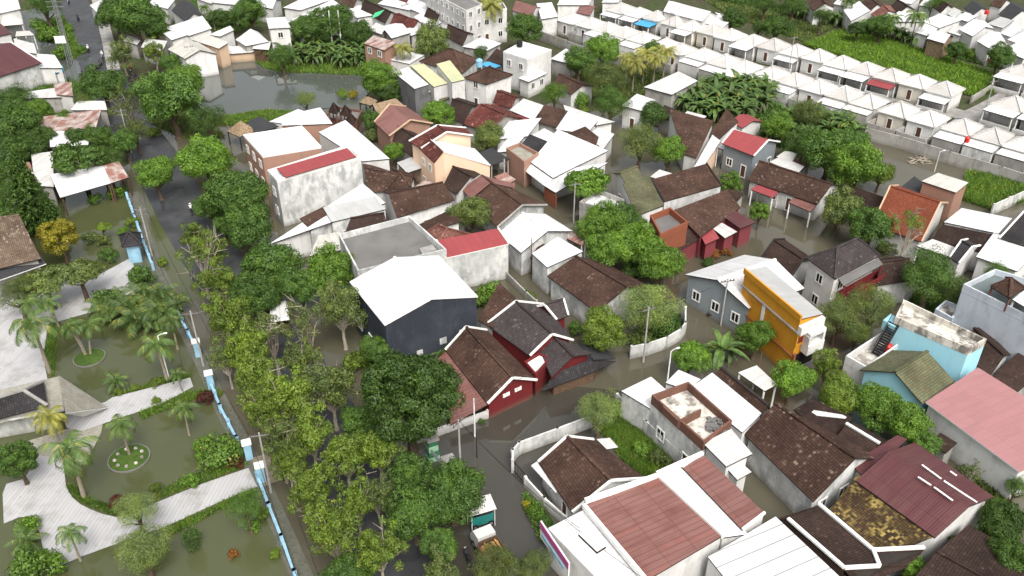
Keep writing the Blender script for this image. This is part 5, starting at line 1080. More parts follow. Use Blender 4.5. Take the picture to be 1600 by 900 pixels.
# ------------------------------------------------------------------ far houses
def ordinal(k): return ['first', 'second', 'third', 'fourth', 'fifth', 'sixth', 'seventh', 'eighth', 'ninth', 'tenth', 'eleventh', 'twelfth', 'thirteenth', 'fourteenth', 'fifteenth', 'sixteenth', 'seventeenth', 'eighteenth', 'nineteenth', 'twentieth'][k]
far = [
 # (label, pts, ze, kind, rise, roof, wall, extra)
 ('dark roofed house with a green tarpaulin at the far edge', [(563, 16), (602, 36), (622, 22), (577, 2)], 3.4, 'gable', 1.4, 'tile_dark', 'w_white', {}),
 ('speckled red brown roof behind the white workshop roofs', [(609, 38), (646, 44), (662, 37), (624, 20)], 3.4, 'gable', 1.2, 'tile_red', 'w_white', {}),
 ('white workshop roof above the banana grove', [(596, 41), (612, 60), (642, 54), (627, 37)], 3.4, 'shed', .4, 'white', 'w_grey', {}),
 ('pair of pale sheet roofs left of the white workshop', [(576, 46), (596, 54), (604, 44), (588, 37)], 3.2, 'shed', .3, 'white_worn', 'w_grey', {}),
 ('white roof just right of the white workshop', [(632, 46), (642, 56), (662, 52), (648, 42)], 3.2, 'shed', .3, 'white', 'w_grey', {}),
 ('white house left of the green tarpaulin roof', [(540, 16), (558, 28), (586, 26), (562, 10)], 3.2, 'shed', .4, 'white', 'w_white', {}),
 ('long white roof behind the twin pole transformer', [(448, 34), (476, 42), (536, 14), (520, 2)], 4.0, 'shed', .5, 'white', 'w_white', {}),
 ('white roof cut by the upper edge behind the transformer', [(442, 12), (470, 16), (520, 2), (490, -8)], 4.0, 'shed', .5, 'white', 'w_white', {}),
 ('second white roof at the upper edge, above the twin dark gables', [(590, 6), (640, 16), (656, 4), (612, -6)], 3.6, 'shed', .5, 'white', 'w_white', {}),
 ('white roof between the speckled red roof and the school', [(646, 27), (672, 45), (690, 38), (662, 19)], 3.6, 'shed', .4, 'white', 'w_white', {}),
 ('white roof beside the school, above the small dark gable', [(640, 14), (660, 22), (676, 12), (656, 4)], 3.6, 'shed', .4, 'white', 'w_white', {}),
 ('small dark gable before the white school', [(662, 26), (681, 36), (694, 24), (675, 14)], 3.8, 'gable', 1.2, 'tile_dark', 'w_white', {}),
 ('grey sheet roof at the foot of the school', [(684, 40), (702, 48), (722, 40), (706, 31)], 3.2, 'shed', .3, 'grey_sheet', 'w_white', {}),
 ('dark tiled gable house with a white gable wall near the tall coconut palm', [(694, 56), (723, 71), (741, 53), (706, 40)], 3.8, 'gable', 1.4, 'tile_dark', 'w_white', {}),
 ('white roof beside the tall coconut palm', [(722, 73), (762, 79), (784, 70), (752, 60)], 3.8, 'shed', .3, 'white', 'w_grey', {}),
 ('large dark brown hip roof in the upper middle', [(655, 96), (722, 115), (747, 93), (700, 76)], 3.6, 'hip', 2.4, 'tile_brown', 'w_mould', {}),
 ('small dark tiled roof left of the modern white house', [(760, 94), (786, 103), (792, 88), (776, 80)], 3.4, 'shed', .6, 'tile_dark', 'w_mould', {}),
 ('white house with a dark brown hip roof at the corner below the blue canopy', [(725, 122), (760, 132), (801, 117), (766, 103)], 5.6, 'hip', 1.6, 'tile_brown', 'w_white', dict(win='0', fl=2)),
 ('dark roofed house behind the big roadside tree', [(268, 16), (290, 34), (320, 28), (300, 4)], 3.4, 'gable', 1.6, 'dark_sheet', 'w_white', {}),
 ('white hall by the pond with a long pale roof', [(255, 44), (296, 56), (332, 50), (317, 30)], 4.2, 'shed', .8, 'white', 'w_white', {}),
 ('white sheet roof in front of the pale hall by the pond', [(255, 52), (268, 63), (299, 55), (288, 42)], 4.0, 'shed', .3, 'white', 'w_white', {}),
 ('white walled pond house with a grey asbestos gable roof', [(262, 77), (289, 92), (339, 84), (310, 66)], 4.4, 'gable', 1.3, 'asbestos', 'w_white', {}),
 ('tan walled pond house beside the blue shutter stall', [(299, 62), (342, 76), (358, 70), (322, 56)], 4.4, 'shed', .5, 'asbestos', 'w_tan', {}),
 ('narrow white roof behind the tan walled pond house', [(326, 54), (344, 57), (366, 49), (360, 42)], 3.6, 'shed', .3, 'white', 'w_white', {}),
 ('white pyramid roofed house with a dark left slope by the pond', [(368, 62), (384, 72), (420, 65), (404, 50)], 3.4, 'hip', 2.4, 'white', 'w_grey', {}),
 ('two storey white house with an open upper terrace by the pond', [(420, 45), (454, 43), (446, 29), (416, 31)], 6.4, 'shed', .4, 'white_worn', 'w_white', dict(win='0', fl=2)),
 ('pale roof right of the terrace house by the pond', [(452, 46), (468, 50), (474, 36), (456, 32)], 4.0, 'shed', .3, 'white_worn', 'w_white', {}),
 ('white house cut by the upper edge above the banana grove', [(330, 4), (372, 8), (396, -6), (350, -12)], 3.6, 'shed', .5, 'white', 'w_white', {}),
 ('tall white walled house cut by the upper left corner', [(-4, 22), (32, 14), (26, -8), (-12, -4)], 5.6, 'shed', .5, 'white', 'w_white', {}),
 ('maroon sheet roof at the upper left corner', [(-22, 34), (22, 24), (2, 13), (-32, 20)], 4.0, 'shed', .6, 'maroon_sheet', 'w_white', {}),
 ('small maroon roof at the left edge below a white awning', [(-20, 60), (18, 52), (2, 40), (-26, 46)], 3.8, 'shed', .5, 'maroon_sheet', 'w_white', {}),
 ('white sheds with pale roofs behind the maroon roofed hall', [(24, 80), (58, 84), (54, 70), (22, 62)], 3.4, 'shed', .3, 'white_worn', 'w_white', {}),
 ('white sheet roof by the verge right of the maroon roofed hall', [(62, 106), (98, 106), (86, 88), (58, 86)], 3.4, 'shed', .3, 'white', 'w_white', {}),
 ('shed with a worn white roof among the roadside trees at left', [(36, 154), (96, 152), (90, 139), (42, 146)], 3.0, 'shed', .3, 'white_worn', 'w_grey', {}),
 ('shed with a rusty red roof and white rim at left', [(88, 148), (114, 150), (112, 130), (84, 134)], 3.4, 'shed', .3, 'rust_sheet', 'w_white', {}),
 ('white shack by the road below the rusty shed', [(110, 172), (168, 172), (164, 160), (122, 160)], 3.2, 'shed', .3, 'white_worn', 'w_grey', {}),
 ('long patched roof of rust and white sheets at left', [(62, 204), (148, 206), (160, 176), (60, 188)], 3.2, 'shed', .6, 'rust_sheet', 'w_grey', {}),
 ('pale sheet roof below the long patched rusty roof', [(78, 230), (138, 226), (140, 206), (78, 208)], 3.0, 'shed', .3, 'white', 'w_grey', {}),
 ('rusty patched roof at the left edge behind the conifer', [(14, 312), (62, 300), (48, 258), (8, 262)], 3.2, 'shed', .5, 'rust_sheet', 'w_grey', {}),
 ('white sheet shed behind the feathery tree at left', [(54, 290), (84, 292), (84, 240), (50, 244)], 3.2, 'shed', .4, 'white_worn', 'w_grey', {}),
 ('stained white roofed hall beside the coconut grove', [(1006, 136), (1050, 148), (1090, 131), (1060, 116)], 3.6, 'shed', .6, 'white_worn', 'w_grey', {}),
 ('small white box house right of the feathery garden tree', [(971, 165), (1006, 174), (1024, 158), (995, 148)], 4.2, 'shed', .2, 'white', 'w_white', dict(win='0')),
 ('brown tiled cottage among the garden trees of the upper middle', [(866, 130), (892, 148), (928, 134), (880, 116)], 3.2, 'gable', 1.0, 'tile_brown', 'w_white', {}),
 ('broken white roof behind the brown L shaped roof', [(1056, 188), (1087, 197), (1104, 183), (1074, 175)], 3.2, 'shed', .2, 'white_worn', 'w_white', {}),
 ('red sheet roof among banana plants', [(1140, 190), (1160, 200), (1192, 190), (1170, 179)], 3.4, 'gable', .7, 'red_sheet', 'w_white', {}),
 ('low dark roof behind the small white box house', [(1028, 180), (1050, 190), (1062, 178), (1038, 168)], 3.0, 'shed', .5, 'tile_dark', 'w_grey', {}),
 ('big white warehouse roof behind the back row of pyramid roofs', [(1036, 18), (1098, 34), (1122, 22), (1052, 2)], 4.6, 'gable', 1.4, 'white', 'w_white', {}),
 ('white annex of the warehouse near the round dark tree', [(1098, 36), (1132, 42), (1146, 30), (1118, 22)], 3.6, 'shed', .4, 'white', 'w_white', {}),
 ('brown gable house at the upper edge beyond the meadow', [(1258, 4), (1272, 17), (1304, 11), (1292, -4)], 3.6, 'gable', 1.3, 'tile_brown', 'w_white', {}),
 ('white roof between two brown gables beyond the rice field', [(1318, 16), (1330, 33), (1362, 18), (1342, 4)], 3.4, 'shed', .4, 'white', 'w_white', {}),
 ('brown roof at the upper edge right of a white roof', [(1343, 6), (1358, 18), (1382, 11), (1370, -2)], 3.6, 'gable', 1.2, 'tile_brown', 'w_white', {}),
 ('red and brown gable beyond the palms of the rice field', [(1360, 22), (1374, 30), (1402, 20), (1396, 9)], 3.6, 'gable', 1.2, 'tile_rust', 'w_white', {}),
 ('dark gable beyond the palms of the rice field', [(1388, 12), (1402, 22), (1430, 15), (1412, 3)], 3.6, 'gable', 1.3, 'tile_dark', 'w_white', {}),
 ('white walled house below the dark gable beyond the palms', [(1382, 34), (1440, 34), (1446, 22), (1404, 20)], 3.6, 'shed', .4, 'white', 'w_white', {}),
 ('wide white roof beyond the drooping palm of the rice field', [(1440, 33), (1468, 44), (1502, 34), (1468, 24)], 3.8, 'shed', .4, 'white', 'w_white', {}),
 ('white roof at the foot of the drooping palm', [(1428, 50), (1448, 56), (1470, 44), (1444, 38)], 3.4, 'shed', .3, 'white', 'w_white', {}),
 ('thatch walled hut with a white roof at the edge of the rice field', [(1448, 60), (1476, 68), (1490, 58), (1464, 48)], 3.8, 'gable', 1.2, 'white', 'thatch', {}),
 ('white gable house with a bright roof beyond the rice field', [(1498, 46), (1520, 57), (1554, 45), (1538, 32)], 3.8, 'gable', 1.3, 'white', 'w_white', {}),
 ('white gable cottage among bushes at the corner of the rice field', [(1526, 64), (1546, 76), (1574, 70), (1562, 50)], 3.6, 'gable', 1.2, 'white', 'w_white', {}),
 ('bluish white flat roof with a shaded terrace at upper right', [(1492, 28), (1512, 34), (1528, 26), (1508, 20)], 3.8, 'shed', .2, 'white', 'w_white', {}),
 ('grey sheet roof right of the bluish white flat roof', [(1542, 37), (1567, 44), (1584, 34), (1563, 28)], 3.8, 'shed', .3, 'grey_sheet', 'w_white', {}),
 ('white house with a black gable roof at the upper right corner', [(1560, 22), (1578, 32), (1612, 22), (1592, 6)], 4.0, 'gable', 1.6, 'dark_sheet', 'w_white', {}),
 ('dark roof with white frames at the upper edge at right', [(1506, 12), (1520, 24), (1546, 16), (1530, 4)], 4.0, 'gable', 1.2, 'dark_sheet', 'w_white', {}),
 ('small green and white gable house at upper right', [(1480, 22), (1492, 29), (1508, 20), (1496, 14)], 3.8, 'gable', 1.0, 'white_worn', 'w_green', {}),
 ('white hipped house at the right edge beyond the bushes', [(1574, 62), (1596, 70), (1626, 56), (1596, 46)], 3.8, 'hip', 1.4, 'white', 'w_white', {}),
 ('low white carport roof at the right edge', [(1568, 78), (1600, 92), (1630, 76), (1600, 62)], 3.6, 'shed', .3, 'white', 'w_white', {}),
 ('dark roofed house at the upper edge behind the bushes', [(1456, 10), (1470, 20), (1490, 12), (1474, 0)], 3.8, 'gable', 1.2, 'tile_dark', 'w_white', {}),
 ('dim brown roof at the upper edge right of the school', [(800, 16), (830, 26), (846, 12), (812, 2)], 4.4, 'gable', 1.2, 'rustred', 'w_white', {}),
 ('white house with a shaded front at the upper edge beside the school road', [(846, 30), (872, 26), (862, 6), (838, 8)], 4.2, 'shed', .4, 'white', 'w_white', {}),
 ('pale house behind the front row at the upper edge', [(870, 8), (920, 8), (930, -6), (880, -8)], 4.2, 'shed', .5, 'white_worn', 'w_white', {}),
 ('white shop with a pale sheet awning by the upper road', [(140, 8), (152, 20), (168, 14), (158, 2)], 3.6, 'shed', .3, 'white', 'w_white', {}),
 ('white stall under the big roadside tree by the upper road', [(192, 64), (214, 70), (222, 62), (200, 57)], 3.0, 'shed', .2, 'white', 'w_grey', {}),
 ('patched white kiosk roofs beside the junction', [(220, 74), (254, 80), (262, 66), (228, 62)], 3.0, 'shed', .3, 'white_worn', 'w_grey', {}),
 ('long white roof behind the modern white house', [(860, 92), (892, 100), (912, 88), (884, 78)], 3.2, 'shed', .3, 'white', 'w_grey', {}),
 ('white roof at the upper edge left of the dark pond house', [(232, 6), (262, 14), (274, 2), (246, -6)], 3.6, 'shed', .4, 'white', 'w_white', {}),
 ('pale roof at the upper edge above the white hall by the pond', [(306, -2), (330, 6), (346, -6), (322, -12)], 3.6, 'shed', .4, 'white_worn', 'w_white', {}),
 ('white gable at the upper edge above the pyramid roofed pond house', [(398, 8), (426, 14), (440, 0), (412, -8)], 3.6, 'gable', 1.2, 'white', 'w_white', {}),
 ('low worn white roof between the pyramid roof and the terrace house', [(394, 76), (420, 78), (424, 66), (400, 64)], 3.0, 'shed', .2, 'white_worn', 'w_wood', {}),
 ('stall of blue and tan boards on the pond shore', [(354, 85), (404, 81), (400, 72), (352, 75)], 2.0, 'shed', .3, 'white_worn', 'w_tan', dict(name='stall')),
 ('brown roof at the upper edge right of the transformer', [(532, 6), (552, 12), (566, 0), (546, -6)], 3.6, 'gable', 1.2, 'tile_brown', 'w_white', {}),
 ('small brown roof at the upper edge between white workshop roofs', [(614, 2), (634, 8), (646, -4), (626, -10)], 3.6, 'gable', 1.2, 'tile_red', 'w_white', {}),
 ('dark red roof behind the white school road house', [(900, 20), (922, 24), (930, 12), (908, 8)], 3.6, 'shed', .4, 'rustred', 'w_white', {}),
 ('white house at the upper edge behind the warehouse', [(940, 4), (966, 4), (974, -8), (950, -10)], 3.6, 'shed', .4, 'white', 'w_white', {}),
 ('white roof at the upper edge beyond the meadow hedge', [(1302, 6), (1320, 10), (1332, 0), (1314, -4)], 3.4, 'shed', .4, 'white', 'w_white', {}),
 ('white roof at the upper edge above the red brown gable', [(1400, 4), (1424, 6), (1440, -4), (1416, -8)], 3.4, 'shed', .4, 'white', 'w_white', {}),
 ('grey roof between the drooping palm and the bluish flat roof', [(1462, 24), (1488, 30), (1498, 22), (1474, 16)], 3.4, 'shed', .3, 'grey_sheet', 'w_white', {}),
 ('white lean-to behind the thatch walled hut', [(1480, 50), (1500, 56), (1512, 46), (1492, 40)], 3.0, 'shed', .3, 'white_worn', 'w_white', {}),
 ('white roof right of the white gable cottage at upper right', [(1562, 52), (1580, 58), (1598, 46), (1580, 40)], 3.2, 'shed', .3, 'white', 'w_white', {}),
 ('brown roof at the upper edge left of the black gable', [(1546, 8), (1564, 12), (1580, 2), (1562, -4)], 3.6, 'gable', 1.2, 'tile_brown', 'w_white', {}),
 ('small white roof at the upper edge by the bright bush tree', [(1436, 8), (1456, 12), (1466, 2), (1448, -4)], 3.4, 'shed', .3, 'white', 'w_white', {}),
]
for lb, pts, ze, k, rise, rm, wm, ex in far: hs(lb, pts, ze, k, rise, rm, wm, .25, **ex)
gb('wide maroon sheet roofed hall with mouldy walls at the left edge', (-70, 142), (66, 98), (-60, 92), (17, 66), 4.3, 6.6, 'maroon_sheet', 'w_mould', tr='trim_white')
hs('white awning slab beside the upper left maroon roof', [(0, 41), (36, 38), (34, 31), (0, 33)], 3.2, 'shed', .15, 'white_worn', 'pole_white', posts=True, name='awning')
hs('white awning slab over the flooded verge at left', [(24, 57), (54, 55), (46, 49), (26, 50)], 3.2, 'shed', .15, 'asbestos', 'pole_white', posts=True, name='awning')
hs('blue tarpaulin stall roof under the trees at left', [(86, 114), (100, 112), (98, 104), (84, 106)], 2.4, 'shed', .15, 'tarp_blue', 'pole_grey', posts=True, name='stall')
o = hs('long open shed with a white roof ending in rusty sheets beside the park', [(94, 309), (174, 286), (163, 264), (80, 278)], 3.2, 'shed', .6, 'white', 'w_wood', posts=True, name='shed')
hs('', [(173, 286), (201, 277), (187, 257), (163, 264)], 3.25, 'shed', .6, 'rust_sheet', 'w_wood', par=o, posts=True)
o = gb('park hall with a faded brown tiled roof at the left edge', (-70, 436), (64, 404), (-80, 352), (30, 336), 4.2, 7.4, 'tile_park', 'w_grey', rc='tile_park')
facet(o, [(-70, 462, 3.2), (72, 412, 3.2), (64, 398, 4.0), (-70, 440, 4.0)], 'dark_sheet', 'trim_white')
# park pavilion
o = hs('park pavilion with a broad grey stone roof and a raised dark hip roof', [(-60, 668), (100, 640), (92, 588), (-60, 622)], 3.0, 'flat', 0, 'stone', 'w_mould', 1.2, parapet=.0, name='pavilion')
hs('', [(-40, 664), (74, 634), (68, 596), (-40, 632)], 3.6, 'hip', 1.1, 'tile_slate', 'w_grey', .3, base=2.8, par=o, rc='concrete')
facet(o, [(91, 586, 4.2), (168, 636, .35), (130, 650, .35), (102, 645, 4.0)], 'stone', 'trim_white'); 
o = hs('small pavilion with a dark roof and pale blue walls beside the park fence', [(190, 386), (222, 382), (220, 364), (186, 368)], 2.9, 'pyr', 1.2, 'tile_slate', 'blue_paint', .5, name='kiosk')
# white green building, black wall
o = hs('building patched with white and faded green sheet roofs and a black end wall', [(648, 139), (670, 132), (638, 107), (615, 115)], 6.2, 'shed', .3, 'white', 'w_black', .05)
hs('', [(678, 136), (700, 130), (662, 104), (641, 107)], 5.6, 'shed', .6, 'yellowgreen_sheet', 'w_white', .05, par=o); hs('', [(706, 129), (727, 124), (703, 98), (682, 104)], 6.6, 'shed', .5, 'yellowgreen_sheet', 'w_white', .05, par=o, win='0'); hs('', [(650, 148), (684, 142), (672, 134), (646, 138)], 4.0, 'shed', .2, 'white_worn', 'w_grey', par=o); hs('', [(688, 158), (706, 152), (698, 142), (682, 146)], 3.0, 'shed', .2, 'tile_green', 'w_grey', par=o)
wallrun('blackened end wall standing before the white and green roofs', [(613, 160), (642, 172)], 5.4, 'w_black', name='end_wall')
o = hs('two storey brick house with patched white and rusty roof by the banana grove', [(568, 68), (601, 79), (620, 69), (584, 58)], 6.0, 'shed', .4, 'rust_sheet', 'w_brick', .2, win='0', fl=2)
hs('', [(602, 92), (640, 100), (664, 88), (626, 80)], 3.4, 'shed', .3, 'white', 'w_white', .1, par=o)
hs('sky blue canopy beside the blue water tank', [(751, 100), (768, 108), (789, 102), (771, 94)], 3.2, 'shed', .15, 'blue_sheet', 'pole_white', posts=True, name='canopy')
o = hs('modern white two storey house with a dark side and tall windows', [(786, 82), (824, 94), (862, 79), (816, 66)], 6.6, 'flat', 0, 'white', 'w_white', .02, parapet=.2, win='0', fl=2)
hs('', [(809, 122), (826, 128), (856, 115), (840, 109)], 3.2, 'shed', .1, 'white', 'w_white', par=o, win='1')
wb = MB(); q_ = quad_at([(786, 82), (824, 94), (862, 79), (816, 66)], 6.6); a, b = q_[0], q_[3]; wb.beam((a.x - .12, a.y, 3.2), (b.x - .12, b.y, 3.2), .1, 6.4); wb.build('dark_panel', 'w_navy', o)
# school
o = hs('white multi storey school with arcades and rows of dark windows at the upper edge', [(664, -14), (728, 20), (754, 10), (690, -26)], 8.6, 'flat', 0, 'concrete_dark', 'w_white', .02, parapet=.5, win='01', fl=3)
hs('', [(646, -14), (722, 34), (738, 30), (668, -18)], 4.4, 'flat', 0, 'white', 'w_white', .02, par=o, parapet=.3, win='01')
hs('', [(728, 24), (792, 16), (786, 6), (740, 12)], 7.0, 'flat', 0, 'concrete_dark', 'w_white', .02, par=o, parapet=.4, win='0', fl=2)
wallrun('white boundary wall below the tall coconut palm and school', [(742, 66), (795, 50), (812, 40)], 2.4, 'w_white')
# the estate: two long rows of white houses with pyramid roofs
front = [(896, 20), (925, 27), (951, 34), (978, 41), (1006, 49), (1042, 60), (1066, 67), (1101, 75), (1135, 85), (1166, 94), (1207, 103), (1244, 113), (1281, 124), (1322, 134), (1361, 146), (1408, 159), (1454, 172), (1508, 185), (1556, 198), (1606, 212)]
back = [(972, 4), (1000, 11), (1028, 16), (1057, 24), (1083, 31), (1115, 37), (1143, 45), (1178, 53), (1211, 60), (1246, 69), (1281, 77), (1318, 87), (1356, 96), (1396, 106), (1437, 116), (1480, 127)]
def row(apex, za, fac, group, words, styles):
    Pp = [at(x, y, za) for x, y in apex]; d = (Pp[-1] - Pp[0]); d.z = 0; d.normalize(); n = Vector((d.y, -d.x, 0)); n = n if n.y < 0 else -n       # n points to the camera
    for k, p in enumerate(Pp):
        w = ((Pp[k + 1] - p).length if k + 1 < len(Pp) else (p - Pp[k - 1]).length); w2 = ((p - Pp[k - 1]).length if k else w); hw = min(w, w2) / 2 - .08
        hd = 3.1; c = Vector((p.x, p.y, 0)); st = styles[k % len(styles)]
        q = [c + d * a * hw + n * b * hd for a, b in ((-1, 1), (1, 1), (1, -1), (-1, -1))]
        for v in q: v.z = 3.1
        lb = f'white house with {st[1]}, {ordinal(k)} from left in {words} pyramid roofed row'
        o = hs(lb, None, 3.1, 'pyr', rnd.uniform(1.45, 1.7), 'tile_white', rnd.choice(['w_white', 'w_white', 'w_white', 'w_pale']), .3, q=q, name='row_house', cat='house', group=group, rc='tile_white', edge='trim_white', win='0' if st[0] in ('open', 'yard') else '', pane=rnd.choice(['glass', 'opening']))
        fr = c + n * (hd - .3)
        if st[0] == 'open': continue
        D = rnd.uniform(2.3, 3.3); zz = rnd.uniform(2.2, 2.75)
        q2 = [fr - d * hw * .97 + n * D, fr + d * hw * .97 + n * D, fr + d * hw * .97, fr - d * hw * .97]
        for v in q2: v.z = zz
        if st[0] == 'port': hs('', None, zz, 'shed', .3, st[2], 'w_white', q=q2, par=o, posts=True)
        elif st[0] == 'annex': hs('', None, zz, 'shed', .3, rnd.choice(['white', 'white', 'white_worn']), rnd.choice(['w_mould', 'w_grey', 'w_white']), .04, q=q2, par=o)
        elif st[0] == 'yard':
            wb = MB()
            for a, b in ((q2[3], q2[0]), (q2[0], q2[1]), (q2[1], q2[2])): wb.beam((a.x, a.y, .7), (b.x, b.y, .7), .15, 2)
            wb.build('yard_wall', 'w_grey', o)
        if st[0] == 'port':
            f = MB(); f.beam((q2[0].x, q2[0].y, .3), (q2[1].x, q2[1].y, .3), .12, 1.2); f.build('front_fence', 'w_white', o)
row(back, 4.7, 1, 'back row of estate houses', 'farther', [('port', 'a white carport sheet', 'white'), ('port', 'a white carport sheet', 'white'), ('port', 'a blue carport', 'blue_sheet'), ('open', 'an open front'), ('port', 'a white carport sheet', 'white'), ('open', 'an open front'), ('open', 'an open front'), ('port', 'a white carport sheet', 'white'), ('open', 'an open front'), ('port', 'a white carport sheet', 'white'), ('open', 'an open front'), ('port', 'a white carport sheet', 'white'), ('port', 'a white carport sheet', 'white'), ('port', 'a dark red carport', 'red_sheet'), ('open', 'an open front'), ('port', 'a wide white front roof', 'white')])
row(front, 4.7, 1, 'front row of estate houses', 'nearer', [('open', 'bare rear walls'), ('yard', 'a walled back yard'), ('annex', 'a white rear lean-to', 'white'), ('annex', 'a white rear lean-to', 'white'), ('annex', 'a white rear lean-to', 'white'), ('yard', 'a walled back yard'), ('yard', 'a walled back yard'), ('annex', 'a white rear lean-to', 'white'), ('annex', 'a white rear lean-to', 'white'), ('annex', 'a white rear lean-to', 'white'), ('annex', 'a white rear lean-to', 'white'), ('annex', 'a white rear lean-to', 'white'), ('yard', 'a walled back yard'), ('annex', 'a white rear lean-to', 'white'), ('annex', 'a white rear lean-to', 'white'), ('yard', 'a walled back yard'), ('yard', 'a walled back yard'), ('annex', 'a brick rear block', 'rustred'), ('annex', 'a wide white rear lean-to', 'white'), ('annex', 'a white rear lean-to', 'white')])
row([(1588, 150), (1640, 164)], 4.7, 1, 'side row of estate houses', 'edge', [('port', 'a long white carport roof', 'white')])
row([(1600, 100), (1650, 112)], 4.7, 1, 'far side row of estate houses', 'far edge', [('port', 'a white carport roof', 'white')])
wallrun('long grey mouldy wall behind the nearer row of white estate houses', [(1350, 218), (1405, 232), (1480, 256), (1560, 280), (1620, 300)], 2.2, 'w_grey')
wallrun('grey wall at the left end of the nearer row of estate houses', [(842, 60), (868, 70), (900, 82), (930, 92), (970, 104)], 1.9, 'w_grey')
wallrun('pale wall of the small grass field at the right edge', [(1548, 336), (1620, 304)], 1.8, 'w_mould')
wallrun('low mossy wall between the rice field and the estate street', [(1516, 160), (1545, 142), (1562, 132)], 1.2, 'w_grey')
wallrun('curved mouldy wall round the garden of the big pale tree', [(985, 560), (1010, 555), (1040, 545), (1062, 532), (1069, 522), (1069, 498)], 1.7, 'w_mould', name='garden_wall')
wallrun('long mouldy wall along the overgrown yard', [(963, 638), (1008, 680), (1062, 730)], 1.9, 'w_mould', name='garden_wall')
wallrun('white wall with a low plinth before the scarlet gable', [(650, 694), (700, 675), (762, 653)], 1.0, 'w_white', name='garden_wall')
wallrun('white wall with a pale gate below the orange tiled house', [(1408, 392), (1428, 400), (1450, 408), (1470, 418)], 1.2, 'w_white', name='garden_wall')
wallrun('grey wall on the near side of the amber building alley', [(1300, 500), (1330, 486), (1352, 470)], 1.6, 'w_grey', name='garden_wall')
wallrun('mossy wall between the alley and the clipped shrubs', [(792, 436), (822, 466), (838, 480)], 1.0, 'w_grey', name='garden_wall')
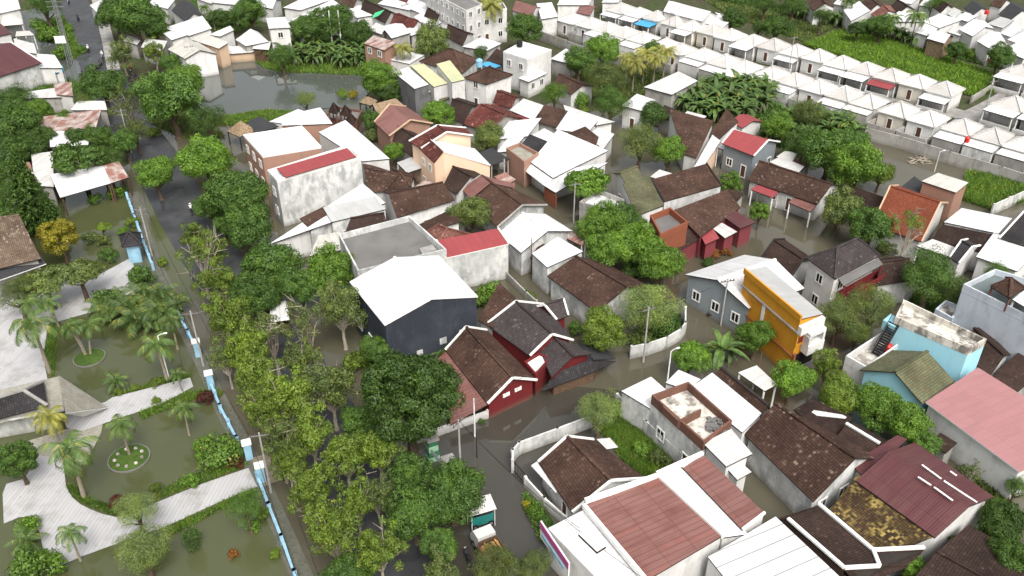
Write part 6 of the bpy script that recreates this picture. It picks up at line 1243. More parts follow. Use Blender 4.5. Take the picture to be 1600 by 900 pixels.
# ------------------------------------------------------------------ trees
for a in [
 # roadside, top to bottom
 ('mango', 215, 30, 40, 'mid', 'big dark tree at the upper road beside the white pond hall'),
 ('mango', 178, 22, 30, 'mid', 'left half of the pair of big trees by the upper road'),
 ('mango', 244, 46, 19, 'bright', 'smaller bright tree in front of the upper roadside pair'),
 ('mango', 160, 132, 32, 'mid', 'roadside tree beside the parked motorbikes at the junction'),
 ('airy', 190, 84, 24, 'olive', 'thin olive tree on the right of the upper road'),
 ('airy', 240, 82, 20, 'yellow', 'yellow green young tree before the white kiosk roofs'),
 ('mango', 266, 150, 52, 'mid', 'large round dark tree on the pond corner'),
 ('mango', 285, 128, 32, 'bright', 'upper crown beside the large round tree on the pond corner'),
 ('fine', 325, 188, 30, 'dark', 'dark fine leaved tree between the pond corner tree and the thatched hut'),
 ('sparse', 206, 172, 34, 'olive', 'half bare pale tree standing by the road below the junction'),
 ('fine', 210, 205, 24, 'olive', 'olive shrubby tree at the foot of the half bare tree'),
 ('bush', 240, 208, 12, 'yellow', 'yellow green hedge bush on the roadside below the pond corner tree'),
 ('mango', 243, 272, 30, 'bright', 'bright tree on the median where the road leaves the pond'),
 ('mango', 322, 248, 42, 'bright', 'bright green tree before the flat white roof'),
 ('mango', 368, 302, 48, 'mid', 'dark green tree leaning against the tall mouldy building'),
 ('mango', 384, 352, 40, 'dark', 'darker tree just below the tall mouldy building'),
 ('mango', 352, 352, 20, 'mid', 'small roadside tree in front of the dark pair'),
 ('airy', 334, 392, 26, 'yellow', 'yellow green half bare tree over the wet road'),
 ('sparse', 312, 400, 40, 'yellow', 'bare topped tree with pale branches over the wet road'),
 ('mango', 425, 412, 46, 'mid', 'mid green tree left of the bright tree by the concrete deck'),
 ('mango', 512, 424, 40, 'bright', 'bright tree against the concrete deck building'),
 ('mango', 470, 446, 34, 'mid', 'dense tree between the two bright roadside crowns'),
 ('airy', 360, 498, 46, 'yellow', 'yellow green tree beside the parked white truck'),
 ('airy', 340, 440, 34, 'yellow', 'loose yellow green tree above the pale lamp of the park'),
 ('airy', 300, 372, 26, 'yellow', 'small yellow green tree at the left kerb of the wet road'),
 ('mango', 392, 462, 34, 'mid', 'green tree just above the parked white truck'),
 ('airy', 384, 540, 40, 'yellow', 'yellow green crown between footpath and bare grey tree'),
 ('airy', 352, 556, 26, 'olive', 'olive crown leaning over the footpath'),
 ('airy', 410, 644, 40, 'yellow', 'yellow green crown over the footpath left of the pale trunk'),
 ('airy', 470, 562, 34, 'olive', 'thin olive crown in the middle of the roadside belt'),
 ('airy', 488, 676, 42, 'yellow', 'yellow green crown above the lime green spreading crown'),
 ('mango', 566, 660, 34, 'mid', 'mid green crown in the shade left of the large mango'),
 ('airy', 450, 720, 34, 'yellow', 'lime crown beside the brown slab'),
 ('airy', 556, 780, 34, 'yellow', 'lime crown over the gap of wet road'),
 ('mango', 540, 900, 40, 'mid', 'mid green crown cut by the bottom edge beside the canal'),
 ('mango', 640, 742, 34, 'mid', 'dark green crown just below the large mango'),
 ('mango', 420, 462, 24, 'dark', 'dark crown in the shade behind the parked white truck'),
 ('mango', 4, 168, 30, 'dark', 'dark crown cut by the left edge under the maroon hall'),
 ('mango', 42, 232, 26, 'mid', 'mid green crown among the sheds at left'),
 ('mango', 8, 268, 26, 'mid', 'green crown cut by the left edge above the park hall'),
 ('mango', 100, 186, 14, 'bright', 'small bright crown over the long patched rusty roof'),
 ('fine', 130, 158, 16, 'olive', 'small olive tree before the white roadside shack'),
 ('mango', 196, 222, 22, 'mid', 'green crown on the road edge below the rusty sheds'),
 ('mango', 332, 322, 26, 'mid', 'green crown left of the dark green leaning tree'),
 ('mango', 1330, 222, 30, 'mid', 'upper crown of the grove behind the lean-to sheets'),
 ('mango', 1216, 196, 22, 'bright', 'bright crown between the two banana groves'),
 ('airy', 532, 478, 42, 'olive', 'olive tree with bare forked trunk before the navy hall'),
 ('sparse', 482, 500, 44, 'olive', 'grey leafless tree among the roadside crowns near the white truck'),
 ('sparse', 424, 520, 40, 'olive', 'pale bare tree between the yellow green roadside crowns'),
 ('airy', 396, 580, 44, 'yellow', 'yellow green tree beside the footpath, left of the mango'),
 ('airy', 450, 620, 46, 'yellow', 'yellow green crown with a pale trunk at the left of the road'),
 ('airy', 516, 600, 48, 'olive', 'olive green crown touching the large dark mango'),
 ('mangobig', 638, 618, 92, 'dark', 'very large dark mango tree on the side street corner'),
 ('bush', 556, 566, 22, 'yellow', 'bright yellow green sapling at the edge of the large mango'),
 ('youngmango', 0, 0, 0, '', ''),
 ('airy', 436, 690, 40, 'olive', 'olive crown over the brown slab at the park gate'),
 ('airy', 540, 706, 46, 'yellow', 'lime green spreading crown below the large mango'),
 ('airy', 590, 700, 40, 'yellow', 'lime green crown beside the green pillars'),
 ('airy', 486, 760, 44, 'yellow', 'yellow tinged crown between road and canal'),
 ('airy', 520, 830, 52, 'yellow', 'lime green crown nearest the bottom edge by the canal'),
 ('airy', 594, 858, 42, 'yellow', 'lime green crown at the bottom edge above the wet road'),
 ('mango', 708, 768, 48, 'mid', 'dark green tree shading the food cart'),
 ('mango', 648, 800, 46, 'mid', 'dark green tree on the near side of the road'),
 ('airy', 590, 772, 30, 'olive', 'small forked tree in the middle of the wet road verge'),
 ('mango', 690, 850, 30, 'mid', 'dark green tree just left of the timber truck'),
 ('fine', 776, 884, 40, 'olive', 'olive tree in front of the timber truck'),
 ('fine', 838, 884, 30, 'olive', 'olive tree under the magenta banner'),
 ('airy', 690, 900, 36, 'olive', 'olive crown at the bottom edge left of the timber truck'),
 ('mango', 590, 545, 26, 'mid', 'green tree against the foot of the navy wall'),
 # left and park
 ('mango', 22, 190, 36, 'mid', 'dense green tree at the left edge below the maroon hall'),
 ('mango', 60, 172, 24, 'bright', 'bright tree behind the rusty patched roof'),
 ('fine', 26, 154, 28, 'mid', 'fine leaved tree just under the maroon hall'),
 ('mango', 66, 212, 20, 'dark', 'small dark tree before the rusty patched roof'),
 ('mango', 122, 214, 18, 'dark', 'small dark tree among the rusty sheds'),
 ('mango', 150, 212, 20, 'mid', 'green tree by the road below the rusty sheds'),
 ('flat', 122, 246, 42, 'mid', 'feathery spreading tree over the long white shed'),
 ('fine', 166, 246, 26, 'mid', 'feathery tree at the rusty end of the long shed'),
 ('mango', 14, 238, 30, 'dark', 'dark tree at the left edge behind the conifer'),
 ('fine', 16, 300, 24, 'mid', 'light tree at the left edge beside the rusty roof'),
 ('round', 92, 370, 33, 'gold', 'golden round clipped tree in the park'),
 ('flat', 124, 428, 38, 'olive', 'flat topped olive tree by the park plaza'),
 ('flat', 70, 440, 40, 'olive', 'olive tree beside the park hall'),
 ('fine', 26, 458, 30, 'olive', 'olive tree at the left edge of the plaza'),
 ('round', 26, 716, 34, 'dark', 'dark clipped park tree with a bare trunk at the left edge'),
 ('fine', 212, 796, 34, 'pale', 'upper crown of the pale feathery tree on the park path'),
 ('fine', 222, 856, 46, 'pale', 'pale feathery tree overhanging the park path at the bottom'),
 ('fine', 384, 792, 32, 'mid', 'green shrubby tree between park path and fence'),
 ('column', 300, 842, 15, 'dark', 'dark narrow column tree in the lower park water'),
 ('bush', 52, 884, 38, 'bright', 'yellow green bush at the bottom left corner'),
 ('bush', 44, 822, 20, 'bright', 'round clipped bush at the left of the plaza'),
 ('bush', 348, 706, 34, 'grass', 'strappy green shrubs in the middle park lawn'),
 ('bush', 318, 698, 20, 'bright', 'light green shrub left of the strappy shrubs'),
 ('bush', 368, 722, 14, 'red', 'dark red shrub at the head of the lower park path'),
 ('bush', 320, 622, 15, 'red', 'dark red leaved shrub beside the blue fence'),
 ('bush', 182, 782, 12, 'red', 'small red shrub on the curved plaza edge'),
 ('bush', 364, 866, 10, 'orange', 'orange shrub standing in the lower park water'),
 ('bush', 242, 762, 10, 'yellow', 'small round lime bush on the park border'),
 ('bush', 298, 752, 15, 'bright', 'low bush on the border of the lower path'),
 ('bush', 244, 598, 11, 'yellow', 'lime bush on the upper path border'),
 ('bush', 212, 605, 7, 'yellow', 'tiny lime bush left of the lime bush on the upper path'),
 ('bush', 184, 612, 8, 'yellow', 'lime bush at the left end of the upper path border'),
 ('bush', 244, 626, 8, 'yellow', 'lime bush on the near side of the upper path'),
 ('bush', 341, 614, 8, 'yellow', 'lime bush just outside the blue fence'),
 ('bush', 254, 410, 10, 'yellow', 'yellow bush by the road end of the park fence'),
 ('flat', 160, 355, 13, 'yellow', 'round yellow shrub standing in the upper park pond'),
 ('bush', 206, 348, 12, 'yellow', 'yellow shrub beside the park fence'),
 ('bush', 192, 362, 10, 'bright', 'small shrub behind the kiosk'),
 ('bush', 162, 376, 12, 'olive', 'olive shrub in front of the kiosk pond'),
 ('bush', 180, 302, 14, 'bright', 'leafy shrub under the rusty end of the long shed'),
 ('bush', 148, 312, 12, 'mid', 'low shrub at the edge of the upper park pond'),
 ('bush', 168, 470, 24, 'dark', 'dark cycad like shrub at the plaza corner'),
 ('bush', 140, 372, 14, 'olive', 'olive shrub beside the golden tree'),
 ('bush', 170, 400, 16, 'mid', 'green shrub before the paved corner'),
 ('bush', 218, 432, 22, 'mid', 'green shrub on the corner of the plaza and fence'),
 ('bush', 412, 804, 12, 'yellow', 'yellow green bush leaning on the lower blue fence'),
 ('bush', 430, 866, 10, 'yellow', 'yellow green bush at the fence near the bottom edge'),
 ('bush', 396, 822, 12, 'bright', 'bush by the fence below the shrubby tree'),
 # middle
 ('mango', 736, 332, 31, 'olive', 'round mango tree beside the brown alley house'),
 ('flat', 912, 284, 40, 'bright', 'bright vine covered arbour tree before the largest white roof'),
 ('fine', 1000, 222, 36, 'olive', 'tall olive tree with a pale trunk in the inner block'),
 ('mango', 1046, 232, 26, 'bright', 'bright tree right of the tall olive tree'),
 ('mango', 938, 350, 36, 'bright', 'leftmost bright crown of the cluster in front of the green tiled house'),
 ('mango', 972, 345, 32, 'mid', 'mid green crown behind the bright cluster'),
 ('mango', 950, 392, 34, 'bright', 'lower left bright crown of the cluster over the alley'),
 ('mango', 994, 380, 40, 'bright', 'central bright crown of the cluster over the alley'),
 ('mango', 1034, 408, 36, 'bright', 'right hand bright crown of the cluster over the alley'),
 ('bush', 992, 422, 22, 'mid', 'shaded lower shrub of the cluster over the alley'),
 ('fine', 1012, 478, 50, 'pale', 'big pale green feathery tree in the walled corner garden'),
 ('mango', 945, 516, 38, 'yellow', 'yellow green tree left of the big pale feathery tree'),
 ('bush', 1038, 510, 26, 'mid', 'green garden shrub inside the curved wall'),
 ('bush', 900, 514, 14, 'mid', 'small green bush beside the grey tiled house'),
 ('bush', 1000, 528, 22, 'olive', 'olive shrub behind the curved wall'),
 ('round', 1143, 286, 21, 'bright', 'clipped oval bright tree beside the alley'),
 ('round', 1187, 331, 18, 'bright', 'small round bright tree at the water'),
 ('bush', 1128, 378, 11, 'dark', 'dark small cypress bush by the rose red shops'),
 ('bush', 1117, 398, 9, 'orange', 'orange leaved shrub by the water'),
 ('bush', 1134, 394, 9, 'orange', 'second orange leaved shrub by the water, on the right'),
 ('bush', 1106, 410, 10, 'mid', 'low green shrub by the rose red shops'),
 ('fine', 936, 640, 38, 'pale', 'pale shrubby tree at the corner of the overgrown yard'),
 ('bush', 966, 642, 18, 'bright', 'bright bush right of the pale shrubby tree'),
 ('mango', 1080, 556, 30, 'bright', 'bright tree left of the banana plant on the lane'),
 ('mango', 1182, 524, 28, 'bright', 'bright tree in front of the amber building'),
 ('mango', 1238, 592, 32, 'bright', 'bright crown at the left of the yellow green tree row'),
 ('airy', 1292, 574, 30, 'yellow', 'yellow green crown in front of the amber balcony'),
 ('mango', 1310, 616, 34, 'yellow', 'yellow green crown in the middle of the tree row'),
 ('mango', 1372, 632, 40, 'bright', 'bright crown before the mossy tiled house'),
 ('mango', 1416, 664, 38, 'bright', 'bright crown nearest the pink roof'),
 ('mango', 1442, 692, 26, 'mid', 'small mid green crown above the maroon hall'),
 ('fine', 1312, 494, 38, 'olive', 'dull olive tree right of the amber building'),
 ('fine', 1362, 478, 40, 'olive', 'olive tree behind the pale blue house'),
 ('fine', 1340, 520, 26, 'olive', 'lower olive tree beside the terrace of the pale blue house'),
 ('mango', 1312, 326, 32, 'olive', 'left garden tree before the long speckled roof'),
 ('mango', 1362, 352, 36, 'mid', 'right garden tree before the orange tiled house'),
 ('sparse', 1420, 350, 28, 'yellow', 'thin pale forked tree before the orange tiled house', 6.6),
 ('bush', 1390, 388, 16, 'olive', 'olive shrub at the foot of the pale forked tree'),
 ('mango', 1296, 232, 44, 'mid', 'tall green tree of the grove behind the lean-to sheets'),
 ('mango', 1340, 262, 44, 'bright', 'bright tree on the flooded clearing'),
 ('fine', 1260, 176, 28, 'olive', 'olive tree in front of the estate walls'),
 ('mango', 1376, 270, 20, 'yellow', 'yellow green right edge crown on the flooded clearing'),
 ('mango', 1244, 222, 26, 'mid', 'green tree above the blue grey house'),
 ('fine', 1456, 432, 50, 'mid', 'wide fine leaved tree between the dark roofs at right'),
 ('fine', 1490, 462, 30, 'olive', 'olive tree beside the blue grey roof deck house'),
 ('bush', 1446, 462, 14, 'yellow', 'lime shrub behind the pale blue parapet'),
 ('fine', 1560, 430, 24, 'mid', 'small tree under the large white carport'),
 ('mango', 1566, 816, 36, 'dark', 'dark tree at the right edge below the maroon hall'),
 ('fine', 1556, 800, 30, 'mid', 'light green tree beside the maroon hall gable'),
 ('mango', 1584, 874, 36, 'dark', 'dark tree at the bottom right corner'),
 ('mango', 1508, 848, 18, 'mid', 'small green tree under the maroon hall gable'),
 ('mango', 1432, 890, 22, 'bright', 'bright small tree at the bottom edge'),
 ('fine', 1590, 760, 20, 'mid', 'small tree below the corner of the pink roof'),
 ('sparse', 1520, 740, 22, 'olive', 'twiggy shrub in the alley below the pink roof'),
 ('bush', 840, 800, 16, 'bright', 'strip of bright shrubs outside the low white wall'),
 ('bush', 852, 818, 14, 'mid', 'green shrubs nearest the magenta banner'),
 ('bush', 822, 788, 8, 'gold', 'yellow spiky shrub at the edge of the side street'),
 ('bush', 1000, 700, 16, 'bright', 'bright shrub in the overgrown yard'),
 ('bush', 1030, 716, 18, 'olive', 'olive shrub in the overgrown yard'),
 ('bush', 766, 462, 26, 'bright', 'bright creeper heap beside the navy hall'),
 ('bush', 752, 470, 18, 'grass', 'creeper on the roof edge beside the navy hall'),
 ('bush', 752, 658, 6, 'mid', 'small bush at the end of the scarlet house wall'),
 ('bush', 688, 532, 10, 'brownleaf', 'brown palm like shrub beside the scarlet house'),
 # upper middle
 ('mango', 820, 42, 28, 'dark', 'dark round tree right of the tall coconut palm'),
 ('mango', 905, 98, 25, 'mid', 'dark green tree left of the bright garden tree'),
 ('mango', 942, 78, 28, 'bright', 'bright round garden tree below the estate'),
 ('fine', 946, 122, 34, 'olive', 'olive tree left of the coconut grove'),
 ('mango', 1018, 76, 14, 'mid', 'small cone shaped tree against the estate wall'),
 ('bush', 986, 90, 10, 'bright', 'low bush against the estate wall'),
 ('fine', 866, 146, 22, 'bright', 'bright small tree before the brown cottage'),
 ('fine', 956, 160, 30, 'mid', 'feathery tree left of the small white box house'),
 ('bush', 906, 158, 18, 'bright', 'bright bush before the brown cottage'),
 ('bush', 912, 172, 9, 'yellow', 'lime bush before the brown cottage'),
 ('mango', 1020, 176, 22, 'dark', 'dark tree before the low dark roof of the upper middle'),
 ('mango', 672, 64, 29, 'olive', 'round olive tree above the large dark hip roof'),
 ('fine', 752, 82, 14, 'mid', 'small tree behind the large dark hip roof'),
 ('mango', 594, 122, 32, 'bright', 'bright tree on the right end of the pond'),
 ('mango', 604, 142, 20, 'dark', 'dark lower crown on the right end of the pond'),
 ('mango', 684, 176, 26, 'bright', 'bright tree between the red ribbed roof and the dark gable'),
 ('mango', 578, 188, 16, 'mid', 'green tree left of the red ribbed roof house'),
 ('bush', 588, 210, 18, 'olive', 'olive hedge below the red ribbed roof house'),
 ('mango', 614, 236, 16, 'bright', 'small bright tree before the small dark roof'),
 ('mango', 762, 212, 24, 'olive', 'olive green tree right of the cream house'),
 ('fine', 478, 156, 17, 'pale', 'pale small tree on the near bank of the pond'),
 ('bush', 536, 148, 10, 'yellow', 'yellow shrub left of the shrine'),
 ('bush', 552, 148, 9, 'gold', 'golden shrub by the shrine'),
 ('mango', 520, 36, 32, 'mid', 'tall dark tree behind the twin pole transformer'),
 ('mango', 482, 44, 26, 'mid', 'green tree left of the twin pole transformer'),
 ('mango', 560, 50, 24, 'dark', 'dark tree right of the twin pole transformer'),
 ('fine', 440, 88, 22, 'mid', 'green shrubby tree on the left bank of the banana grove'),
 ('mango', 388, 16, 26, 'mid', 'dark tree behind the white pyramid roof by the pond'),
 ('mango', 350, 30, 18, 'dark', 'shrubby dark growth behind the white hall'),
 ('fine', 634, 14, 10, 'olive', 'small olive tree by the speckled red roof'),
 ('mango', 266, 96, 16, 'mid', 'green bush in front of the asbestos gable'),
 ('mango', 1145, 30, 18, 'dark', 'round dark tree beside the white warehouse annex'),
 ('mango', 1214, 42, 22, 'dark', 'dark tree at the edge of the estate meadow'),
 ('fine', 1186, 44, 14, 'mid', 'green tree left of the dark meadow tree'),
 ('fine', 1462, 6, 18, 'bright', 'bright bush tree at the upper edge at right'),
 ('mango', 1496, 76, 16, 'mid', 'bush right of the thatch walled hut'),
 ('mango', 1562, 88, 20, 'mid', 'bush at the far right corner of the rice field'),
 ('bush', 1516, 84, 10, 'bright', 'bright bush at the edge of the rice field'),
 ('bush', 1545, 94, 10, 'brownleaf', 'brown twiggy bush at the edge of the rice field'),
 ('mango', 1378, 40, 20, 'mid', 'leafy shrub behind the palms of the rice field'),
 ('mango', 1340, 44, 14, 'dark', 'dark shrub at the upper edge of the rice field'),
 ('fine', 1284, 26, 18, 'dark', 'dark hedge tree beyond the meadow'),
 ('fine', 1240, 8, 22, 'dark', 'hedge tree at the upper edge of the meadow'),
 ('fine', 1196, 2, 20, 'dark', 'leftmost hedge tree at the upper edge of the meadow'),
 ('bush', 60, 40, 14, 'bright', 'grassy shrub on the flooded verge of the upper road'),
 ('bush', 78, 54, 20, 'bright', 'large grassy shrub on the flooded verge'),
 ('bush', 108, 44, 9, 'bright', 'small shrub between verge and upper road'),
 ('bush', 128, 78, 9, 'bright', 'lowest small shrub between verge and upper road'),
 ('fine', 70, 8, 28, 'mid', 'green tree at the upper edge left of the upper road'),
 ('bush', 96, 84, 14, 'bright', 'shrub at the foot of the lattice mast'),
 ('bush', 818, 454, 7, 'olive', 'first of the clipped cone shrubs along the alley'), ('bush', 826, 459, 7, 'olive', 'middle clipped cone shrub along the alley'), ('bush', 834, 465, 7, 'olive', 'last of the clipped cone shrubs along the alley'),
 ('bush', 1090, 462, 10, 'orange', 'orange brown shrub along the grey house wall'), ('bush', 1102, 480, 10, 'mid', 'green shrub along the grey house wall'), ('bush', 1112, 490, 8, 'red', 'red shrub along the grey house wall'),
 ('bush', 700, 398, 0, '', ''),
]:
    if a[3] == 0: continue
    if a[0] in ('airy', 'sparse') and 300 < a[1] < 640 and a[2] > 380: a = a + (mpp(a[2], 4) * a[3] * 1.15 + 2.4,)
    nm = 'shrub' if a[0] == 'bush' else 'tree'
    T(*a, name=nm, cat=nm)
# conifers, palms, bananas
P_('conifer', 62, 362, 12.5, 'dark', 'tall dark conifer in front of the rusty roof at left', 'conifer', 'tree')
P_('conifer', 84, 364, 7, 'dark', 'shorter conifer behind the golden tree', 'conifer', 'tree')
for k, px, py, s, lf, lb in [
 ('coconut', 770, 64, 1.15, 'palm_yellow', 'tall coconut palm before the white school'),
 ('coconut', 634, 118, .8, 'palm_yellow', 'coconut palm left of the large dark hip roof'),
 ('coconut', 988, 142, .8, 'palm_yellow', 'yellowish palm at the left of the coconut grove'),
 ('coconut', 1004, 130, .85, 'palm_yellow', 'yellowish palm at the back of the coconut grove'),
 ('coconut', 1020, 136, .8, 'palm_yellow', 'yellowish palm in the middle of the coconut grove'),
 ('coconut', 1036, 122, .8, 'palm_yellow', 'yellowish palm at the right of the coconut grove'),
 ('coconut', 978, 128, .7, 'palm_yellow', 'low yellowish palm behind the olive tree'),
 ('coconut', 1422, 72, .95, 'palm', 'drooping dark palm at the edge of the rice field'),
 ('coconut', 1388, 62, .7, 'palm', 'second palm at the edge of the rice field, farther left'),
 ('coconut', 1316, 34, .7, 'palm', 'dark palm beyond the meadow'),
 ('royal', 112, 546, 0, '', ''),
 ('royal', 78, 582, 1.45, 'palm', 'tall leaning palm at the edge of the plaza'),
 ('royal', 92, 510, .8, 'palm', 'palm behind the leaning plaza palm'),
 ('royal', 62, 520, .95, 'palm', 'palm at the left of the plaza group'),
 ('triple', 137, 556, 1, 'palm', 'three stemmed palm on the round turf island'),
 ('royal', 262, 596, 1.15, 'palm', 'palm beside the white park lamp'),
 ('royal', 278, 546, .9, 'palm', 'palm near the gate of the upper path'),
 ('youngpalm', 184, 604, .8, 'palm', 'short palm standing in the upper park water'),
 ('royal', 285, 612, .55, 'palm', 'short palm at the end of the upper path'),
 ('royal', 296, 680, .8, 'palm', 'palm on the middle park lawn by the fence'),
 ('royal', 203, 712, .9, 'palm', 'palm growing from the flower island'),
 ('royal', 132, 778, 1.35, 'palm', 'large palm with drooping fronds on the plaza edge'),
 ('coconut', 98, 700, .6, 'palm_yellow', 'palm rising beside the pavilion roof'),
 ('royal', 126, 876, .75, 'palm', 'small palm at the bottom of the plaza'),
 ('youngpalm', 46, 856, .9, 'palm', 'palm like shrub behind the bottom left bush'),
 ('royal', 20, 428, .8, 'palm', 'left palm before the park hall roof'), ('royal', 36, 430, .8, 'palm', 'right palm before the park hall roof'),
 ('areca', 232, 496, 1.3, 'palm', 'wide clump of feathery palms beside the blue fence'),
 ('areca', 258, 500, 1.0, 'palm', 'right half of the feathery palm clump by the blue fence'),
 ('areca', 176, 492, .9, 'palm', 'dark palm clump at the plaza corner'),
 ('youngpalm', 690, 560, .7, 'palm', 'small palm between the large mango and the scarlet house'),
 ('youngpalm', 1296, 210, 1.1, 'palm', 'fan palm among the grove trees'),
 ('youngpalm', 268, 236, 0, '', ''),
 ('youngpalm', 20, 346, 1.0, 'palm', 'palm at the left edge behind the park hall'),
 ('coconut', 336, 46, .55, 'palm', 'palm in the thicket behind the white hall'),
 ('coconut', 322, 34, .5, 'palm', 'small palm in the thicket behind the dark roof'),
]:
    if s: P_(k, px, py, s, lf, lb)
gro = [(428, 86, 1), (444, 90, 1), (475, 92, 1.1), (505, 92, 1.1), (520, 94, 1.1), (546, 90, 1.1), (570, 102, 1.1), (412, 90, .8), (490, 104, 1), (534, 108, 1), (560, 106, 1), (460, 104, 1), 
 (420, 96, .9), (436, 100, 1), (452, 98, 1.1), (468, 100, 1.1), (482, 96, 1.2), (498, 100, 1.1), (512, 96, 1.2), (526, 102, 1.1), (540, 98, 1.2), (554, 102, 1.1), (564, 94, 1.2), (490, 84, 1.2), (530, 84, 1.2), (460, 84, 1.1), (555, 84, 1.2)]
for i, (px, py, s) in enumerate(gro):
    for jx, jy, js in ((0, 0, 1), (rnd.uniform(4, 8), rnd.uniform(-6, 2), .85)): P_('banana', px + jx, py + jy, s * 1.3 * js, 'banana', 'banana plant of the dense grove on the far bank of the pond', 'banana_plant', 'banana plant', 'bananas on the pond bank')
for i, (px, py, s) in enumerate([(1068, 176, 1.1), (1076, 160, 1.2), (1090, 162, 1.2), (1116, 160, 1.3), (1140, 160, 1.3), (1160, 160, 1.3), (1178, 162, 1.3), (1196, 160, 1.2), (1116, 188, 1.2), (1160, 190, 1.2), (1090, 186, 1.1), (1082, 170, 1.2), (1098, 176, 1.2), (1112, 168, 1.4), (1124, 178, 1.3), (1138, 170, 1.4), (1152, 178, 1.3), (1166, 168, 1.4), (1180, 178, 1.3), (1192, 170, 1.3), (1104, 152, 1.3), (1126, 150, 1.4), (1148, 150, 1.4), (1170, 150, 1.4), (1188, 152, 1.3), (1134, 192, 1.2)]):
    for jx, jy, js in ((0, 0, 1), (rnd.uniform(4, 8), rnd.uniform(-6, 2), .85)): P_('banana', px + jx, py + jy, s * 1.3 * js, 'banana', 'banana plant of the grove between the stained hall and the estate walls', 'banana_plant', 'banana plant', 'bananas below the estate')
for i, (px, py, s) in enumerate([(1216, 216, 1.3), (1224, 226, 1.2), (1252, 196, 1.3), (1270, 198, 1.3), (1290, 222, 1.2), (1308, 204, 1.2), (1330, 226, 1.2), (1254, 226, 1.1), (1228, 204, 1.4), (1246, 208, 1.3), (1262, 214, 1.3), (1280, 206, 1.3), (1204, 222, 1.2), (1300, 212, 1.3), (1234, 226, 1.2), (1318, 216, 1.3)]):
    for jx, jy, js in ((0, 0, 1), (rnd.uniform(4, 8), rnd.uniform(-6, 2), .85)): P_('banana', px + jx, py + jy, s * 1.3 * js, 'banana', 'banana plant in the mixed grove above the red roofed blue grey house', 'banana_plant', 'banana plant', 'bananas of the mixed grove')
for i, (px, py, s) in enumerate([(1348, 52, 1), (1362, 56, 1.1), (1376, 60, 1.1), (1396, 64, 1.1), (1408, 68, 1), (1430, 74, 1), (1236, 26, 1), (1256, 30, 1), (1270, 32, 1), (1290, 38, 1), (1304, 40, 1)]):
    for jx, jy, js in ((0, 0, 1), (rnd.uniform(4, 8), rnd.uniform(-6, 2), .85)): P_('banana', px + jx, py + jy, s * 1.3 * js, 'palm', 'dark banana plant along the far edge of rice field and meadow', 'banana_plant', 'banana plant', 'bananas beyond the rice field')
for i, (px, py, s) in enumerate([(328, 44, .9), (340, 40, 1), (352, 42, .9), (366, 40, .9), (420, 24, .9), (436, 22, .9)]):
    for jx, jy, js in ((0, 0, 1), (rnd.uniform(4, 8), rnd.uniform(-6, 2), .85)): P_('banana', px + jx, py + jy, s * 1.3 * js, 'banana', 'banana plant in the thicket behind the pond houses', 'banana_plant', 'banana plant', 'bananas behind the pond houses')
P_('banana', 1124, 572, 1.5, 'banana', 'large banana plant with torn leaves beside the lane', 'banana_plant', 'banana plant')
P_('banana', 1140, 566, 1.1, 'banana', 'smaller banana plant behind the large one by the lane', 'banana_plant', 'banana plant')
# ------------------------------------------------------------------ poles, cables, vehicles, people, small things
pl = {}
pl['a'] = pole(1005, 566, 7.6, 'tall grey utility pole at the curved garden wall', 1, dirv=(1, .5, 0))
pl['b'] = pole(1126, 508, 6.6, 'grey utility pole beside the amber building', 1)
pl['c'] = pole(896, 348, 6.5, 'grey utility pole in the flooded middle alley', 1)
pl['d'] = pole(830, 428, 5.5, 'dark thin pole beside the small square white roof', 0, 'trim_rust', .07)
pl['e'] = pole(742, 682, 5.0, 'white lamp pole before the scarlet gable', 0, 'pole_white', .1)
pole(1038, 634, 7.2, 'white street lamp rising from the white sheet roofs', 0, 'pole_white', .09, 'street_lamp', 'street lamp', (1, .4, 0), True)
pole(1179, 610, 5.2, 'rust brown post standing on the patio canopy', 0, 'trim_rust', .07)
pl['f'] = pole(745, 715, 3.2, 'short dark pole standing in the flooded side street', 0, 'trim_dark', .07)
pole(312, 120, 6.5, 'leaning white electric pole on the pond shore', 1, 'pole_white', .13, lean=(-1.2, .4))
pole(265, 594, 6.0, 'tall white lamp post in the upper park water', 0, 'pole_white', .09, 'park_lamp', 'lamp', None, True)
pole(788, 286, 4.2, 'white globe lamp post in the alley by the black canopy', 0, 'pole_white', .07, 'street_lamp', 'street lamp')
pole(1460, 268, 3.4, 'white lamp post behind the raw brick block', 0, 'pole_white', .07, 'street_lamp', 'street lamp', None, True)
pl['g'] = pole(1042, 78, 8.5, 'slim grey pole between the two estate rows at left', 1, r=.1)
pl['h'] = pole(1231, 116, 8, 'slim grey pole between the two estate rows in the middle', 1, r=.1)
pole(1535, 186, 7.5, 'pale pole on the estate street before the long carport', 1, r=.1)
pole(1570, 138, 5.2, 'white post at the corner of the rice field and estate street', 0, 'pole_white', .12)
pl['p1'] = pole(238, 400, 7.5, 'utility pole with cross arms beside the park kiosk', 2, dirv=(1, .2, 0))
pl['p2'] = pole(206, 240, 8, 'utility pole on the left of the road by the rusty shed', 2, dirv=(1, .2, 0))
pl['p3'] = pole(318, 572, 7.5, 'utility pole on the footpath by the park gate', 1, dirv=(1, .2, 0))
pl['p4'] = pole(424, 770, 7.5, 'utility pole on the footpath by the brown slab', 1, dirv=(1, .2, 0))
pl['p5'] = pole(720, 742, 7, 'grey pole behind the green pillars', 1, dirv=(.6, 1, 0))
end = at(520, 1010, 8)
for a, b, lb in (('p2', 'p1', 'upper'), ('p1', 'p3', 'middle'), ('p3', 'p4', 'lower')):
    for s, w in ((-.8, 'park side'), (.8, 'road side')):
        v = Vector((s, .16 * s, -.3)); wire(pl[a] + v, pl[b] + v, .5, f'black cable on the {w} of the {lb} stretch along the park footpath')
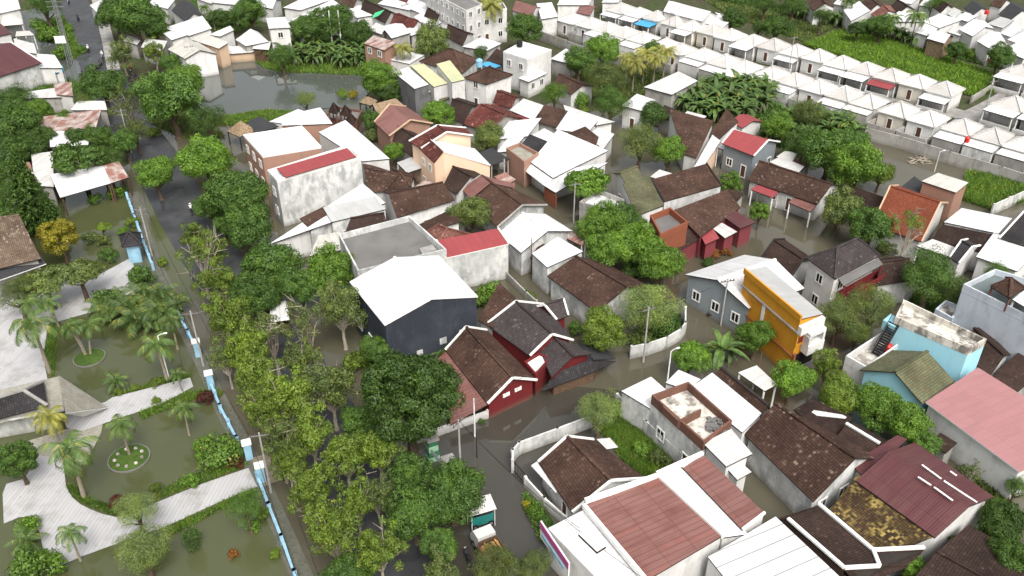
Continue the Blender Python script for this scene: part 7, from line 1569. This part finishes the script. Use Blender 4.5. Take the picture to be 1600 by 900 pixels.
for s, w in ((-.8, 'park side'), (.8, 'road side')): wire(pl['p4'] + Vector((s, .16 * s, -.3)), end + Vector((s, 0, 0)), .4, f'black cable on the {w} running out of the bottom edge along the footpath')
wire(pl['p5'], at(905, 825, 4.8), .8, 'black cable crossing from the green pillars to the shop roof')
wire(pl['p5'] + Vector((.3, 0, -.6)), at(1000, 900, 5.2), .9, 'second lower black cable crossing to the shop roof')
wire(pl['a'], pl['b'], .6, 'black cable between the curved wall pole and the amber building pole')
wire(pl['a'], pl['e'], .8, 'black cable from the curved wall pole to the white lamp pole')
wire(pl['c'], pl['a'], 1.2, 'long black cable over the trees of the middle alley')
# lattice mast with a blank white board
p = at(112, 104); o = thing('lattice_mast', 'pale lattice mast carrying a blank white board on the flooded verge', 'mast', (p.x, p.y, 0)); mb = MB(); top = p + Vector((-1.2, 2.5, 13.5))
cs = [Vector((a * .45, b * .45, 0)) for a, b in ((-1, -1), (1, -1), (1, 1), (-1, 1))]
for k in range(4): mb.tube([p + cs[k], top + cs[k] * .6], .07, 5)
for k in range(14):
    f = k / 14; a = p.lerp(top, f); b = p.lerp(top, f + 1 / 14)
    for q in range(4): mb.beam(a + cs[q] * (1 - .4 * f), b + cs[(q + 1) % 4] * (1 - .4 * f), .05, .05)
mb.build('lattice', 'metal', o); bb = MB(); c = p.lerp(top, .42); bb.box(c + Vector((-.6, -.6, 0)), (1, .1, 0), 1.1, .08, .75); bb.build('board', 'trim_white', o)
ab = MB(); ab.beam(top + Vector((-1.8, 0, -.5)), top + Vector((1.8, 0, -.5)), .12, .12); ab.beam(top + Vector((-1.8, 0, -1.5)), top + Vector((1.8, 0, -1.5)), .12, .12); ab.build('crossarm', 'metal', o)
# twin pole transformer frame
p = at(528, 84); o = thing('transformer_frame', 'white twin pole transformer frame among the banana plants', 'pole', (p.x, p.y, 0))
for s in (-1, 1): mb = MB(); mb.tube([p + Vector((s * 1.0, 0, 0)), p + Vector((s * 1.0, 0, 9.5))], [.16, .12], 8); mb.build('post', 'pole_white', o)
for z in (4.2, 6.0, 7.6): cb = MB(); cb.beam(p + Vector((-1.2, .15, z)), p + Vector((1.2, .15, z)), .14, .16); cb.build('crossarm', 'pole_white', o)
tb = MB(); tb.box(p + Vector((0, 0, 4.8)), (1, 0, 0), .5, .4, .5); tb.build('transformer', 'metal', o)
# green banded gate pillars by the side street
for px, py, h, lb in ((676, 716, 2.7, 'left green and white banded gate pillar beside the mango'), (703, 750, 2.7, 'right green and white banded gate pillar beside the food cart')):
    p = at(px, py); o = thing('gate_pillar', lb, 'pillar', (p.x, p.y, 0), 'green banded gate pillars')
    for k in range(4):
        mb = MB(); mb.box((p.x, p.y, -.1 + h * (k + .5) / 4), (1, .5, 0), .55 - .03 * k, .55 - .03 * k, h / 8 - .01); mb.build('band', 'dgreen_paint' if k % 2 else 'green_paint', o)
    cb = MB(); cb.box((p.x, p.y, h - .02), (1, .5, 0), .62, .62, .07); cb.build('cap', 'concrete', o)
a, b = at(674, 708, 3.2), at(706, 742, 3.2); mb = MB()
for dz in (0, .35): mb.tube([a + Vector((0, 0, dz)), b + Vector((0, 0, dz))], .07, 6)
for k in range(7): c = a.lerp(b, k / 6); mb.tube([c, c + Vector((0, 0, .35))], .04, 5)
o = mb.build('gate_beam', 'metal'); tag(o, 'steel lattice beam spanning the green banded pillars', 'beam')
hs('small red roofed guard shelter beside the right green pillar', [(694, 778), (724, 772), (736, 756), (708, 752)], 2.4, 'gable', .6, 'rustred', 'pole_white', posts=True, name='shelter')
# food cart
p = at(752, 818); o = thing('food_cart', 'teal food cart under a white sheet canopy on the side street', 'cart', (p.x, p.y, 0)); u = Vector((.9, .35, 0)).normalized(); v = Vector((-u.y, u.x, 0))
mb = MB(); mb.box((p.x, p.y, .9), u, 1.0, .5, .5); mb.build('counter', 'teal', o); mb = MB(); mb.box((p.x, p.y, 1.65), u, .95, .4, .25); mb.build('glass_case', 'glass', o)
for a in (-1, 1):
    for b in (-1, 1): q = p + u * a * 1.08 + v * b * .65; mb = MB(); mb.beam((q.x, q.y, 0), (q.x, q.y, 2.3), .07, .07); mb.build('post', 'pole_white', o)
mb = MB(); c = Vector((p.x, p.y, 2.4)); mb.slab([c + u * a * 1.2 + v * b * .8 + Vector((0, 0, .15 * b)) for a, b in ((-1, -1), (1, -1), (1, 1), (-1, 1))], .06); mb.build('canopy', ['white_worn', 'trim_white'], o)
for s in (-1, 1): wheel(o, Vector((p.x, p.y, .32)) + u * s * .75 - v * .55, v, .3, .1)
truck(762, 862, R(28), 'small truck carrying a load of sawn timber beside the food cart', 'logs')
truck(440, 500, R(15), 'white pickup truck with a white canopy parked under the roadside trees', None, canopy=True)
car(152, 104, R(12), 'dark car driving down the upper road', 'car_dark')
car(286, 342, 0, '', 'car_white') if False else None
for k, (px, py, hd, lb, rl, sh) in enumerate([
 (123, 33, R(10), 'motorbike farthest up the upper road', 'rider in dark clothes farthest up the road', 1),
 (108, 6, R(190), 'motorbike coming out of the top edge on the upper road', 'rider in white at the top edge of the road', 0),
 (139, 82, R(14), 'motorbike in the middle of the upper road behind the dark car', 'rider in white in the middle of the road', 0),
 (161, 92, R(194), 'motorbike near the right kerb of the upper road', 'rider in white near the right kerb', 0),
 (206, 114, R(200), 'motorbike stopped at the junction by the roadside tree', 'rider with a red shirt stopped at the junction', 2),
 (300, 334, R(20), 'motorbike splashing along the wet road beside the median', 'rider in white on the wet road beside the median', 0),
 (595, 862, R(30), 'motorbike on the wet road under the lime green crowns', 'rider with a red shirt under the lime green crowns', 2)]):
    motorbike(px, py, hd, lb, rl, sh)
for px, py, hd, lb in ((212, 122, R(60), 'parked motorbike nearest the junction'), (203, 126, R(50), 'parked motorbike behind the junction tree'), (802, 892, R(40), 'white parked motorbike left of the banner'), (812, 886, R(70), 'dark parked motorbike left of the banner'), (731, 876, R(20), 'parked motorbike beside the timber truck')):
    motorbike(px, py, hd, lb, m='car_white' if 'white' in lb else 'car_dark', group=None)
tank(749, 104, 4.5, 'blue water tank beside the sky blue canopy', 'tank_blue', .7, 1.5)
tank(1510, 222, 3.2, 'red water tank on the brick rear block of an estate house', 'tank_orange', .4, .9)
tank(1541, 22, 4, 'red water tank at the upper right roofs', 'tank_orange', .5, .9)
tank(1386, 548, 3.1, 'red barrel under the black outside stair', 'tank_orange', .45, .9)
mb = MB(); mb.slab([at(580, 29, 4.6), at(586, 20, 5.2), at(601, 15, 5.3), at(592, 24, 4.7)], .04); o = mb.build('tarpaulin', 'tarp_green'); tag(o, 'green tarpaulin spread on the dark roof at the far edge', 'tarpaulin')
# driftwood heap in the clearing
mb = MB()
for a, b in (((1416, 246), (1456, 254)), ((1424, 256), (1450, 243)), ((1430, 242), (1442, 257))): mb.tube([at(*a, .1), at((a[0] + b[0]) / 2, (a[1] + b[1]) / 2, .25), at(*b, .1)], [.05, .1, .04], 5)
for k in range(26): p = at(rnd.uniform(1420, 1452), rnd.uniform(244, 256), .1); d = Vector((rnd.uniform(-1, 1), rnd.uniform(-.6, .6), rnd.uniform(0, .35))) * rnd.uniform(.8, 2); mb.tube([p - d * .5, p, p + d * .5], [.04, .08, .03], 5)
o = mb.build('branch_heap', 'bark_pale'); tag(o, 'heap of dead pale branches in the flooded clearing', 'branches')

tank(812, 72, 6.8, 'black water tank on the roof of the modern white house', 'black', .6, 1.1)
